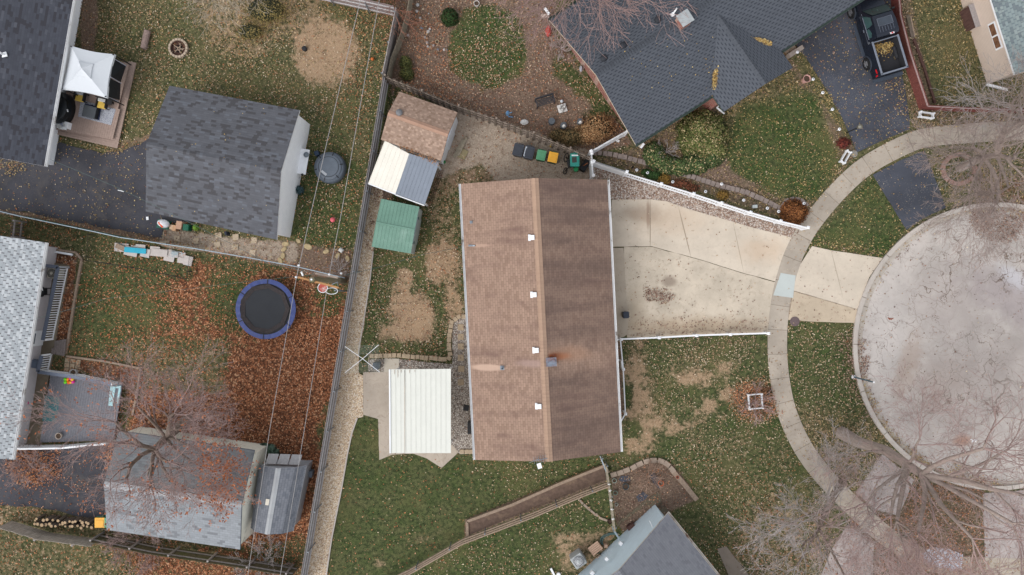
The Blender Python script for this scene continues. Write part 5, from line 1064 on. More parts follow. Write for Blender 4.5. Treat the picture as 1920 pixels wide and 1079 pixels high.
m = MB(); m.box(c+Vector((0, 0, .4)), .6, .5, .05, rz_); m.build('seat', m_white, ch2); m = MB(); m.box(c+Vector((-.1, .02, .46)), .44, .46, .06, .5); m.build('draped_cloth', MC['floral_cushion'], ch2, bevel=.02)
m = MB(); m.box(c+Vector((-.55, .22, .4)), .55, .34, .04, rz_); [m.box(c+Vector((-.75+k*.1, .25-k*.02, .44)), .04, .32, .03, rz_) for k in range(5)]; m.build('slatted_arm', m_white, ch2)
for sx in (-.24, .24): m = MB(); m.box(c+Vector((sx, 0, 0)), .05, .4, .4, rz_); m.build('leg', m_white, ch2)
# bench log and fire pit
m = MB(); c = P(276, 77, 0); m.tube([c+Vector((-.11, -.55, .2)), c+Vector((0, 0, .21)), c+Vector((.12, .55, .2))], .19, 12); o = m.build('log_bench', wood('pale_bark', (150, 130, 122), .35)); tag(o, 'split log bench on the grass left of the fire pit', 'log')
fp = empty('fire_pit', P(336, 92), 'round fire pit ringed with pale blocks holding charred sticks', 'fire pit')
for k in range(18):
    t = 2*PI*k/18; m = MB(); m.box(P(336, 92)+Vector((math.cos(t)*.54, math.sin(t)*.54, 0)), .13, .17, .2, t); m.build('ring_block', plain('pit_block', (184, 166, 146), .85, .12, 3), fp, bevel=.012)
m = MB(); m.lathe(P(336, 92), [(.46, 0), (.46, .16), (.43, .16), (.43, .04), (.01, .03)], 28); m.build('metal_ring', plain('rust_ring', (86, 60, 50), .8, .3, 6), fp)
m = MB(); m.lathe(P(336, 92, .04), [(.25, 0), (.18, .05), (.01, .07)], 14); m.build('ash', plain('charcoal', (30, 26, 24), .95, .3, 6), fp)
for k in range(5): m = MB(); t = k*1.3; m.tube([P(336, 92, .1)+Vector((math.cos(t)*.35, math.sin(t)*.35, .05)), P(336, 92, .12)-Vector((math.cos(t+.4)*.25, math.sin(t+.4)*.25, 0))], .025, 6); m.build('stick', w_tan, fp)
# hot tub
ht = empty('hot_tub', P(620, 316), 'round inflatable dark grey hot tub with a strapped lid beside the garage', 'hot tub'); c = P(622, 317)
m_tub = plain('tub_vinyl', (92, 100, 110), .5, .1, 3); m = MB(); m.lathe(c, [(.86, 0), (.96, .12), (.98, .35), (.93, .6), (.82, .68), (.78, .66)], 40); m.build('wall', m_tub, ht, smooth=True)
m = MB(); m.lathe(c+Vector((0, 0, .66)), [(.8, 0), (.79, .05), (.7, .09), (.5, .1), (.02, .11)], 40); ld = m.build('lid', plain('lid_vinyl', (104, 112, 122), .5, .12, 2), ht, smooth=True)
m = MB(); m.tube([c+Vector((math.cos(2*PI*k/36)*.62, math.sin(2*PI*k/36)*.62, .765)) for k in range(36)], .012, 5, closed=True); m.build('lid_seam', m_dark, ld)
m = MB(); m.box(c+Vector((-.28, -.38, .765)), .4, .14, .01, -.7); m.build('warning_label', plain('label_grey', (182, 186, 190), .6, .1, 9), ld)
for k in range(6): t = k*PI/3+.2; m = MB(); m.beam(c+Vector((math.cos(t)*.7, math.sin(t)*.7, .76)), c+Vector((math.cos(t)*.9, math.sin(t)*.9, .66)), .05, .012); m.build('strap', m_dark, ld)
m = MB(); m.box(P(597, 290, 0), .28, .3, .45, .4); tag(m.build('pump', plain('blue_pump', (44, 62, 84), .5, .2, 5), bevel=.04), 'dark blue pump unit at the upper left of the hot tub', 'pump')
# table by the garage
tb = empty('folding_table', P(573, 307), 'white folding table with a wire basket against the white garage wall', 'table'); c = P(573, 307)
a_ = R(80); m = MB(); m.box(c+Vector((0, 0, .72)), 1.55, .72, .05, a_); m.build('tabletop', m_white, tb, bevel=.02)
for sx in (-.6, .6):
    for sy in (-.28, .28): q_ = c+Matrix.Rotation(a_, 3, 'Z') @ Vector((sx, sy, 0)); m = MB(); m.box(q_, .04, .04, .72, a_); m.build('leg', m_galv, tb)
bk = P(575, 291, .77); m = MB(); m.lathe(bk, [(.14, 0), (.17, .1), (.16, .1), (.12, .02)], 16); m.tube([bk+Vector((-.15, .05, .1)), bk+Vector((0, .1, .22)), bk+Vector((.17, .1, .1))], .01, 5); tag(m.build('wire_basket', m_galv), 'round wire basket on the upper end of the folding table', 'basket')
m = MB(); m.box(P(567, 328, .77), .12, .1, .08, .5); tag(m.build('black_box', m_dark), 'small black box on the lower end of the folding table', 'box')
# trampoline
tp = empty('trampoline', P(498, 579), 'round trampoline with a black bed and blue safety pad on the fallen leaves', 'trampoline'); c = P(500, 578); zt_ = .9; c = c*0+P(498, 580, zt_); c.z = 0
def ring(m, c, r0, r1, z0, z1, n=64, amp=0):
    for k in range(n):
        t0, t1 = 2*PI*k/n, 2*PI*(k+1)/n
        f = lambda r, t, z: c+Vector((r*math.cos(t), r*math.sin(t), z+amp*math.sin(t*24)))
        m.face([f(r0, t0, z0), f(r1, t0, z1), f(r1, t1, z1), f(r0, t1, z0)])
        m.face([f(r1, t0, z1), f(r1, t0, z1-.05), f(r1, t1, z1-.05), f(r1, t1, z1)])
mtramp = plain('jump_mat', (52, 54, 58), .8, .08, 2); m = MB(); m.lathe(c+Vector((0, 0, zt_-.03)), [(1.52, 0), (1.52, .01), (.02, .012)], 40); m.build('jumping_bed', mtramp, tp)
m = MB(); ring(m, c, 1.56, 1.84, zt_+.02, zt_+.0, amp=.008); m.build('safety_pad', plain('blue_pad', (62, 76, 132), .5, .12, 3, spec=.4), tp)
m = MB(); ring(m, c, 1.52, 1.57, zt_-.03, zt_-.03); m.build('spring_ring', m_dark, tp); m = MB(); ring(m, c+Vector((-.05, .02, 0)), 1.27, 1.55, zt_+.0, zt_+.05, 9, .02); m.build('safety_net', plain('net_brown', (62, 56, 56), .9, .3, 9), tp); m = MB(); m.tube([c+Vector((math.cos(2*PI*k/48)*1.8, math.sin(2*PI*k/48)*1.8, zt_-.06)) for k in range(48)], .03, 6, closed=True); m.build('frame', m_galv, tp)
for k in range(6):
    t = 2*PI*k/6+.3; d = Vector((math.cos(t), math.sin(t), 0)); m = MB(); m.tube([c+d*1.75, c+d*1.75+Vector((0, 0, zt_-.05))], .03, 6); m.tube([c+d*1.75+Vector((0, 0, .02)), c+d*1.3+Vector((0, 0, .02))], .03, 6); m.build('leg', m_galv, tp)
    t += .15; d = Vector((math.cos(t), math.sin(t), 0)); m = MB(); m.beam(c+d*1.5+Vector((0, 0, zt_+.03)), c+d*1.83+Vector((0, 0, zt_+.03)), .04, .012); m.build('pad_tie', m_dark, tp)
# balls
def ball(px, py, r, rgb, label, nm='ball'):
    m = MB(); n = 8; m.lathe(P(px, py, 0), [(r*math.sin(PI*k/n)+.0005, r-r*math.cos(PI*k/n)) for k in range(n+1)], 18); tag(m.build(nm, plain(nm+str(rgb[0])+str(rgb[1]), rgb, .5, .06, 5), smooth=True), label, 'ball')
ball(625, 413, .16, (236, 110, 120), 'pink ball on the grass below the hot tub'); ball(699, 112, .11, (196, 106, 50), 'orange basketball under the power lines'); ball(1033, 274, .1, (206, 168, 44), 'small yellow ball above the yellow topped bin')
m = MB(); m.lathe(P(572, 93, 0), [(.15, 0), (.16, .2), (.12, .24), (.01, .25)], 10); tag(m.build('bucket', plain('black_bucket', (40, 42, 46), .5, .1, 5)), 'small black bucket on the round bare dirt patch', 'bucket')
m = MB(); m.tube([P(637, 467, .12), P(643, 472, .12)], .14, 14); tag(m.build('bucket', plain('white_bucket', (206, 206, 202), .5, .08, 4)), 'white bucket lying on its side near the rocks', 'bucket')
# ---------------------------------------------------------------- poles, wires, hoop
w_pole = wood('mossy_pole', (128, 118, 98), .25, (120, 122, 72)); up_ = empty('utility_pole', P(648, 528), 'leaning looking wooden utility pole with two crossarms at the corner of the fence', 'utility pole'); b0 = P(646, 527); topz = 7.0
m = MB(); m.tube([b0, b0+Vector((0, 0, topz*.5)), b0+Vector((0, 0, topz))], [.19, .165, .14], 16); m.build('pole', w_pole, up_)
def at(px, py, z): return P(px, py, z)
xa = wood('crossarm_wood', (176, 158, 144), .2); m = MB(); m.beam(at(592, 513, 6.0), at(634, 521, 6.0), .11, .11); m.build('crossarm', xa, up_)
m = MB(); m.beam(at(559, 520, 6.6), at(635, 540, 6.6), .1, .1); m.build('crossarm', wood('crossarm_orange', (186, 140, 96), .2), up_)
for a, b in (((634, 540, 6.6), (633, 529, 6.2)), ((633, 529, 6.2), (622, 534, 6.2))): m = MB(); m.tube([at(*a), at(*b)], .02, 5); m.build('brace', m_galv, up_)
for q_ in ((556, 520, 6.7), (561, 498, 6.7), (618, 515, 6.15), (640, 513, 5.6)): m = MB(); m.lathe(at(*q_), [(.05, 0), (.06, .06), (.03, .1), (.05, .14), (.01, .18)], 10); m.build('insulator', m_white, up_)
m = MB(); m.lathe(b0+Vector((0, 0, topz)), [(.05, 0), (.05, .06), (.02, .06)], 10); m.build('pole_cap', m_white, up_)
m = MB(); m.tube([at(565, 510, 6.2), at(568, 517, 6.1)], .05, 8); m.build('lamp_arm', m_white, up_)
m_cable = plain('aluminium_cable', (172, 168, 166), .5, .08, 4, .2); m_cdark = plain('dark_cable', (98, 98, 100), .6, .1, 4)
def wire(name, label, pts, r=.012, sag=.25, mat=None):
    m = MB(); out = []
    for (a, b) in zip(pts, pts[1:]):
        A = at(*a); B = at(*b); n = 14
        for k in range(n): t = k/n; out.append(lerp(A, B, t)-Vector((0, 0, sag*4*t*(1-t))))
    out.append(at(*pts[-1])); m.tube(out, r, 5); return tag(m.build(name, mat or m_cable), label, 'cable')
wire('power_line', 'left pale power line crossing the upper left yard down to the crossarm', [(690, -60, 7.2), (614, 262, 6.9), (556, 520, 6.75)], .016, .0)
wire('power_line', 'right pale power line crossing the upper yard down to the crossarm', [(722, -60, 7.0), (664, 262, 6.6), (640, 400, 6.3), (624, 480, 6.15), (618, 514, 6.1)], .016, .0)
wire('power_line', 'left pale power line running down over the small barn shed', [(556, 520, 6.75), (505, 810, 6.9), (457, 1130, 7.1)], .014, .0)
wire('power_line', 'right pale power line running down beside the small barn shed', [(612, 548, 6.3), (570, 810, 6.6), (517, 1130, 6.9)], .014, .0)
wire('telephone_cable', 'thin dark cable from the pole to the green shed and brown roof', [(634, 519, 5.8), (700, 504, 5.0), (790, 478, 3.9), (866, 463, 2.8)], .01, .12, plain('green_cable', (84, 104, 100), .6, .1, 4))
wire('telephone_cable', 'thin cable from the pole across the left driveway to the dark house corner', [(590, 513, 5.8), (500, 493, 5.3), (360, 420, 4.6), (215, 350, 3.9), (95, 300, 2.8)], .01, .1, MC['green_cable'])
wire('telephone_cable', 'thin cable from the pole over the trampoline to the pale roofed house', [(588, 515, 5.8), (450, 530, 4.6), (200, 560, 3.6), (60, 600, 2.8)], .008, .1, MC['green_cable'])
hp = empty('basketball_hoop', P(652, 548), 'basketball hoop with a faded red backboard below the utility pole', 'basketball hoop')
m = MB(); m.tube([at(650, 546, 0), at(628, 545, 3.0)], .05, 8); m.build('post', m_galv, hp)
bb = at(604, 539, 3.6); m = MB(); m.lathe(at(605, 540, 3.4), [(.02, 0), (.3, 0), (.3, .04), (.02, .04)], 20, sx=.85, sy=.9); bo = m.build('backboard', plain('faded_red', (180, 84, 70), .7, .2, 6, col2=(222, 214, 208), amt=.25), hp)
m = MB(); m.tube([at(605+9*math.cos(t), 540+9*math.sin(t), 3.45) for t in [2*PI*k/20 for k in range(20)]], .02, 5, closed=True); m.build('board_rim', m_white, bo)
m = MB(); m.tube([at(622+11*math.cos(t), 546+6*math.sin(t), 3.1) for t in [2*PI*k/20 for k in range(20)]], .02, 5, closed=True); m.build('rim', m_white, hp)
# clothes dryer
cd = empty('rotary_clothes_dryer', P(677, 670), 'white umbrella clothes dryer with its arms spread over the gravel', 'clothes dryer'); hub = P(680, 673, 1.75); m = MB(); m.tube([Vector((hub.x, hub.y, 0)), hub], .025, 8); m.build('pole', m_galv, cd)
tips = [P(647, 650, 1.95), P(710, 647, 1.95), P(712, 698, 1.95), P(647, 699, 1.95)]
for t_ in tips: m = MB(); m.beam(hub, t_, .026, .026); m.build('arm', m_white, cd)
m_line = plain('clothes_line', (170, 186, 172), .6, .1, 3); m = MB()
for k in range(9):
    f_ = .35+.65*k/8
    for i in range(4): m.tube([lerp(hub, tips[i], f_), lerp(hub, tips[(i+1) % 4], f_)-Vector((0, 0, .02))], .004, 3)
m.build('lines', m_line, cd)
m = MB(); m.box(P(708, 685, 0), .38, .4, .62, -.1); o = m.build('storage_bin', plain('slate_plastic', (82, 88, 98), .5, .1, 4), bevel=.02); tag(o, 'dark slate ribbed box beside the clothes dryer', 'box')
m = MB(); [m.box(P(708, 685, .62)+Vector((-.15+k*.06, 0, 0)), .02, .38, .02, -.1) for k in range(6)]; m.build('lid_rib', MC['slate_plastic'], o)
ls = empty('street_post', P(1600, 707), 'blue-grey steel post set in a white footing at the kerb of the turning circle', 'post'); m = MB(); m.lathe(P(1600, 707), [(.13, 0), (.13, .06), (.05, .08)], 16); m.build('footing', m_white, ls)
m = MB(); m.tube([P(1600, 707), P(1600, 707)+Vector((0, 0, 2.4))], .045, 10); m.build('pole', plain('blue_steel', (96, 118, 130), .45, .1, 5, .3), ls); m = MB(); m.lathe(P(1600, 707, 0)+Vector((0, 0, 2.4)), [(.05, 0), (.05, .05), (.02, .06)], 10); m.build('cap', m_white, ls)
# lamp post by the driveway
lp = empty('lamp_post', P(1586, 250), 'black garden lamp post on the left edge of the asphalt driveway', 'lamp post'); m = MB(); m.tube([P(1586, 250), P(1586, 250)+Vector((0, 0, 1.55))], .035, 8); m.build('pole', m_dark, lp)
t_ = P(1586, 250)+Vector((0, 0, 1.55)); m = MB(); m.lathe(t_, [(.06, 0), (.12, .02), (.14, .24), (.16, .25), (.03, .36)], 6); m.build('lantern', plain('lantern_glass', (120, 116, 104), .3, .1, 4), lp)
# ---------------------------------------------------------------- bins
def bin_(px, py, w, d, h, rot, body, lid, label, ribs=0, handle=True, extra=None, name='wheelie_bin'):
    c = P(px, py, h); c.z = 0; root = empty(name, c, label, 'bin', None); M = Matrix.Rotation(rot, 3, 'Z')
    m = MB(); top = [c+M @ Vector((x*w/2*.96, y*d/2*.96, h-.08)) for x, y in ((-1, -1), (1, -1), (1, 1), (-1, 1))]; bot = [c+M @ Vector((x*w/2*.78, y*d/2*.74, .04)) for x, y in ((-1, -1), (1, -1), (1, 1), (-1, 1))]
    m.add(bot+top, [(3, 2, 1, 0), (4, 5, 6, 7), (0, 1, 5, 4), (1, 2, 6, 5), (2, 3, 7, 6), (3, 0, 4, 7)]); m.build('body', body, root, bevel=.02)
    m = MB(); m.box(c+Vector((0, 0, h-.08)), w, d, .05, rot); l_ = m.build('lid', lid, root, bevel=.025)
    m = MB(); m.box(c+M @ Vector((0, -.03, h-.03)), w*.78, d*.62, .02, rot); m.build('lid_panel', lid, l_, bevel=.01)
    for k in range(ribs): m = MB(); m.box(c+M @ Vector((0, -d*.25+k*d*.2, h-.01)), w*.7, .02, .012, rot); m.build('lid_rib', lid, l_)
    m = MB(); m.tube([c+M @ Vector((-w*.35, d*.56, h-.1)), c+M @ Vector((w*.35, d*.56, h-.1))], .018, 6); m.box(c+M @ Vector((-w*.3, d*.5, h-.12)), .04, .12, .04, rot); m.box(c+M @ Vector((w*.3, d*.5, h-.12)), .04, .12, .04, rot); m.build('handle', body, root)
    for s_ in (-1, 1): m = MB(); m.tube([c+M @ Vector((s_*w*.36, d*.38, .1)), c+M @ Vector((s_*w*.42, d*.38, .1))], .1, 12); m.build('wheel', m_dark, root)
    return root, c, M
bd_ = plain('bin_charcoal', (62, 66, 74), .5, .12, 4); bgn = plain('bin_green', (92, 156, 116), .5, .07, 3); bye = plain('bin_yellow', (242, 178, 60), .5, .05, 3); btl = plain('bin_teal', (58, 156, 142), .45, .06, 3)
bin_(972, 281, .62, .74, 1.05, R(-15), bd_, bd_, 'charcoal wheeled bin at the left end of the row behind the brown roof')
r_, c_, M_ = bin_(992, 286, .62, .76, 1.06, R(-15), bd_, bd_, 'charcoal wheeled bin with a white lettered strip, second in the row')
m = MB(); m.box(c_+M_ @ Vector((-.24, 0, 1.035)), .09, .6, .012, R(-15)); m.build('lid_strip', plain('strip_white', (190, 196, 204), .6, .3, 14), r_)
bin_(1015, 291, .56, .62, 1.0, R(-12), plain('bin_darkgreen', (36, 92, 66), .5, .1, 4), bgn, 'green lidded wheeled bin between the charcoal and yellow ones', 1)
bin_(1037, 295, .58, .64, 1.0, R(-12), MC['bin_darkgreen'], bye, 'yellow lidded wheeled bin at the right end of the row', 2)
r_, c_, M_ = bin_(1078, 300, .56, .8, 1.1, 0, btl, btl, 'teal bin with a dark tray on its lid beside the white gate')
m = MB(); m.box(c_+Vector((-.04, 0, 1.09)), .28, .33, .03, .1); m.build('lid_tray', plain('tray_dark', (72, 70, 66), .7, .2, 6), r_); m = MB(); m.box(c_+Vector((0, .27, 1.09)), .4, .07, .02, 0); m.build('lid_label', m_white, r_)
ts = empty('jogging_stroller', P(1063, 307), 'folded black stroller with large spoked wheels beside the teal bin', 'stroller')
for (x, y, z, r_, tl_) in ((1062, 296, .3, .27, (.3, .2)), (1060, 321, .22, .2, (.5, .3))):
    ctr = P(x, y, z+.1); Mx = Matrix.Rotation(1.0, 3, 'Y') @ Matrix.Rotation(.3, 3, 'X'); m = MB(); m.tube([ctr+Mx @ Vector((r_*math.cos(t), r_*math.sin(t), 0)) for t in [2*PI*k/22 for k in range(22)]], .03, 6, closed=True)
    for k in range(6): t = PI*k/6; e = Mx @ Vector((r_*math.cos(t), r_*math.sin(t), 0)); m.tube([ctr-e, ctr+e], .006, 3)
    m.build('wheel', m_dark, ts)
m = MB(); a, b, c = P(1062, 296, .4), P(1060, 321, .35), P(1071, 309, .8); m.tube([a, c, b], .025, 6); m.tube([c, P(1072, 296, .9)], .03, 6); m.build('frame', m_dark, ts); m = MB(); m.box(P(1068, 308, .4), .3, .5, .3, .2); m.build('seat', m_dark, ts, bevel=.05)
m = MB(); m.lathe(P(1079, 319, 0), [(.13, 0), (.15, .3), (.155, .33), (.01, .34)], 18); tag(m.build('bucket', plain('green_bucket', (44, 156, 96), .5, .06, 5)), 'small bucket with a bright green lid below the teal bin', 'bucket')
m = MB(); m.tube([P(1088, 315, .2), P(1102, 306, .9)], .02, 5); tag(m.build('rake_handle', plain('orange_handle', (186, 110, 62), .7, .1, 5)), 'orange handled tool leaning on the white gate', 'garden tool')
m = MB(); m.box(P(1096, 312, 0), .4, .8, .5, -.6); tag(m.build('storage_bin', plain('black_crate', (28, 30, 34), .6, .2, 5), bevel=.05), 'black tarp covered bundle between teal bin and white gate', 'bundle')
bin_(1174, 591, .42, .34, 1.0, R(-88), bd_, plain('bin_navy', (54, 60, 72), .5, .1, 4), 'single dark bin standing on the front walk by the brown house')
bin_(186, 981, .62, .62, 1.0, 0, MC['bin_darkgreen'], bye, 'yellow lidded bin at the right end of the log pile')
bin_(202, 981, .5, .6, 1.0, 0, MC['bin_darkgreen'], bgn, 'green lidded bin half under the weathered garage roof')
bin_(62, 683, .55, .5, .8, R(-10), plain('bin_bluegrey', (112, 124, 142), .5, .1, 4), MC['bin_bluegrey'], 'blue-grey tub standing on the left house porch', handle=False)
for (x, y, w, d, rot, nm, lab) in ((877, 765, .34, .36, -.15, 'black_mat', 'small black mat on the pebbles behind the brown house'),):
    m = MB(); m.box(P(x-3, y, .02), w, d, .04, rot); tag(m.build('mat', m_dark), lab, 'mat')
m = MB(); m.box(P(882, 800, 0), .3, .75, .5, 0); tag(m.build('storage_bin', m_dark, bevel=.02), 'black box half under the brown roof edge by the pebbles', 'box')
# ---------------------------------------------------------------- air conditioners
def ac(px, py, s, h, rot, label, dirty=False, z=.1):
    c = P(px, py, h+z); c.z = z; root = empty('air_conditioner', c, label, 'air conditioner'); bm = plain('ac_dirty', (174, 178, 178), .6, .15, 4) if dirty else plain('ac_beige', (188, 182, 168), .6, .08, 4)
    m = MB(); m.box(c, s, s, h, rot); m.build('casing', bm, root, bevel=.06); m = MB(); m.lathe(c+Vector((0, 0, h+.001)), [(s*.42, 0), (s*.42, .03), (s*.38, .03), (s*.37, .01)], 28); m.build('fan_ring', plain('ac_dark', (70, 72, 76), .5, .1, 4), root)
    m = MB(); m.lathe(c+Vector((0, 0, h+.002)), [(s*.37, 0), (.01, .004)], 28); m.build('fan_opening', m_dark if not dirty else MC['ac_dark'], root)
    m = MB()
    for k in range(20): t = 2*PI*k/20; m.tube([c+Vector((math.cos(t)*.06, math.sin(t)*.06, h+.05)), c+Vector((math.cos(t)*s*.39, math.sin(t)*s*.39, h+.03))], .006 if not dirty else .012, 3)
    for rr in (.15, .27, .38): m.tube([c+Vector((math.cos(2*PI*k/24)*s*rr, math.sin(2*PI*k/24)*s*rr, h+.04)) for k in range(24)], .006, 3, closed=True)
    m.build('fan_guard', bm if not dirty else m_white, root); m = MB(); m.lathe(c+Vector((0, 0, h+.04)), [(s*.14, 0), (s*.12, .03), (.01, .035)], 16); m.build('fan_motor', bm, root); return root
ac(97, 513, .62, .75, -.1, 'square beige air conditioner in the porch corner of the left house'); ac(1085, 1053, .78, .85, .6, 'grey round topped air conditioner beside the pale blue house', True, 0)
gk = empty('barbecue_grill', P(88, 548, .1), 'black barbecue grill standing on the porch below the air conditioner', 'grill'); c = P(90, 547, .1); m = MB(); m.lathe(c+Vector((0, 0, .5)), [(.2, 0), (.3, .15), (.3, .28), (.22, .4), (.02, .46)], 20, sx=1, sy=1.15); m.build('lid', m_dark, gk, smooth=True)
m = MB(); m.box(c+Vector((.28, 0, .68)), .3, .42, .03, 0); m.build('side_shelf', m_dark, gk); m = MB(); m.tube([c+Vector((.05, .3, .9)), c+Vector((.25, .26, .92)), c+Vector((.28, .05, .9))], .03, 6); m.build('handle', m_white, gk)
for sx in (-.2, .2):
    for sy in (-.2, .2): m = MB(); m.box(c+Vector((sx, sy, 0)), .04, .04, .55); m.build('leg', m_dark, gk)
for k, (x, y, lab) in enumerate(((57, 727, 'black folding chair on the left house porch'), (52, 750, 'dark chair with a pink towel on the left house porch'))):
    q = empty('porch_chair', P(x, y, .1), lab, 'chair'); c = P(x, y, .1); m = MB(); m.box(c+Vector((0, 0, .42)), .5, .48, .04, -.1); m.build('seat', m_dark, q); m = MB(); m.box(c+Vector((-.25, 0, .42)), .05, .5, .5, -.1); m.build('backrest', m_dark, q)
    for sx in (-.22, .22):
        for sy in (-.2, .2): m = MB(); m.box(c+Vector((sx, sy, 0)), .03, .03, .42); m.build('leg', m_dark, q)
    if k: m = MB(); m.box(c+Vector((.1, 0, .47)), .4, .14, .06, .1); m.build('towel', plain('red_towel', (170, 60, 60), .9, .3, 8), q); m = MB(); m.box(c+Vector((.3, -.1, .4)), .12, .2, .08, .3); m.build('shoe', plain('pink_shoe', (214, 80, 140), .7, .1, 5), q)
# toys, pots, boards on and near the grey deck
ty = empty('toy_tangle', P(131, 715, .4), 'heap of bright plastic toys on the grey deck', 'toys'); rr_ = random.Random(3)
for k, rgb in enumerate(((122, 226, 30), (255, 150, 30), (236, 60, 160), (255, 200, 50), (122, 226, 30), (255, 110, 30), (250, 180, 60), (236, 60, 160))):
    m = MB(); cx = 125+k % 4*4.4+rr_.uniform(-1, 1); cy = 711+k//4*6+rr_.uniform(-1, 1); m.lathe(P(cx, cy, .4), [(.05, 0), (.09, .05), (.09, .12), (.03, .16)], 10, sx=1.3, rz=k); m.build('toy_block', plain('toy%d' % k, rgb, .4, .05, 3), ty, smooth=True)
prism('foam_board', [(207, 724), (217, 725), (211, 762), (203, 761)], .4, .44, plain('pale_cyan', (176, 218, 224), .7, .12, 6, col2=(206, 206, 206), amt=.3), None, 'pale cyan foam board on the right side of the grey deck', 'board')
prism('foam_strip', [(223, 725), (227, 725), (221, 758), (218, 757)], .4, .43, MC['pale_cyan'], None, 'narrow pale cyan strip near the deck edge', 'board'); prism('foam_strip', [(218, 724), (227, 724), (226, 729), (217, 728)], .44, .46, MC['pale_cyan'], None, 'short cyan cross strip at the top of the deck boards', 'board')
def pot(px, py, r, h, rgb, label, soil=True, nm='plant_pot', cat='pot', z=0, group=None):
    c = P(px, py, z); root = empty(nm, c, label, cat, group); m = MB(); m.lathe(c, [(r*.72, 0), (r*.95, h*.95), (r, h), (r*.86, h), (r*.8, h*.8)], 20); m.build('pot_body', plain('pot%d_%d_%d' % rgb, rgb, .7, .1, 5), root)
    m = MB(); m.lathe(c+Vector((0, 0, h*.8)), [(r*.81, 0), (.01, .01)], 18); m.build('soil', m_soil, root); return root
pot(143, 698, .22, .35, (186, 184, 182), 'grey round pot on the pavers above the grey deck'); pot(113, 817, .2, .2, (196, 180, 166), 'small pale pot near the lower edge of the grey deck', z=.4)
pot(894, 10, .18, .3, (206, 200, 194), 'pale round planter at the top of the garden'); pot(820, 80, .12, .15, (206, 186, 150), 'small tan pot among the garden rocks')
pot(1151, 900, .14, .25, (160, 176, 164), 'sage green pot nearest the grey fence by the stone edge'); pot(1172, 911, .2, .25, (60, 78, 86), 'dark blue-green pot left of the dug up bed'); pot(1153, 923, .14, .2, (108, 140, 126), 'small teal pot beside the ornament fence'); pot(1155, 945, .1, .2, (180, 190, 180), 'narrow whitish pot beside the ornament fence'); pot(1142, 976, .14, .3, (66, 50, 48), 'dark brown pot at the lower end of the grey fence')
pot(1238, 905, .18, .22, (222, 110, 64), 'bright orange pot in the dug up bed'); pot(1269, 894, .09, .18, (196, 84, 56), 'small terracotta pot standing on the timber edge')
pot(1120, 1052-20, .12, .3, (120, 130, 110), 'small green pot by the wooden crate beside the blue house')
pot(1507, 152, .24, .5, (206, 160, 150), 'pinkish bird bath beside the asphalt driveway', nm='bird_bath', cat='bird bath')
for x, y, lab in ((1026, 60, 'red and white folded umbrella leaning at the corner of the blue-black house'),):
    m = MB(); m.lathe(P(x+2, y, 0), [(.3, 0), (.22, .5), (.02, .9)], 8, sx=.7, sy=1.1); tag(m.build('folded_umbrella', plain('red_fabric', (206, 70, 60), .7, .1, 3, col2=(220, 220, 220), amt=.2)), lab, 'umbrella')
# garden bench and ornaments behind
gbn = empty('garden_bench', P(1022, 189), 'dark slatted metal bench on the bare soil of the garden', 'bench'); c = P(1022, 190, .45); c.z = 0; a_ = R(17); M_ = Matrix.Rotation(a_, 3, 'Z')
m_iron = plain('dark_iron', (62, 62, 66), .6, .2, 6)
m = MB(); [m.box(c+M_ @ Vector((0, -.18+k*.085, .42)), 1.15, .05, .03, a_) for k in range(5)]; m.build('seat', m_iron, gbn)
m = MB(); [m.box(c+M_ @ Vector((0, .24, .5+k*.1)), 1.15, .03, .06, a_) for k in range(4)]; m.build('backrest', m_iron, gbn)
for sx in (-.56, .56): m = MB(); m.box(c+M_ @ Vector((sx, -.2, 0)), .05, .05, .62, a_); m.box(c+M_ @ Vector((sx, .22, 0)), .05, .05, .85, a_); m.box(c+M_ @ Vector((sx, 0, .6)), .05, .46, .04, a_); m.build('leg_frame', m_iron, gbn)
fn = empty('statue', P(1054, 203), 'white garden statue group beside the dark bench', 'statue'); c = P(1054, 204); m_st = plain('white_stone', (222, 220, 216), .7, .12, 8)
for k, (dx, dy, h, r) in enumerate(((-.15, 0, .55, .09), (.12, .02, .6, .09), (0, -.15, .45, .1), (-.02, .14, .5, .08))):
    m = MB(); m.lathe(c+Vector((dx, dy, 0)), [(r, 0), (r*1.1, h*.2), (r*.6, h*.6), (r*.8, h*.75), (r*.35, h*.82), (r*.55, h*.9), (.01, h)], 12); m.build('figure', m_st, fn, smooth=True)
m = MB(); m.box(c-Vector((0, 0, 0)), .55, .5, .1, .3); m.build('plinth', m_st, fn)
ball(1053, 191, .1, (214, 222, 228), 'pale glass ball above the white statue', 'gazing_ball')
for k, (x, y, fig) in enumerate(((1034, 230, 0), (1056, 238, 1), (1087, 231, 1))):
    lab = ('dark round drum pedestal without a figure near the shadowbox fence', 'dark drum pedestal with a small white figure, middle of the three', 'dark drum pedestal with a white figure, nearest the blue-black house')[k]
    q = empty('pedestal', P(x, y), lab, 'pedestal', None); m = MB(); m.lathe(P(x, y), [(.2, 0), (.2, .4), (.02, .42)], 18); m.build('drum', plain('drum_slate', (92, 98, 104), .7, .15, 4), q)
    if fig: m = MB(); m.lathe(P(x, y, .42)+Vector((.04, .02, 0)), [(.1, 0), (.08, .12), (.04, .2), (.08, .27), (.01, .34)], 10, sx=1.3); m.build('figure', m_st, q, smooth=True)
m = MB(); m.lathe(P(983, 230), [(.2, 0), (.22, .08), (.1, .14), (.14, .26), (.01, .3)], 9, sx=1.2, sy=.8); tag(m.build('ornament', m_st), 'cluster of small white ornaments against the shadowbox fence', 'ornament')
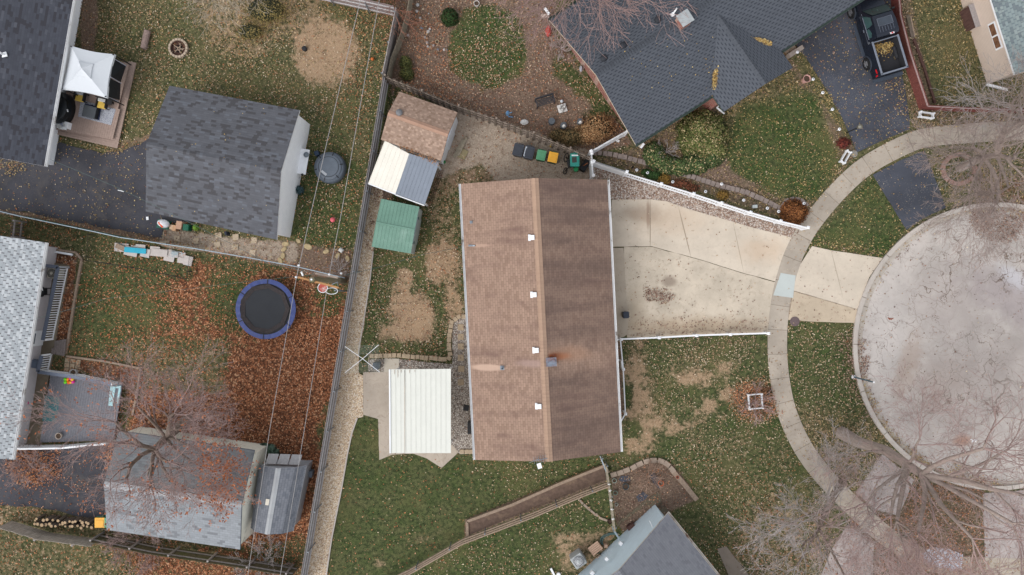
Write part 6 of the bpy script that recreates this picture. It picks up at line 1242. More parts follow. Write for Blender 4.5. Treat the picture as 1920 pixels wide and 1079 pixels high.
m = MB(); m.lathe(P(952, 214), [(.06, 0), (.12, .12), (.05, .3), (.01, .34)], 10, sx=1.1, sy=1.5); m.tube([P(953, 213, .2), P(960, 211, .2)], .03, 5); m.tube([P(953, 219, .1), P(962, 220, .1)], .03, 5); tag(m.build('ornament', plain('blue_white', (110, 160, 206), .6, .3, 12, col2=(226, 230, 232), amt=.5)), 'blue and white garden figure left of the fence ornaments', 'ornament')
m = MB(); m.lathe(P(1089, 131), [(.1, 0), (.14, .2), (.05, .5), (.01, .6)], 10, sx=.8, sy=1.4); tag(m.build('ornament', plain('grey_goose', (176, 178, 186), .6, .1, 5)), 'pale grey goose ornament by the brick wall of the blue-black house', 'ornament')
rk = random.Random(11)
for k, (x, y, s) in enumerate(((783, 10, .2), (782, 22, .18), (804, 27, .1), (788, 35, .16), (791, 54, .2), (765, 67, .2), (806, 55, .14), (803, 60, .2), (801, 81, .18), (802, 88, .16), (813, 86, .15), (821, 94, .14), (833, 94, .16), (838, 94, .09), (797, 71, .16))):
    m = MB(); m.lathe(P(x, y), [(s*.5, 0), (s*.55, .06), (s*.3, .12)], 7, rz=k, sx=rk.uniform(.9, 1.3)); t_ = rk.choice(((168, 156, 150), (190, 184, 180), (124, 126, 136), (206, 204, 202))); tag(m.build('garden_rock', plain('rock%d' % t_[0], t_, .9, .2, 4)), '%s pale rock in the leafy bed left of the oval lawn' % ORDN[k], 'rock', 'rocks in the leafy garden bed')
# path lights
for k, (x, y, w_) in enumerate(((1192, 321, 'white fence'), (1212, 326, 'white fence'), (1259, 343, 'white fence'), (1320, 361, 'white fence'), (1391, 377, 'white fence'), (1435, 392, 'white fence'), (1456, 398, 'white fence'), (1333, 309, 'green hedge'), (1350, 347, 'green hedge'), (1520, 152, 'asphalt driveway'), (1538, 177, 'asphalt driveway'), (1556, 208, 'asphalt driveway'), (1569, 245, 'asphalt driveway'), (1503, 383, 'rust shrub'))):
    q = empty('path_light', P(x, y), '%s small white path light from the left, beside the %s' % (ORDN[k], w_), 'path light', 'white path lights'); m = MB(); m.tube([P(x, y), P(x, y, 0)+Vector((0, 0, .3))], .012, 5); m.build('stake', m_white, q)
    m = MB(); m.lathe(P(x, y, 0)+Vector((0, 0, .3)), [(.05, 0), (.095, .04), (.09, .07), (.03, .09)], 14); l_ = m.build('lamp_head', m_white, q); m = MB(); m.lathe(P(x, y, 0)+Vector((0, 0, .39)), [(.035, 0), (.035, .012)], 8); m.build('solar_cell', m_dark, l_)
m = MB(); m.box(P(1414, 388, 0), .3, .2, .2, .1); tag(m.build('utility_box', plain('pale_box', (206, 212, 210), .6, .06, 3), bevel=.02), 'pale utility box in the flower bed by the white picket fence', 'utility box')
m = MB(); m.lathe(P(1186, 314), [(.08, 0), (.06, .2), (.02, .35)], 8); tag(m.build('spotlight', m_dark), 'small dark spotlight at the start of the flower bed', 'spotlight')
m = MB(); m.box(P(1157, 264, 0), .3, .14, .1, -.6); tag(m.build('gutter_elbow', m_white), 'white metal elbow lying below the white gate fence', 'pipe')
m = MB(); m.lathe(P(1490, 603), [(.3, 0), (.3, .04), (.27, .045), (.02, .045)], 28); tag(m.build('manhole_cover', plain('iron_cover', (110, 94, 94), .8, .15, 9)), 'round iron cover at the edge of the sidewalk and grass', 'manhole cover')
# white crate planters
def crate(px, py, sx, sy, h, rot, label, bars=True, fill=True):
    c = P(px, py); root = empty('planter_frame', c, label, 'planter'); M = Matrix.Rotation(rot, 3, 'Z')
    for s_ in (-1, 1):
        m = MB(); [m.beam(c+M @ Vector((-sx/2, s_*sy/2, z)), c+M @ Vector((sx/2, s_*sy/2, z)), .04, .06) for z in (.1, h-.08)]
        if bars: [m.box(c+M @ Vector((-sx/2+k*.09, s_*sy/2, 0)), .05, .03, h, rot) for k in range(int(sx/.09)+1)]
        m.build('side', m_white, root); m = MB(); [m.beam(c+M @ Vector((s_*sx/2, -sy/2, z)), c+M @ Vector((s_*sx/2, sy/2, z)), .04, .06) for z in (.1, h-.08)]; m.build('end', m_white, root)
    for a in (-1, 1):
        for b in (-1, 1): m = MB(); m.box(c+M @ Vector((a*sx/2, b*sy/2, 0)), .08, .08, h+.04, rot); m.build('corner_post', m_white, root)
    return root
crate(1733, 218, .8, .3, .35, R(-8), 'white slatted planter below the corner of the red fence'); crate(1582, 296, .75, .26, .35, R(60), 'white slatted planter bench left of the sidewalk curve'); crate(1414, 752, .82, .88, .35, R(5), 'white square frame around the small bare shrub on the front lawn', False)
m = MB(); m.lathe(P(1601, 289), [(.22, 0), (.22, .04), (.02, .05)], 16); tag(m.build('stone_disc', plain('disc_stone', (150, 146, 140), .85, .1, 4)), 'round grey stone disc right of the white planter bench', 'stone'); m = MB(); m.lathe(P(1728, 236), [(.2, 0), (.2, .03), (.02, .04)], 14, sx=1.3); tag(m.build('stone_disc', plain('disc_stone2', (122, 118, 104), .9, .1, 4)), 'flat dark stone below the planter by the red fence', 'stone')
# items under the garage eave
m = MB(); m.box(P(311, 422, 0), .75, .55, .4, R(-10)); o = m.build('garden_cart', plain('cart_green', (40, 92, 78), .6, .1, 4), bevel=.05); tag(o, 'green cart holding a white sack under the charcoal garage eave', 'cart'); m = MB(); m.lathe(P(308, 420, .38), [(.2, 0), (.34, .08), (.3, .22), (.02, .3)], 16, sx=1.15, sy=.75, rz=-.3); sk_ = m.build('sack', plain('white_sack', (220, 220, 224), .6, .05, 4, bump=.3), smooth=True); tag(sk_, 'white plastic sack with an orange band lying in the green cart', 'sack'); m = MB(); m.box(P(301, 422, .62), .4, .09, .03, -.9); m.build('band', plain('orange_band', (236, 96, 52), .6, .1, 4), sk_)
for k, (x, y, s, t, rgb, lab) in enumerate(((326, 427, .2, .3, (210, 180, 150), 'small pale cardboard box right of the green cart'), (333, 429, .2, .36, (196, 156, 122), 'narrow cardboard box in the middle of the box stack'), (343, 424, .34, .5, (186, 150, 126), 'largest cardboard box under the garage eave'))):
    m = MB(); m.box(P(x, y, 0), s, t, .35+.1*k, R(-8)); tag(m.build('cardboard_box', plain('card%d' % k, rgb, .85, .08, 4)), lab, 'box')
m = MB(); m.box(P(355, 428, 0), .36, .4, .5, R(-6)); tag(m.build('storage_tote', plain('tote_green', (20, 92, 70), .5, .08, 3), bevel=.03), 'dark green storage tote right of the cardboard boxes', 'tote')
m = MB(); m.box(P(429, 439, 0), .14, .24, .5, .2); tag(m.build('tool_box', plain('navy_box', (34, 40, 54), .5, .1, 4), bevel=.02), 'narrow black canister under the charcoal garage eave', 'canister')
m = MB(); m.box(P(279, 392, .02), .1, .2, .12, .1); m.box(P(282, 394, .02), .05, .3, .2, .1); tag(m.build('wall_bracket', m_white), 'small white fitting at the lower left corner of the charcoal garage', 'fitting')
m = MB(); m.tube([P(221, 357, .05), P(227, 358, .05), P(232, 360, .05)], .03, 5); tag(m.build('plastic_piece', m_white), 'small white stick lying on the worn asphalt', 'debris'); m = MB(); m.box(P(277, 410, .03), .14, .2, .06, .1); tag(m.build('brick_frame', m_white), 'small white frame on the asphalt by the garage corner', 'debris')
# white foam boards on the ground
fb = empty('foam_sheet_pile', P(290, 475), 'pile of crumbling white and cyan foam boards below the green slatted fence', 'boards'); m_foam = plain('foam_white', (206, 196, 190), .85, .08, 4, col2=(150, 176, 186), amt=.25); rf_ = random.Random(5)
for k in range(15):
    t = k/14; x = 228+t*125; y = 462+t*24+rf_.uniform(-5, 7); m = MB(); m.box(P(x, y, .02+k % 3*.03), rf_.uniform(.5, 1.0), rf_.uniform(.25, .6), .04, R(-9)+rf_.uniform(-.08, .08)); m.build('board', m_foam, fb)
m = MB(); m.box(P(254, 470, .14), 1.35, .32, .05, R(-5)); m.build('cyan_board', plain('cyan_board', (52, 178, 206), .6, .08, 4), fb); m = MB(); m.box(P(226, 464, .12), .6, .3, .05, R(-25)); m.build('plywood', w_tan, fb)
# log pile
lgp = empty('log_pile', P(130, 972), 'row of stacked split logs with pale cut ends above the plank fence', 'log pile'); bark = wood('grey_bark', (112, 100, 90), .3); cutm = plain('cut_wood', (186, 158, 124), .85, .12, 6)
for k in range(34):
    x = 80+(k % 17)*6.2+rf_.uniform(-1.5, 1.5); y = 967+(k//17)*8+(x-80)*.06+rf_.uniform(-2, 2); r = rf_.uniform(.07, .12); z0 = 0; L = rf_.uniform(.5, .75); b = P(x, y, 0); tl_ = Vector((rf_.uniform(-.05, .05), rf_.uniform(-.08, .02), L)); m = MB(); m.tube([b, b+tl_], r, 8); lo = m.build('log', bark, lgp); m = MB(); m.lathe(b+tl_, [(r*.92, 0), (r*.9, .012), (.01, .015)], 8); m.build('cut_end', cutm, lo)
for k in range(7): m = MB(); m.tube([P(40+k*6, 966-k*.6, .12), P(60+k*5, 960+k*1.2, .15)], .09, 7); m.build('log', bark, lgp) if False else None
# shed side planks etc.
pl_ = empty('plank_pile', P(860, 268), 'long weathered planks lying beside the open shed door', 'planks'); 
for k in range(3): m = MB(); m.beam(P(851+k*4, 296-k*2, .05+k*.04), P(867+k*4, 264-k*3, .05+k*.04), .16, .05); m.build('plank', w_old, pl_)
tr_ = empty('trellis', P(820, 340), 'wire shelf rack lying along the right edge of the lean-to', 'rack'); m = MB()
for k in range(14): t = k/13; a = lerp(P(800, 388, .3), P(823, 322, .3), t); m.beam(a, a+Vector((.28, .1, 0)), .02, .02)
for o_ in (0, .14, .28): m.beam(P(800, 388, .3)+Vector((o_, o_*.35, 0)), P(823, 322, .3)+Vector((o_, o_*.35, 0)), .02, .02)
m.build('rack_bars', w_dk, tr_)
m = MB(); m.lathe(P(833, 305), [(.06, 0), (.12, .2), (.08, .4), (.01, .5)], 9); tag(m.build('watering_can', plain('green_can', (30, 128, 70), .5, .1, 4)), 'bright green watering can at the shed corner', 'watering can')
ft_ = MB(); ft_.box(P(497, 860, .0), .5, .12, .3, -.1); tag(ft_.build('concrete_block', plain('grey_cblock', (160, 160, 156), .9, .1, 4)), 'grey concrete block between the two lower left sheds', 'block')
m = MB(); m.box(P(585, 885, 0), .3, .35, .5, -.2); m.box(P(583, 892, .0), .28, .1, .3, -.2); tag(m.build('hose_reel', plain('grey_reel', (110, 118, 128), .6, .2, 5), bevel=.02), 'grey hose reel box between barn shed and grey fence', 'hose reel')
# crate furniture by the blue house
cr = empty('wooden_crate', P(1115, 1027), 'pale slatted wooden bench beside the pale blue wall', 'bench')
for k in range(5): m = MB(); c = P(1116, 1028, .4)+Matrix.Rotation(.65, 3, 'Z') @ Vector((0, -.25+k*.12, 0)); m.box(c, .75, .1, .03, .65); m.build('slat', wood('pink_slat', (196, 164, 142), .12), cr)
for k in (-1, 1): m = MB(); c = P(1116, 1028, 0)+Matrix.Rotation(.65, 3, 'Z') @ Vector((k*.3, 0, 0)); m.box(c, .06, .5, .4, .65); m.build('leg', MC['pink_slat'], cr)
m = MB(); m.box(P(1135, 1022, 0), .22, .2, .25, 0); tag(m.build('wooden_stool', MC['pink_slat']), 'small square pale wooden stool right of the slatted bench', 'stool')
m = MB(); m.box(P(1123, 1044, 0), .3, .24, .2, .6); tag(m.build('paver_stack', b_st), 'stack of brown pavers below the slatted bench', 'pavers')
m = MB(); m.box(P(1182, 986, 0), .5, .35, .4, .6); tag(m.build('wooden_crate', w_dk), 'dark wooden crate against the pale blue wall', 'crate')
m = MB(); m.lathe(P(1195, 982), [(.1, 0), (.16, .3), (.1, .5), (.12, .6), (.01, .7)], 7, sx=1.4); tag(m.build('ornament', m_st), 'white ornament figure beside the dark crate', 'ornament')
hs_ = MB(); hs_.tube([P(1150+24*math.cos(t)*(1 if k < 99 else 1), 1014+14*math.sin(t), .04) for k, t in enumerate([R(a) for a in range(150, 300, 8)])], .035, 6); hs_.tube([P(1151+22*math.cos(t), 1016+14*math.sin(t), .07) for t in [R(a) for a in range(150, 290, 8)]], .035, 6); tag(hs_.build('garden_hose', plain('teal_hose', (90, 118, 116), .5, .1, 4)), 'coiled teal garden hose on the soil by the blue house', 'hose')
m = MB(); m.box(P(1036, 1072, .02), .5, .12, .1, -1.1); m.lathe(P(1047, 1076, 0), [(.12, 0), (.13, .2), (.02, .22)], 12); tag(m.build('toy_gun', m_white), 'white plastic object on the grass at the bottom edge', 'toy')
for k, y in enumerate((908, 920, 938, 955, 973)):
    m = MB(); c = P(1142+k*1.8, y, 1.2); m.lathe(c, [(.03, 0), (.06, .05), (.04, .1), (.005, .13)], 8, sx=1.5, rz=k); m.tube([c+Vector((-.1, 0, .06)), c+Vector((0, .03, .09)), c+Vector((.1, 0, .06))], .02, 4); tag(m.build('bird_ornament', m_st), '%s white bird ornament from the top on the grey fence rail' % ORDN[k], 'ornament', 'white birds on the fence')
for k, poly in enumerate(([(1165, 893), (1180, 892), (1182, 902), (1168, 905), (1160, 900)], [(1216, 890), (1226, 886), (1240, 905), (1237, 918), (1226, 908)], [(1193, 932), (1205, 922), (1216, 930), (1208, 938), (1198, 942)])):
    prism('weed_fabric', poly, .0, .012, plain('weed_cloth', (84, 88, 98), .9, .12, 6), None, '%s patch of bare blue-grey weed fabric from the left in the dug up bed' % ORDN[k], 'weed fabric')
prism('path', [(1155, 990), (1160, 978), (1222, 930), (1236, 922), (1240, 940), (1234, 950), (1210, 948), (1168, 980)], 0, .03, concrete('mossy_walk', (120, 110, 92), .2)); tag(COL.objects[-1], kind='structure', label='mossy concrete walk by the blue house')
prism('path', [(1240, 942), (1254, 958), (1244, 968), (1234, 955)], 0, .032, MC['mossy_walk']); tag(COL.objects[-1], kind='structure', label='small mossy slab at the corner of the blue house')
tb_ = empty('timber_border', P(1730, 140), 'dark rotten timbers lying behind the red fence', 'timber'); m = MB(); m.beam(P(1712, 74), P(1732, 130), .16, .12); m.build('timber', w_dk, tb_); m = MB(); m.beam(P(1700, 30), P(1710, 72), .2, .12); m.build('timber', w_brown, tb_); m = MB(); m.beam(P(1732, 130), P(1752, 195), .14, .13); m.build('timber', w_dk, tb_); m = MB(); m.beam(P(1706, 32), P(1714, 70), .07, .1); m.build('timber', w_tan, tb_)
# rabbit hutch by the east house
ht_ = empty('rabbit_hutch', P(1825, 30), 'old grey wooden hutch with a wire run beside the tan house', 'hutch'); c = P(1832, 28, .9); c.z = 0; a_ = R(-72)
m = MB(); m.box(c, 1.3, .62, .9, a_); m.build('body', w_dk, ht_); m = MB()
for k in range(5): q_ = c+Matrix.Rotation(a_, 3, 'Z') @ Vector((0, -.28+k*.14, .92)); m.box(q_, 1.45, .13, .03, a_)
m.build('roof', wood('silver_board', (168, 160, 158), .15), ht_)
q_ = P(1810, 30, 0); m = MB()
for z in (.02, .5):
    cs_ = [P(x, y, 0)+Vector((0, 0, z)) for x, y in ((1803, 19), (1813, 14), (1822, 34), (1812, 40))]
    for i in range(4): m.beam(cs_[i], cs_[(i+1) % 4], .05, .05)
for (x, y) in ((1803, 19), (1813, 14), (1822, 34), (1812, 40)): m.box(P(x, y, 0), .05, .05, .55)
m.build('run_frame', w_tan, ht_)
for k, (x, y, rgb, lab) in enumerate(((1813, 36, (206, 212, 214), 'white pail beside the hutch run'), (1821, 36, (40, 100, 80), 'green pail beside the hutch run'), (1820, 44, (38, 38, 42), 'black tub below the hutch'))):
    m = MB(); m.lathe(P(x, y), [(.1, 0), (.13, .25), (.02, .26)], 12); tag(m.build('bucket', plain('hb%d' % k, rgb, .6, .1, 4)), lab, 'bucket')
# driveway spots
m = MB(); [m.tube([P(x, y, .03), P(x+dx, y+dy, .03)], .03, 4) for x, y, dx, dy in ((1820, 824, 6, 3), (1822, 829, 8, -3), (1827, 824, 4, 6), (1832, 826, -6, 2))]; tag(m.build('chalk_mark', m_white), 'small heap of white twigs on the road', 'twigs')
m = MB(); [m.tube([P(1665+k*2, 596+k*1.2, .04), P(1669+k*2, 600-k, .04)], .03, 4) for k in range(4)]; tag(m.build('bark_piece', wood('red_bark', (160, 100, 80), .2)), 'piece of reddish bark on the road near the kerb', 'debris')
wc = MB(); wc.slab(PL([(1727, 1040), (1745, 1026), (1780, 1030), (1806, 1040), (1803, 1068), (1790, 1072), (1750, 1062), (1730, 1055)], .05), .04); tag(wc.build('tarp', plain('white_tarp', (196, 198, 208), .6, .05, 2, bump=.3)), 'white sheet lying on the ground under the branches at the lower right', 'sheet')
# rust shrub pots etc.: brick stub near top
m = MB(); m.box(P(1487, 101, 0), 1.0, .26, .5, R(32)); tag(m.build('low_wall', plain('low_wall_stone', (172, 160, 150), .85, .1, 4)), 'short low stone wall where the wing meets the asphalt driveway', 'wall'); m = MB(); m.lathe(P(1494, 99, .5), [(.06, 0), (.1, .1), (.02, .12)], 12); tag(m.build('wall_lamp', m_white), 'round white lamp on the low stone wall', 'lamp')
prism('path', [(1463, 88), (1486, 76), (1494, 92), (1478, 106)], 0, .04, MC['path_concrete']); tag(COL.objects[-1], kind='structure', label='small concrete landing beside the front wing')
wl_ = empty('wall_ladder', P(1168, 700), 'white downspout and box standing in the mulch strip beside the brown house', 'downspout'); m = MB(); m.box(P(1163, 682, 0), .1, .5, .8, .1); m.build('box', m_white, wl_); m = MB(); m.lathe(P(1158, 675, 0), [(.07, 0), (.07, .3), (.02, .32)], 12); m.build('cap', m_white, wl_)

# ---------------------------------------------------------------- the pickup
def pickup():
    o = P(1627, 120, .4); th = R(16.7); f = Vector((-math.sin(th), math.cos(th), 0)); r = Vector((math.cos(th), math.sin(th), 0)); ax = Vector((o.x, o.y, 0))+r*.9
    root = empty('pickup_truck', ax, 'black crew cab pickup truck with leaves in its open bed on the asphalt driveway', 'pickup truck', None, th)
    m_bl = plain('black_car_paint', (34, 40, 52), .22, .08, 2, .3, .7); m_tr = plain('bed_rail_plastic', (124, 130, 142), .45, .08, 4); m_tn = plain('car_glass', (58, 84, 84), .08, .1, 1, 0, .8); m_lin = plain('bed_liner', (46, 46, 50), .8, .15, 8); m_rub = plain('tyre_rubber', (30, 30, 32), .85, .1, 6); m_ch = plain('chrome_rim', (190, 192, 196), .25, .1, 5, .7)
    m_tl = plain('tail_red', (200, 24, 30), .25, .1, 5); m_bmp = plain('bumper_grey', (66, 74, 86), .5, .1, 4)
    def sec(prof, y):   # cross-section (x half widths with z) -> ring points
        return [Vector((-x, y, z)) for x, z in prof] + [Vector((x, y, z)) for x, z in reversed(prof)]
    def loft(secs, cap=True):
        m = MB(); n = len(secs[0])
        for a, b in zip(secs, secs[1:]):
            for i in range(n): j = (i+1) % n; m.face([a[i], a[j], b[j], b[i]])
        if cap: m.face(secs[0][::-1]); m.face(secs[-1])
        return m
    W0 = .93
    # lower body + hood in one lofted shell, bed left open
    lo = [(.80, .38), (.90, .5), (.925, .75), (.90, 1.0)]
    fr = loft([sec(lo+[(.80, 1.08)], 1.0), sec(lo+[(.80, 1.1)], 2.55), sec([(.80, .38), (.9, .5), (.93, .75), (.88, 1.02), (.76, 1.12)], 3.0), sec([(.78, .38), (.88, .5), (.91, .75), (.84, .98), (.7, 1.06)], 3.7), sec([(.72, .4), (.82, .5), (.84, .7), (.76, .88), (.62, .95)], 4.15)])
    fr.build('body', m_bl, root, smooth=False, bevel=.03)
    # bed walls
    m = MB()
    for s_ in (-1, 1):
        m.add([(s_*.92, -1.02, .45), (s_*.925, 1.0, .45), (s_*.93, 1.0, .8), (s_*.93, -1.02, .8), (s_*.84, -1.02, 1.32), (s_*.84, 1.0, 1.32), (s_*.76, -1.02, 1.32), (s_*.76, 1.0, 1.32), (s_*.76, -1.02, .75), (s_*.76, 1.0, .75)],
              [(0, 1, 2, 3), (3, 2, 5, 4), (4, 5, 7, 6), (6, 7, 9, 8), (0, 3, 4, 6, 8), (1, 9, 7, 5, 2)] if s_ > 0 else [(3, 2, 1, 0), (4, 5, 2, 3), (6, 7, 5, 4), (8, 9, 7, 6), (8, 6, 4, 3, 0), (2, 5, 7, 9, 1)])
    m.box((0, -1.0, .5), 1.84, .08, .8, 0); m.box((0, .97, .6), 1.68, .06, .72, 0); bd = m.build('bed', m_bl, root)
    m = MB(); m.box((0, 0, .74), 1.54, 1.96, .04); m.build('bed_floor', m_lin, bd); m = MB(); m.box((-.74, 0, .75), .03, 1.94, .55); m.box((.74, 0, .75), .03, 1.94, .55); m.build('bed_liner_wall', m_lin, bd)
    m = MB(); m.box((.62, .1, .76), .2, .8, .26); m.box((-.62, .1, .76), .2, .8, .26); m.build('wheel_arch_box', m_lin, bd, bevel=.08)
    m = MB(); m.box((-.8, 0, 1.31), .12, 2.08, .035); m.box((.8, 0, 1.31), .12, 2.08, .035); m.box((0, -1.01, 1.31), 1.7, .1, .035); m.box((0, .98, 1.31), 1.6, .06, .03); m.build('bed_rail_cap', m_tr, bd, bevel=.012)
    # cab
    cb = loft([sec([(.86, 1.02), (.80, 1.3), (.68, 1.7)], 1.12), sec([(.88, 1.02), (.8, 1.35), (.70, 1.77)], 1.25), sec([(.88, 1.02), (.8, 1.35), (.68, 1.8)], 1.9), sec([(.88, 1.02), (.8, 1.35), (.64, 1.74)], 2.42), sec([(.86, 1.06), (.82, 1.1), (.8, 1.12)], 3.05)])
    cbo = cb.build('cab', m_bl, root, bevel=.025)
    m = MB(); m.face([(-.6, 2.47, 1.735), (-.76, 3.0, 1.17), (.76, 3.0, 1.17), (.6, 2.47, 1.735)][::-1]); m.face([(-.6, 2.47, 1.75), (-.76, 3.02, 1.185), (.76, 3.02, 1.185), (.6, 2.47, 1.75)]); m.build('windscreen', m_tn, cbo)
    m = MB(); m.box((-.2, 2.68, 1.5), .4, .3, .01, .1, 0, Matrix.Rotation(R(-45), 3, 'X')); m.build('dash_paper', plain('pale_teal', (150, 190, 180), .7, .15, 6), cbo)
    for s_ in (-1, 1):
        for (y0, y1, t0, t1) in ((1.3, 1.83, 1.3, 1.83), (1.9, 2.7, 1.9, 2.4)):
            m = MB(); q = [Vector((s_*.845, y0, 1.2)), Vector((s_*.85, y1, 1.2)), Vector((s_*.70, t1, 1.66)), Vector((s_*.71, t0, 1.66))]
            m.face(q if s_ > 0 else q[::-1]); m.face(q[::-1] if s_ > 0 else q); m.build('side_window', m_tn, cbo)
        m = MB(); m.tube([(s_*.86, 1.25, 1.17), (s_*.86, 2.85, 1.17)], .018, 5); m.build('window_trim', m_tr, cbo)
        m = MB(); m.box((s_*.93, 1.86, .98), .03, .16, .04); m.build('door_handle', m_tr, cbo); m = MB(); m.box((s_*.93, 1.04, .5), .012, .012, .5); m.box((s_*.935, 1.87, .5), .01, .01, .5); m.build('door_gap', m_rub, cbo)
        m = MB(); m.box((s_*1.03, 2.68, 1.13), .22, .12, .17); m.build('mirror', m_bl if s_ < 0 else m_dark, root, bevel=.03)
        m = MB(); m.box((s_*.99, 1.55, .36), .2, 2.1, .05); m.build('running_board', m_bmp, root, bevel=.015)
        m = MB(); m.box((s_*.86, -.98, .86), .14, .1, .24); m.box((s_*.9, -.72, .98), .05, .28, .1) if s_ < 0 else None; m.build('tail_light', m_tl, root, bevel=.015)
    m = MB(); m.box((0, 1.95, 1.79), .86, .42, .02); sr = m.build('sunroof', plain('sunroof_glass', (60, 68, 78), .15, .1, 2, 0, .7), cbo, bevel=.01)
    m = MB()
    for a, b in (((-.45, 1.72), (.45, 1.72)), ((.45, 1.72), (.45, 2.18)), ((.45, 2.18), (-.45, 2.18)), ((-.45, 2.18), (-.45, 1.72))): m.tube([(a[0], a[1], 1.805), (b[0], b[1], 1.805)], .014, 4)
    m.build('sunroof_seal', plain('seal_grey', (106, 112, 124), .5, .1, 4), sr)
    m = MB(); [m.tube([(-.42+k*.17, 1.35, 1.775), (-.42+k*.17, 1.68, 1.79)], .008, 4) for k in range(6)]; m.build('roof_rib', MC['seal_grey'], cbo)
    m = MB(); m.box((.24, 1.14, 1.74), .26, .1, .03); m.build('brake_light', plain('brake_white', (230, 220, 224), .4, .1, 5), cbo); m = MB(); m.box((.24, 1.14, 1.772), .1, .07, .01); m.build('brake_lens', m_tl, cbo)
    m = MB(); m.box((0, -1.18, .42), 1.86, .22, .16); m.box((.05, -1.15, .58), .5, .12, .02); m.build('rear_bumper', m_bmp, root, bevel=.03); m = MB(); m.box((0, 4.2, .42), 1.66, .18, .2); m.build('front_bumper', m_bmp, root, bevel=.03)
    for s_ in (-1, 1): m = MB(); m.box((s_*.62, 4.1, .72), .32, .12, .16); m.build('headlight', plain('headlight_glass', (200, 206, 210), .15, .05, 4, 0, .7), root, bevel=.02)
    for y in (0, 3.35):
        for s_ in (-1, 1):
            m = MB(); M = Matrix.Rotation(PI/2, 3, 'Y'); m.lathe((s_*.98-.13 if s_ > 0 else s_*.98-.0, y, .38), [(.2, -.0), (.38, .01), (.39, .06), (.39, .2), (.36, .25), (.22, .25)], 24, tilt=M) if False else m.tube([(s_*.76, y, .38), (s_*.78, y, .38), (s_*.98, y, .38), (s_*1.01, y, .38)], [.36, .39, .39, .36], 24)
            w_ = m.build('wheel', m_rub, root, smooth=False); m = MB(); m.tube([(s_*1.0, y, .38), (s_*1.025, y, .38)], [.25, .24], 20); rm_ = m.build('rim', m_dark, w_); m = MB()
            for k in range(6): t = k*PI/3; m.box((s_*1.03, y+math.cos(t)*.13, .38+math.sin(t)*.13-.03), .02, .07+.13*abs(math.cos(t)), .06+.1*abs(math.sin(t)))
            m.tube([(s_*1.02, y, .38), (s_*1.05, y, .38)], .07, 12); m.build('spokes', m_ch, rm_)
            m = MB(); pts = [(s_*.95, y+math.cos(R(a))*.47, .38+math.sin(R(a))*.47) for a in range(-5, 186, 12)]; m.tube(pts, .05, 6); m.build('fender_flare', plain('flare_grey', (52, 58, 68), .6, .1, 4), root)
    return root, ax, th
truck, tax, tth = pickup()
ORG_T = tax
# ---------------------------------------------------------------- vectorised branches
def segs_mesh(name, segs, mat, parent=None, n=5):
    """segs: list of (p0, p1, r0, r1) -> one mesh of tapered tubes"""
    p0 = np.array([s[0] for s in segs], float); p1 = np.array([s[1] for s in segs], float); r0 = np.array([s[2] for s in segs]); r1 = np.array([s[3] for s in segs])
    d = p1-p0; L = np.linalg.norm(d, axis=1, keepdims=True)+1e-9; d /= L; a = np.where(np.abs(d[:, 2:3]) < .9, np.array([[0, 0, 1.]]), np.array([[1., 0, 0]]))
    x = np.cross(d, a); x /= np.linalg.norm(x, axis=1, keepdims=True); y = np.cross(d, x); V = []
    for p, r in ((p0-d*r0[:, None]*.3, r0), (p1, r1)):
        for k in range(n): t = 2*PI*k/n; V.append(p+(x*math.cos(t)+y*math.sin(t))*r[:, None])
    V = np.stack(V, 1).reshape(-1, 3); N = len(segs); b = np.arange(N)[:, None]*2*n
    q = np.concatenate([np.concatenate([b+k, b+(k+1) % n, b+n+(k+1) % n, b+n+k], 1) for k in range(n)], 0)
    return npmesh(name, V, q, mat, parent, smooth=n > 4)
def quads_mesh(name, C0, size, cols, mats, parent=None, flat=.7, rng=None, elong=1.5, normals=None):
    """leaf-sized faces at C0 (n,3), facing roughly up, per-face colour"""
    rng = rng or RNG; n = len(C0); a = rng.uniform(0, 2*PI, n); nz = np.ones(n)*flat; nx_ = rng.normal(0, .45, n); ny_ = rng.normal(0, .45, n)
    N = np.stack([nx_, ny_, nz], 1) if normals is None else normals+np.stack([nx_, ny_, rng.normal(0, .45, n)], 1)*.9
    N /= np.linalg.norm(N, axis=1, keepdims=True); T = np.stack([np.cos(a), np.sin(a), np.zeros(n)], 1); T -= N*(T*N).sum(1, keepdims=True); T /= np.linalg.norm(T, axis=1, keepdims=True)+1e-9; B = np.cross(N, T)
    s = (np.ones(n)*size if np.isscalar(size) else size)[:, None]; l = s*elong/2; w = s/2; fold = N*s*.14
    V = np.stack([C0-T*l, C0-B*w*1.0+fold, C0+T*l, C0+B*w*1.0+fold], 1).reshape(-1, 3); q = np.arange(n*4).reshape(-1, 4)
    c4 = np.concatenate([cols, np.ones((n, 1))], 1); c4 = np.repeat(c4, 4, 0)
    return npmesh(name, V, q, mats, parent, col={'Col': c4})
def pal(idx, cols):
    a = np.array([C(*c)[:3] for c in cols]); return a[idx % len(a)]
m_leaf = attrmat('leaf', 'Col', .85, .1)
m_bark1 = wood('pale_bark_tree', (166, 150, 140), .25); m_twig = plain('pinkish_twig', (166, 138, 132), .85, .2, 3); m_bark2 = wood('brown_bark_tree', (142, 126, 114), .3); m_twig2 = plain('grey_twig', (184, 174, 170), .85, .2, 3); m_twig3 = plain('redbrown_twig', (176, 150, 144), .85, .2, 3)
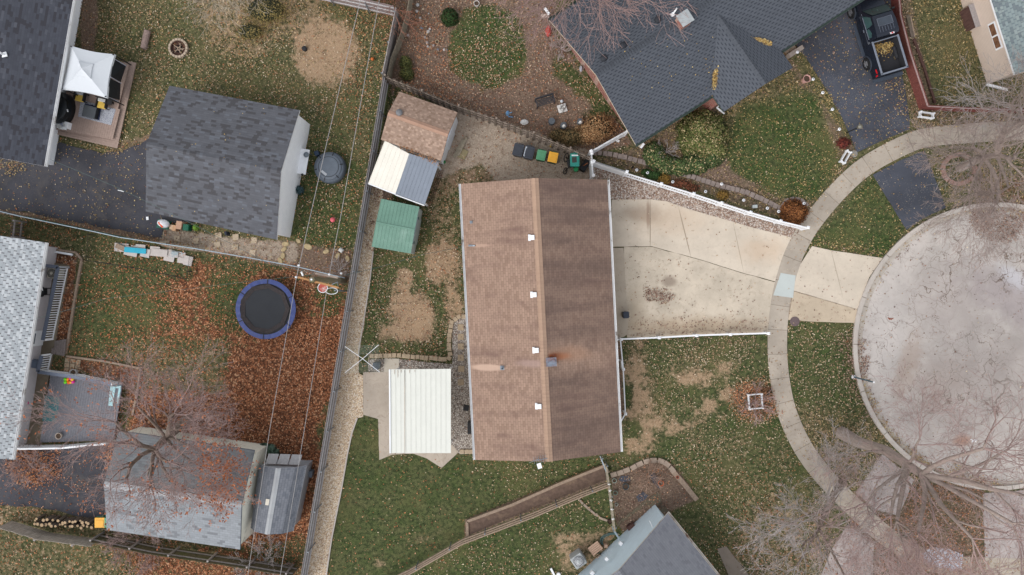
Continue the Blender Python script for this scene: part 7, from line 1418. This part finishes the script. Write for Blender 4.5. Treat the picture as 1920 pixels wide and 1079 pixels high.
def tree(name, label, base, limbs, trunk_pts, trunk_r, mats, depth=4, seed=1, spread=.5, up=.12, twig=.010, L0=2.2, ratio=.72, kids=(2, 4), drop=0.0, group=None, nside=3, jit=.16, rr=.62):
    """limbs: list of (start point, direction, length, radius); grown recursively"""
    rg = random.Random(seed); big = []; small = []; tips = []
    root = empty(name, base, label, 'tree', group)
    for a, b, ra, rb in zip(trunk_pts, trunk_pts[1:], trunk_r, trunk_r[1:]): big.append((tuple(a), tuple(b), ra, rb))
    def rv(k): return Vector((rg.gauss(0, k), rg.gauss(0, k), rg.gauss(0, k)*.6))
    def grow(p, d, L, r, dep):
        n = 4 if dep > 1 else 3; st = L/n; q = p; pts = []
        for i in range(n):
            d = (d+rv(jit)+Vector((0, 0, up*(.6 if dep > 2 else .2)-drop*(1 if dep < 2 else 0)))).normalized(); e = q+d*st; r0 = r*(1-.5*i/n); r1 = r*(1-.5*(i+1)/n)
            (big if r0 > .045 else small).append((tuple(q), tuple(e), max(twig, r0), max(twig*.7, r1))); q = e; pts.append((q, d, r1))
        if dep <= 0: tips.append(q); return
        for i, (q, dd, r1) in enumerate(pts):
            k = rg.randint(*kids) if i == n-1 else rg.choice((0, 1, 1, 1)) if dep > 0 else 0
            for _ in range(k):
                perp = dd.cross(Vector((rg.gauss(0, 1), rg.gauss(0, 1), rg.gauss(0, 1)))); perp.normalize(); nd_ = (dd*(1-spread*.35)+perp*spread*rg.uniform(.6, 1.2)).normalized()
                grow(q, nd_, L*ratio*rg.uniform(.7, 1.05), max(twig, r1*rr*rg.uniform(.8, 1.1)), dep-1)
    for (p, d, L, r) in limbs: grow(Vector(p), Vector(d).normalized(), L, r, depth)
    segs_mesh('trunk', big, mats[0], root, 8); segs_mesh('branches', small, mats[1], root, nside)
    return root, tips
def G3(px, py, z): return P(px, py, z)
# tree A: large, over the weathered garage
tA = [G3(352, 786, 0), G3(335, 800, 1.6), G3(312, 822, 3.0), G3(290, 842, 4.0)]
def dirto(a, px, py, z): return (G3(px, py, z)-a)
fk = tA[2]; f2 = tA[3]
limbsA = [(fk, dirto(fk, 420, 700, 6), 3.0, .11), (fk, dirto(fk, 330, 640, 7), 3.6, .12), (fk, dirto(fk, 440, 850, 6.5), 3.0, .10), (f2, dirto(f2, 160, 800, 7.5), 3.4, .13), (f2, dirto(f2, 150, 880, 8), 3.6, .13), (f2, dirto(f2, 240, 980, 8), 3.3, .12), (f2, dirto(f2, 330, 960, 7.5), 3.0, .11), (f2, dirto(f2, 260, 860, 9.5), 3.0, .12), (fk, dirto(fk, 400, 930, 7), 2.8, .10), (tA[1], dirto(tA[1], 470, 770, 4.5), 2.4, .07), (fk, dirto(fk, 220, 720, 7.5), 3.2, .1)]
rA, tipsA = tree('bare_tree', 'large bare spreading tree whose branches cover the grey deck and the weathered garage', tA[0], limbsA, tA, [.34, .28, .24, .17], (m_bark2, m_twig3), 4, 5, .6, .05, .0065, ratio=.68, kids=(2, 4))
rg_ = np.random.default_rng(9); TA = np.array([tuple(t) for t in tipsA]); pxs = 960+TA[:, 0]*30*H/(H-TA[:, 2]); pys = 539.5-TA[:, 1]*30*H/(H-TA[:, 2])
msk = ((pxs > 370) & (pys > 830) & (rg_.random(len(TA)) < .4)) | (rg_.random(len(TA)) < .05)
T2 = TA[msk]; T2 = np.repeat(T2, 2, 0)+rg_.normal(0, .1, (len(T2)*2, 3)); quads_mesh('clinging_leaves', T2, rg_.uniform(.06, .11, len(T2)), pal(rg_.integers(0, 9, len(T2)), [(184, 112, 76), (160, 94, 66), (196, 128, 90)]), m_leaf, rA)
# tree B: beside the north driveway
bB = G3(1800, 316, 0); tB = [bB, G3(1818, 308, 1.6), G3(1846, 296, 3.2), G3(1870, 290, 4.4)]; fB = tB[2]; fB2 = tB[3]
limbsB = [(fB, dirto(fB, 1770, 330, 6), 2.6, .10), (fB, dirto(fB, 1740, 420, 6), 2.8, .09), (fB, dirto(fB, 1870, 460, 6.5), 3.4, .12), (fB2, dirto(fB2, 1830, 180, 8), 3.0, .11), (fB2, dirto(fB2, 1930, 200, 8.5), 3.2, .11), (fB2, dirto(fB2, 1960, 330, 8), 3.2, .12), (fB, dirto(fB, 1780, 230, 6.5), 2.4, .08), (fB2, dirto(fB2, 1910, 400, 8), 2.8, .1)]
tree('bare_tree', 'bare grey tree growing from the round block ring beside the north driveway', bB, limbsB, tB, [.26, .22, .18, .14], (m_bark1, plain('brown_grey_twig', (164, 146, 138), .85, .2, 3)), 4, 12, .55, .0, .007, ratio=.72, kids=(2, 4))
# tree C: great leaning trunk at the lower right
bC = G3(1578, 812, 0); tC = [bC, G3(1610, 830, 2), G3(1660, 845, 4.0), G3(1702, 872, 6.0), G3(1728, 890, 7.2)]
f1, f2c, f3 = tC[2], tC[3], tC[4]
limbsC = [(f3, dirto(f3, 1900, 960, 11), 4.5, .17), (f3, dirto(f3, 1880, 860, 11), 4.2, .14), (f3, dirto(f3, 1790, 1050, 11), 4.0, .15), (f2c, dirto(f2c, 1675, 1000, 9.5), 4.0, .16), (f2c, dirto(f2c, 1600, 960, 9), 3.6, .11), (f2c, dirto(f2c, 1700, 1010, 10), 3.6, .13), (f1, dirto(f1, 1600, 880, 7), 2.6, .08), (f3, dirto(f3, 1960, 1000, 11), 4.2, .14), (f2c, dirto(f2c, 1740, 760, 10), 3.0, .09), (f3, dirto(f3, 1880, 1060, 12), 4.2, .14)]
tree('bare_tree', 'tallest bare tree with a thick leaning trunk by the kerb at the lower right', bC, limbsC, tC, [.42, .34, .29, .25, .2], (m_bark1, m_twig3), 4, 21, .58, .02, .007, ratio=.69, kids=(2, 4))
bH = G3(1700, 1105, 0); tH = [bH, G3(1706, 1112, 2.0), G3(1712, 1120, 3.0)]
tree('bare_tree', 'bare reddish tree rising from the bottom edge below the white sheet', bH, [(tH[2], dirto(tH[2], x, y, z), 3.0, .08) for x, y, z in ((1640, 1040, 7), (1700, 1010, 7.5), (1760, 1020, 7.5), (1820, 1060, 7.5), (1600, 1090, 7), (1740, 1050, 8.5), (1660, 1070, 8))], tH, [.2, .16, .12], (m_bark1, plain('pink_red_twig', (178, 146, 138), .85, .2, 3)), 4, 91, .58, .02, .007, ratio=.68, kids=(2, 3))
# tree D: dark leaning tree by the sidewalk
bD = G3(1580, 905, 0); tD = [bD, G3(1566, 925, 1.5), G3(1548, 960, 2.8), G3(1535, 990, 4.0)]; fD = tD[2]; fD2 = tD[3]
limbsD = [(fD, dirto(fD, 1440, 950, 6), 2.8, .08), (fD2, dirto(fD2, 1450, 1010, 7), 3.0, .09), (fD2, dirto(fD2, 1480, 1080, 7.5), 3.2, .09), (fD2, dirto(fD2, 1580, 1090, 8), 3.2, .1), (fD2, dirto(fD2, 1640, 1020, 8), 2.8, .08), (fD, dirto(fD, 1540, 870, 6), 2.6, .07), (fD, dirto(fD, 1620, 880, 6.5), 2.6, .07), (fD2, dirto(fD2, 1500, 960, 7.5), 2.8, .08)]
tree('bare_tree', 'dark trunked bare tree leaning over the sidewalk in front of the blue house lawn', bD, limbsD, tD, [.26, .22, .16, .12], (m_bark2, m_twig2), 4, 33, .58, .05, .008, ratio=.68, kids=(2, 3))
# tree E: over the blue-black house from the top edge
bE = G3(1100, -25, 0); tE = [bE, G3(1101, -40, 2.5), G3(1102, -60, 4.2)]; fE = tE[2]
limbsE = [(fE, dirto(fE, 1050, 10, 7.5), 3.2, .09), (fE, dirto(fE, 1110, 30, 8), 3.4, .09), (fE, dirto(fE, 1180, 20, 8), 3.8, .1), (fE, dirto(fE, 1010, 0, 6.5), 3.2, .08), (fE, dirto(fE, 1220, -20, 8), 3.6, .09), (fE, dirto(fE, 1080, 50, 7), 3.2, .08), (fE, dirto(fE, 1150, 50, 7.5), 3.2, .08), (fE, dirto(fE, 960, -10, 6.5), 3.4, .08)]
tree('bare_tree', 'pale bare tree reaching over the blue-black roof from the top edge', bE, limbsE, tE, [.22, .18, .14], (m_bark1, m_twig), 3, 41, .55, .02, .009, ratio=.7, kids=(3, 4))
# tree F: pale twiggy one at the top of the left yard
bF = G3(430, -20, 0); tF = [bF, G3(428, -30, 1.2), G3(426, -40, 2.0)]; fF = tF[2]
limbsF = [(fF, dirto(fF, x, y, z), 2.2, .05) for x, y, z in ((350, 10, 4.5), (390, 40, 4.6), (430, 60, 4.6), (470, 20, 5), (520, 0, 4.6), (400, -20, 5), (360, -20, 4.4), (450, 45, 5))]
tree('bare_tree', 'low pale twiggy tree at the top edge of the upper left yard', bF, limbsF, tF, [.14, .11, .08], (m_bark1, plain('pale_twig', (186, 172, 152), .85, .15, 3)), 3, 51, .6, .0, .010, ratio=.66, kids=(2, 3))
bG = G3(742, -8, 0); tG = [bG, bG+Vector((0, 0, .5))]
limbsG = [(tG[1], (math.cos(a), math.sin(a), .7), 1.7, .03) for a in [k*.78 for k in range(8)]]
tree('bare_bush', 'reddish bare bush at the top fence corner', bG, limbsG, tG, [.08, .06], (m_bark2, plain('red_twig', (156, 106, 86), .85, .2, 3)), 3, 61, .5, .05, .010, ratio=.7, kids=(2, 3))['label' ] if False else tree('bare_bush', 'reddish bare bush at the top fence corner', bG, limbsG, tG, [.08, .06], (m_bark2, plain('red_twig', (156, 106, 86), .85, .2, 3)), 3, 61, .5, .05, .010, ratio=.7, kids=(2, 3))
def bush(px, py, r, label, mat, seed, n=9, dep=2, tw=.010, el=.6):
    b = P(px, py); t = [b, b+Vector((0, 0, .15))]; rg = random.Random(seed)
    limbs = [(t[1], (math.cos(k*2*PI/n), math.sin(k*2*PI/n), el*rg.uniform(.5, 1.6)), r*.6, .02) for k in range(n)]
    rt, tp_ = tree('bare_bush', label, b, limbs, t, [.05, .04], (m_bark2, mat), dep, seed, .6, .0, tw, ratio=.66, kids=(2, 3)); rt['category'] = 'bush'; return rt
bush(270, 1010, 1.9, 'grey bare bush against the lower wall of the weathered garage', m_twig3, 71, 11, 3); bush(500, 1050, 1.8, 'pale bare bush near the power line at the bottom edge', m_twig2, 72, 9, 3)
bush(1248, 286, .8, 'dry twiggy bush inside the green hedge', m_twig2, 73, 9, 2); bush(1414, 755, 1.3, 'small bare reddish shrub inside the white square frame', m_twig3, 74, 12, 2); bush(1216, 892, 1.0, 'dry tan plant in the middle of the dug up bed', plain('tan_twig', (178, 148, 128), .85, .2, 3), 75, 12, 2, .012, .3)
bush(638, 508, .9, 'grey brush at the foot of the utility pole', m_twig2, 76, 10, 2); bush(60, 872, 1.6, 'bare reddish bush by the lower corner of the pale roofed house', m_twig3, 77, 9, 3); bush(1052, 92, .8, 'dry grey shrub by the left brick wall of the blue-black house', m_twig2, 78, 9, 2)
tree('bare_tree', 'bare tree at the right edge between the red fence and the sidewalk', G3(1905, 235, 0), [(G3(1915, 225, 2.5), dirto(G3(1915, 225, 2.5), x, y, z), 3.2, .07) for x, y, z in ((1830, 170, 6), (1860, 240, 6), (1900, 150, 6.5), (1960, 200, 7), (1840, 130, 6), (1870, 300, 6))], [G3(1905, 235, 0), G3(1915, 225, 2.5)], [.16, .1], (m_bark1, m_twig2), 3, 81, .6, .02, .009, ratio=.68, kids=(2, 3))
# ---------------------------------------------------------------- leafy shrubs
def shrub(name, label, blobs, pals, n, size=.07, seed=1, h0=.0, group=None, litter=None, fuzz=.06, extra_pal=None, extra=.0):
    """blobs: (px, py, rx, ry, height) overlapping mounds"""
    rg = np.random.default_rng(seed); root = empty(name, P(blobs[0][0], blobs[0][1]), label, 'shrub', group); pts = []; nor = []
    area = [b[2]*b[3] for b in blobs]; tot = sum(area)
    for b, a in zip(blobs, area):
        k = int(n*a/tot); u = rg.normal(size=(k, 3)); u /= np.linalg.norm(u, axis=1, keepdims=True); u[:, 2] = np.abs(u[:, 2]); c = P(b[0], b[1], b[4]*.6)
        rr = np.clip(1+rg.normal(0, fuzz, k)+.07*np.sin(u[:, 0]*9+seed)*np.cos(u[:, 1]*8), .5, 1.3); S_ = np.array([b[2]/30., b[3]/30., b[4]*.95]); pts.append(np.array([[c.x, c.y, .05]])+u*S_*rr[:, None]); nor.append(u)
        k2 = k//4; u2 = rg.normal(size=(k2, 3)); u2 /= np.linalg.norm(u2, axis=1, keepdims=True); u2[:, 2] = np.abs(u2[:, 2]); pts.append(np.array([[c.x, c.y, .05]])+u2*S_*rg.uniform(.6, .9, k2)[:, None]); nor.append(u2)
    PT = np.concatenate(pts); NO = np.concatenate(nor); cl = pal(rg.integers(0, 60, len(PT)), pals)
    big_ = np.sin(PT[:, 0]*3.1+PT[:, 1]*2.3+seed)*np.sin(PT[:, 1]*4.1-PT[:, 0]*1.7); cl = cl*(1+.18*big_[:, None])
    if extra_pal: m_ = (rg.random(len(PT)) < extra) & (NO[:, 2] > .35); cl[m_] = pal(rg.integers(0, 60, int(m_.sum())), extra_pal)
    quads_mesh('foliage', PT, rg.uniform(size*.7, size*1.3, len(PT)), cl, m_leaf, root, rng=rg, normals=NO)
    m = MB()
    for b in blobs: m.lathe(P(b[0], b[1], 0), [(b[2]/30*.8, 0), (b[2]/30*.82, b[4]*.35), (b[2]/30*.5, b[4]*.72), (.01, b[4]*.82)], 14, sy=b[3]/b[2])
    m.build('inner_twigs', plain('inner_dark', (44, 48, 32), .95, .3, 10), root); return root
GRN = [(74, 92, 50), (90, 106, 60), (60, 78, 44), (110, 118, 70)]; TAN = [(196, 176, 132), (176, 150, 104), (206, 186, 144)]
shrub('hedge', 'large round clipped green shrub strewn with pale leaves before the blue-black house', [(1322, 250, 46, 44, 1.3), (1345, 278, 20, 22, .9)], [(98, 108, 60), (116, 122, 72), (82, 94, 50), (134, 132, 84)], 11000, .075, 1, extra_pal=TAN, extra=.22)
shrub('hedge', 'low crescent hedge curving below the large round shrub', [(1228, 290, 20, 24, .6), (1250, 308, 24, 18, .65), (1278, 312, 26, 16, .65), (1305, 305, 26, 20, .7), (1335, 290, 24, 22, .7)], [(74, 94, 56), (90, 110, 66), (104, 122, 76), (62, 80, 48)], 9000, .075, 2, extra_pal=TAN, extra=.16)
shrub('evergreen_shrub', 'small dense dark green ball shrub at the top of the garden', [(842, 30, 15, 15, .8)], [(48, 70, 38), (60, 82, 44), (38, 56, 32)], 2600, .06, 3, extra_pal=[(96, 70, 50)], extra=.08)
shrub('evergreen_shrub', 'loose yellowish green shrub beside the brown soil near the shadowbox fence', [(760, 118, 11, 12, .8), (762, 138, 12, 11, .7)], [(92, 96, 56), (110, 108, 60), (74, 82, 50)], 1500, .06, 4, fuzz=.16)
shrub('dry_shrub', 'rust brown mounded grass clump inside the curved blocks by the sidewalk', [(1490, 398, 24, 23, .6)], [(150, 96, 56), (128, 80, 48), (170, 114, 70), (104, 64, 42)], 3200, .06, 5, fuzz=.1)
shrub('dry_shrub', 'feathery tan ornamental grass beside the white vinyl panel', [(1122, 240, 30, 24, .9), (1100, 250, 20, 18, .7)], [(186, 146, 104), (164, 122, 84), (200, 164, 122), (140, 100, 68)], 4200, .06, 6, fuzz=.2)
shrub('dry_shrub', 'brown and olive straggly shrub at the end of the shadowbox fence', [(1072, 258, 22, 16, .8), (1045, 254, 16, 12, .6)], [(128, 108, 76), (130, 104, 70), (92, 84, 56)], 2400, .055, 7, fuzz=.2)
shrub('evergreen_shrub', 'green leafy plants under the white picket fence', [(1226, 329, 16, 7, .4), (1212, 323, 10, 6, .3)], [(56, 82, 46), (74, 100, 56)], 900, .06, 8)
shrub('dry_shrub', 'yellow ochre plant by the picket fence', [(1246, 336, 10, 10, .4)], [(176, 140, 70), (150, 116, 60)], 500, .06, 9, fuzz=.2); shrub('dry_shrub', 'reddish dry flowers in the bed by the picket fence', [(1276, 345, 20, 8, .3), (1300, 353, 12, 6, .25)], [(170, 106, 80), (150, 90, 70), (120, 84, 62)], 900, .05, 10, fuzz=.25)
shrub('dry_shrub', 'second ochre clump near the end of the picket fence', [(1356, 366, 10, 8, .35)], [(166, 134, 70), (140, 108, 60)], 450, .06, 11, fuzz=.2)
shrub('dry_shrub', 'dark red shrub at the corner of asphalt driveway and planter bench', [(1583, 268, 11, 9, .4)], [(110, 50, 46), (130, 66, 54), (84, 44, 40)], 700, .055, 12, fuzz=.2)
shrub('evergreen_shrub', 'small blue-green potted plant at the upper garage wall', [(552, 332, 7, 7, .6)], [(60, 84, 88), (76, 100, 104)], 380, .06, 13, fuzz=.25); shrub('evergreen_shrub', 'small blue-green potted plant at the lower garage wall', [(561, 356, 7, 7, .6)], [(60, 84, 88), (76, 100, 104)], 380, .06, 14, fuzz=.25)
shrub('evergreen_shrub', 'bright green plant beside the storage tote', [(366, 427, 5, 5, .4)], [(120, 160, 60), (140, 180, 80)], 240, .06, 15, fuzz=.2)
shrub('evergreen_shrub', 'grey-green hosta leaves above the small barn shed', [(505, 842, 9, 6, .3), (514, 850, 8, 5, .3), (494, 838, 6, 5, .3)], [(104, 126, 108), (84, 104, 88)], 130, .26, 16, fuzz=.2)
shrub('dry_shrub', 'yellowish shrub at the top of the left yard', [(500, 20, 40, 26, .6), (470, 60, 26, 16, .4)], [(160, 140, 86), (176, 154, 100), (130, 118, 74)], 2600, .05, 17, fuzz=.3)
shrub('dry_shrub', 'low reddish dry clump at the lawn corner near the sidewalk', [(1437, 735, 12, 10, .25)], [(182, 136, 104), (160, 112, 84)], 300, .05, 18, fuzz=.3)
# ---------------------------------------------------------------- fallen leaves
def litter():
    rg = np.random.default_rng(77); N = 900000; x = rg.uniform(-40, 1960, N); y = rg.uniform(-40, 1120, N)
    def samp(a):
        fx = (x+120)/CELL; fy = (y+120)/CELL; ix = fx.astype(int); iy = fy.astype(int); tx = fx-ix; ty = fy-iy
        return (a[iy, ix]*(1-tx)+a[iy, ix+1]*tx)*(1-ty)+(a[iy+1, ix]*(1-tx)+a[iy+1, ix+1]*tx)*ty
    area = (2000/30.)*(1160/30.); D = 1.55*samp(Z['dens']*np.clip(1+.8*NZ[1]+.5*NZ[3]+.4*NZ[0], .1, 3)); keep = rg.random(N) < D*area/N
    x, y = x[keep], y[keep]
    def samp2(a):
        ix = ((x+120)/CELL+.5).astype(int); iy = ((y+120)/CELL+.5).astype(int); return a[iy, ix]
    pr, pm, py_, sz, ru = samp2(Z['p_rust']), samp2(Z['p_mauve']), samp2(Z['p_yel']), samp2(Z['size']), samp2(Z['rust'])
    n = len(x); u = rg.random(n); s_ = np.maximum(pr+pm+py_, 1e-3); over = np.maximum(s_, 1.0); pr, pm, py_ = pr/over, pm/over, py_/over
    k = rg.integers(0, 997, n); tan_ = pal(k, [(202, 176, 142), (176, 146, 114), (222, 202, 174), (146, 118, 92), (190, 156, 124)]); rust = pal(k, [(204, 134, 92), (178, 112, 76), (220, 156, 114), (148, 94, 66), (190, 122, 84), (232, 180, 142), (124, 80, 58)]); mv = pal(k, [(156, 122, 106), (136, 104, 90), (182, 150, 130), (116, 88, 76), (196, 168, 150)]); ye = pal(k, [(184, 160, 108), (164, 138, 90), (204, 180, 132), (148, 122, 82)])
    cl = np.where((u < pr)[:, None], rust, np.where((u < pr+pm)[:, None], mv, np.where((u < pr+pm+py_)[:, None], ye, tan_))); cl = cl*rg.uniform(.75, 1.15, n)[:, None]
    z = .045+rg.random(n)*.03+np.minimum(samp2(Z['dens'])/4000., .03); X = (x-960)/30; Y = (539.5-y)/30
    size = .026+.05*rg.random(n)**1.6+.015*rg.random(n)*(1+.55*sz); o = quads_mesh('leaf_litter', np.stack([X, Y, z], 1), size, cl, m_leaf, None, flat=1.0, rng=rg); print('leaves', n)
    tag(o, 'fallen leaves strewn over the lawns, beds and paving', kind='stuff')
# roof and bed leaf piles
def pile(name, label, pts_fn, n, cols, size, seed):
    rg = np.random.default_rng(seed); c = pts_fn(rg, n); o = quads_mesh(name, c, rg.uniform(size*.6, size*1.3, n), pal(rg.integers(0, 97, n), cols), m_leaf, None, flat=.9, rng=rg); tag(o, label, kind='stuff')
YL = [(196, 166, 104), (176, 142, 84), (210, 184, 128), (150, 118, 74)]
def on_ne(px, py, rx, ry, rot):
    def f(rg, n):
        a = rg.uniform(0, 2*PI, n); r = np.sqrt(rg.random(n))*rg.uniform(.7, 1.15, n); c, s = math.cos(R(rot)), math.sin(R(rot)); out = []
        for A_, R_ in zip(a, r):
            dx, dy = math.cos(A_)*R_*rx, math.sin(A_)*R_*ry; x, y = px+dx*c-dy*s, py+dx*s+dy*c; p = ne['rp'](x, y); out.append((p.x, p.y, p.z+.05+rg.random()*.1))
        return np.array(out)
    return f
pile('leaf_pile', 'yellow leaves gathered in the upper valley of the blue-black roof', on_ne(1424, 79, 22, 6, 12), 420, YL, .07, 1); pile('leaf_pile', 'yellow leaves gathered in the lower valley of the blue-black roof', on_ne(1342, 147, 7, 20, 12), 420, YL, .07, 2)
def bedl(rg, n):
    x = rg.uniform(-.7, .7, n); y = .9-np.abs(rg.normal(0, .32, n))-rg.random(n)*.25*(x > 0); c, s = math.cos(tth), math.sin(tth); return np.stack([tax.x+x*c-y*s, tax.y+x*s+y*c, .8+rg.random(n)*.05], 1)
pile('leaf_pile', 'yellow leaves lying at the front of the pickup bed', bedl, 420, YL, .06, 3)
def scat(bd_, x0, y0, x1, y1):
    def f(rg, n):
        out = []
        for _ in range(n): p = bd_['rp'](rg.uniform(x0, x1), rg.uniform(y0, y1)); out.append((p.x, p.y, p.z+.03))
        return np.array(out)
    return f
pile('leaf_pile', 'scattered small leaves on the blue-black roof', scat(ne, 1170, 60, 1340, 190), 60, YL, .05, 4); pile('leaf_pile', 'scattered small leaves on the charcoal garage roof', scat(gar, 320, 200, 520, 420), 26, YL, .05, 5)
def ltl(rg, n): x = rg.uniform(0, 1, n); p = [lerp(P(745, 272, 2.1), P(822, 306, 2.1), t) for t in x]; return np.array([(q.x+rg.normal(0, .06), q.y+rg.normal(0, .08), q.z+.05) for q in p])
pile('leaf_pile', 'brown leaves caught where the tan shed roof meets the lean-to', ltl, 170, [(150, 108, 80), (176, 134, 100)], .06, 6)
dz([p for p in ((1815, 392), (1850, 380), (1960, 380), (1960, 400), (1912, 432), (1905, 446), (1880, 452), (1850, 450), (1825, 430))], 260, 6, 6, p_mauve=1, size=.2)
dz([(1590, 655), (1612, 640), (1625, 640), (1622, 660), (1630, 668), (1622, 690), (1625, 705), (1612, 712), (1600, 690), (1588, 680)], 300, 4, 5, p_mauve=1, size=.1)
dz([(1730, 890), (1800, 870), (1830, 890), (1870, 905), (1890, 915), (1800, 910)], 150, 8, 8, p_yel=.4, p_mauve=.4)
litter()
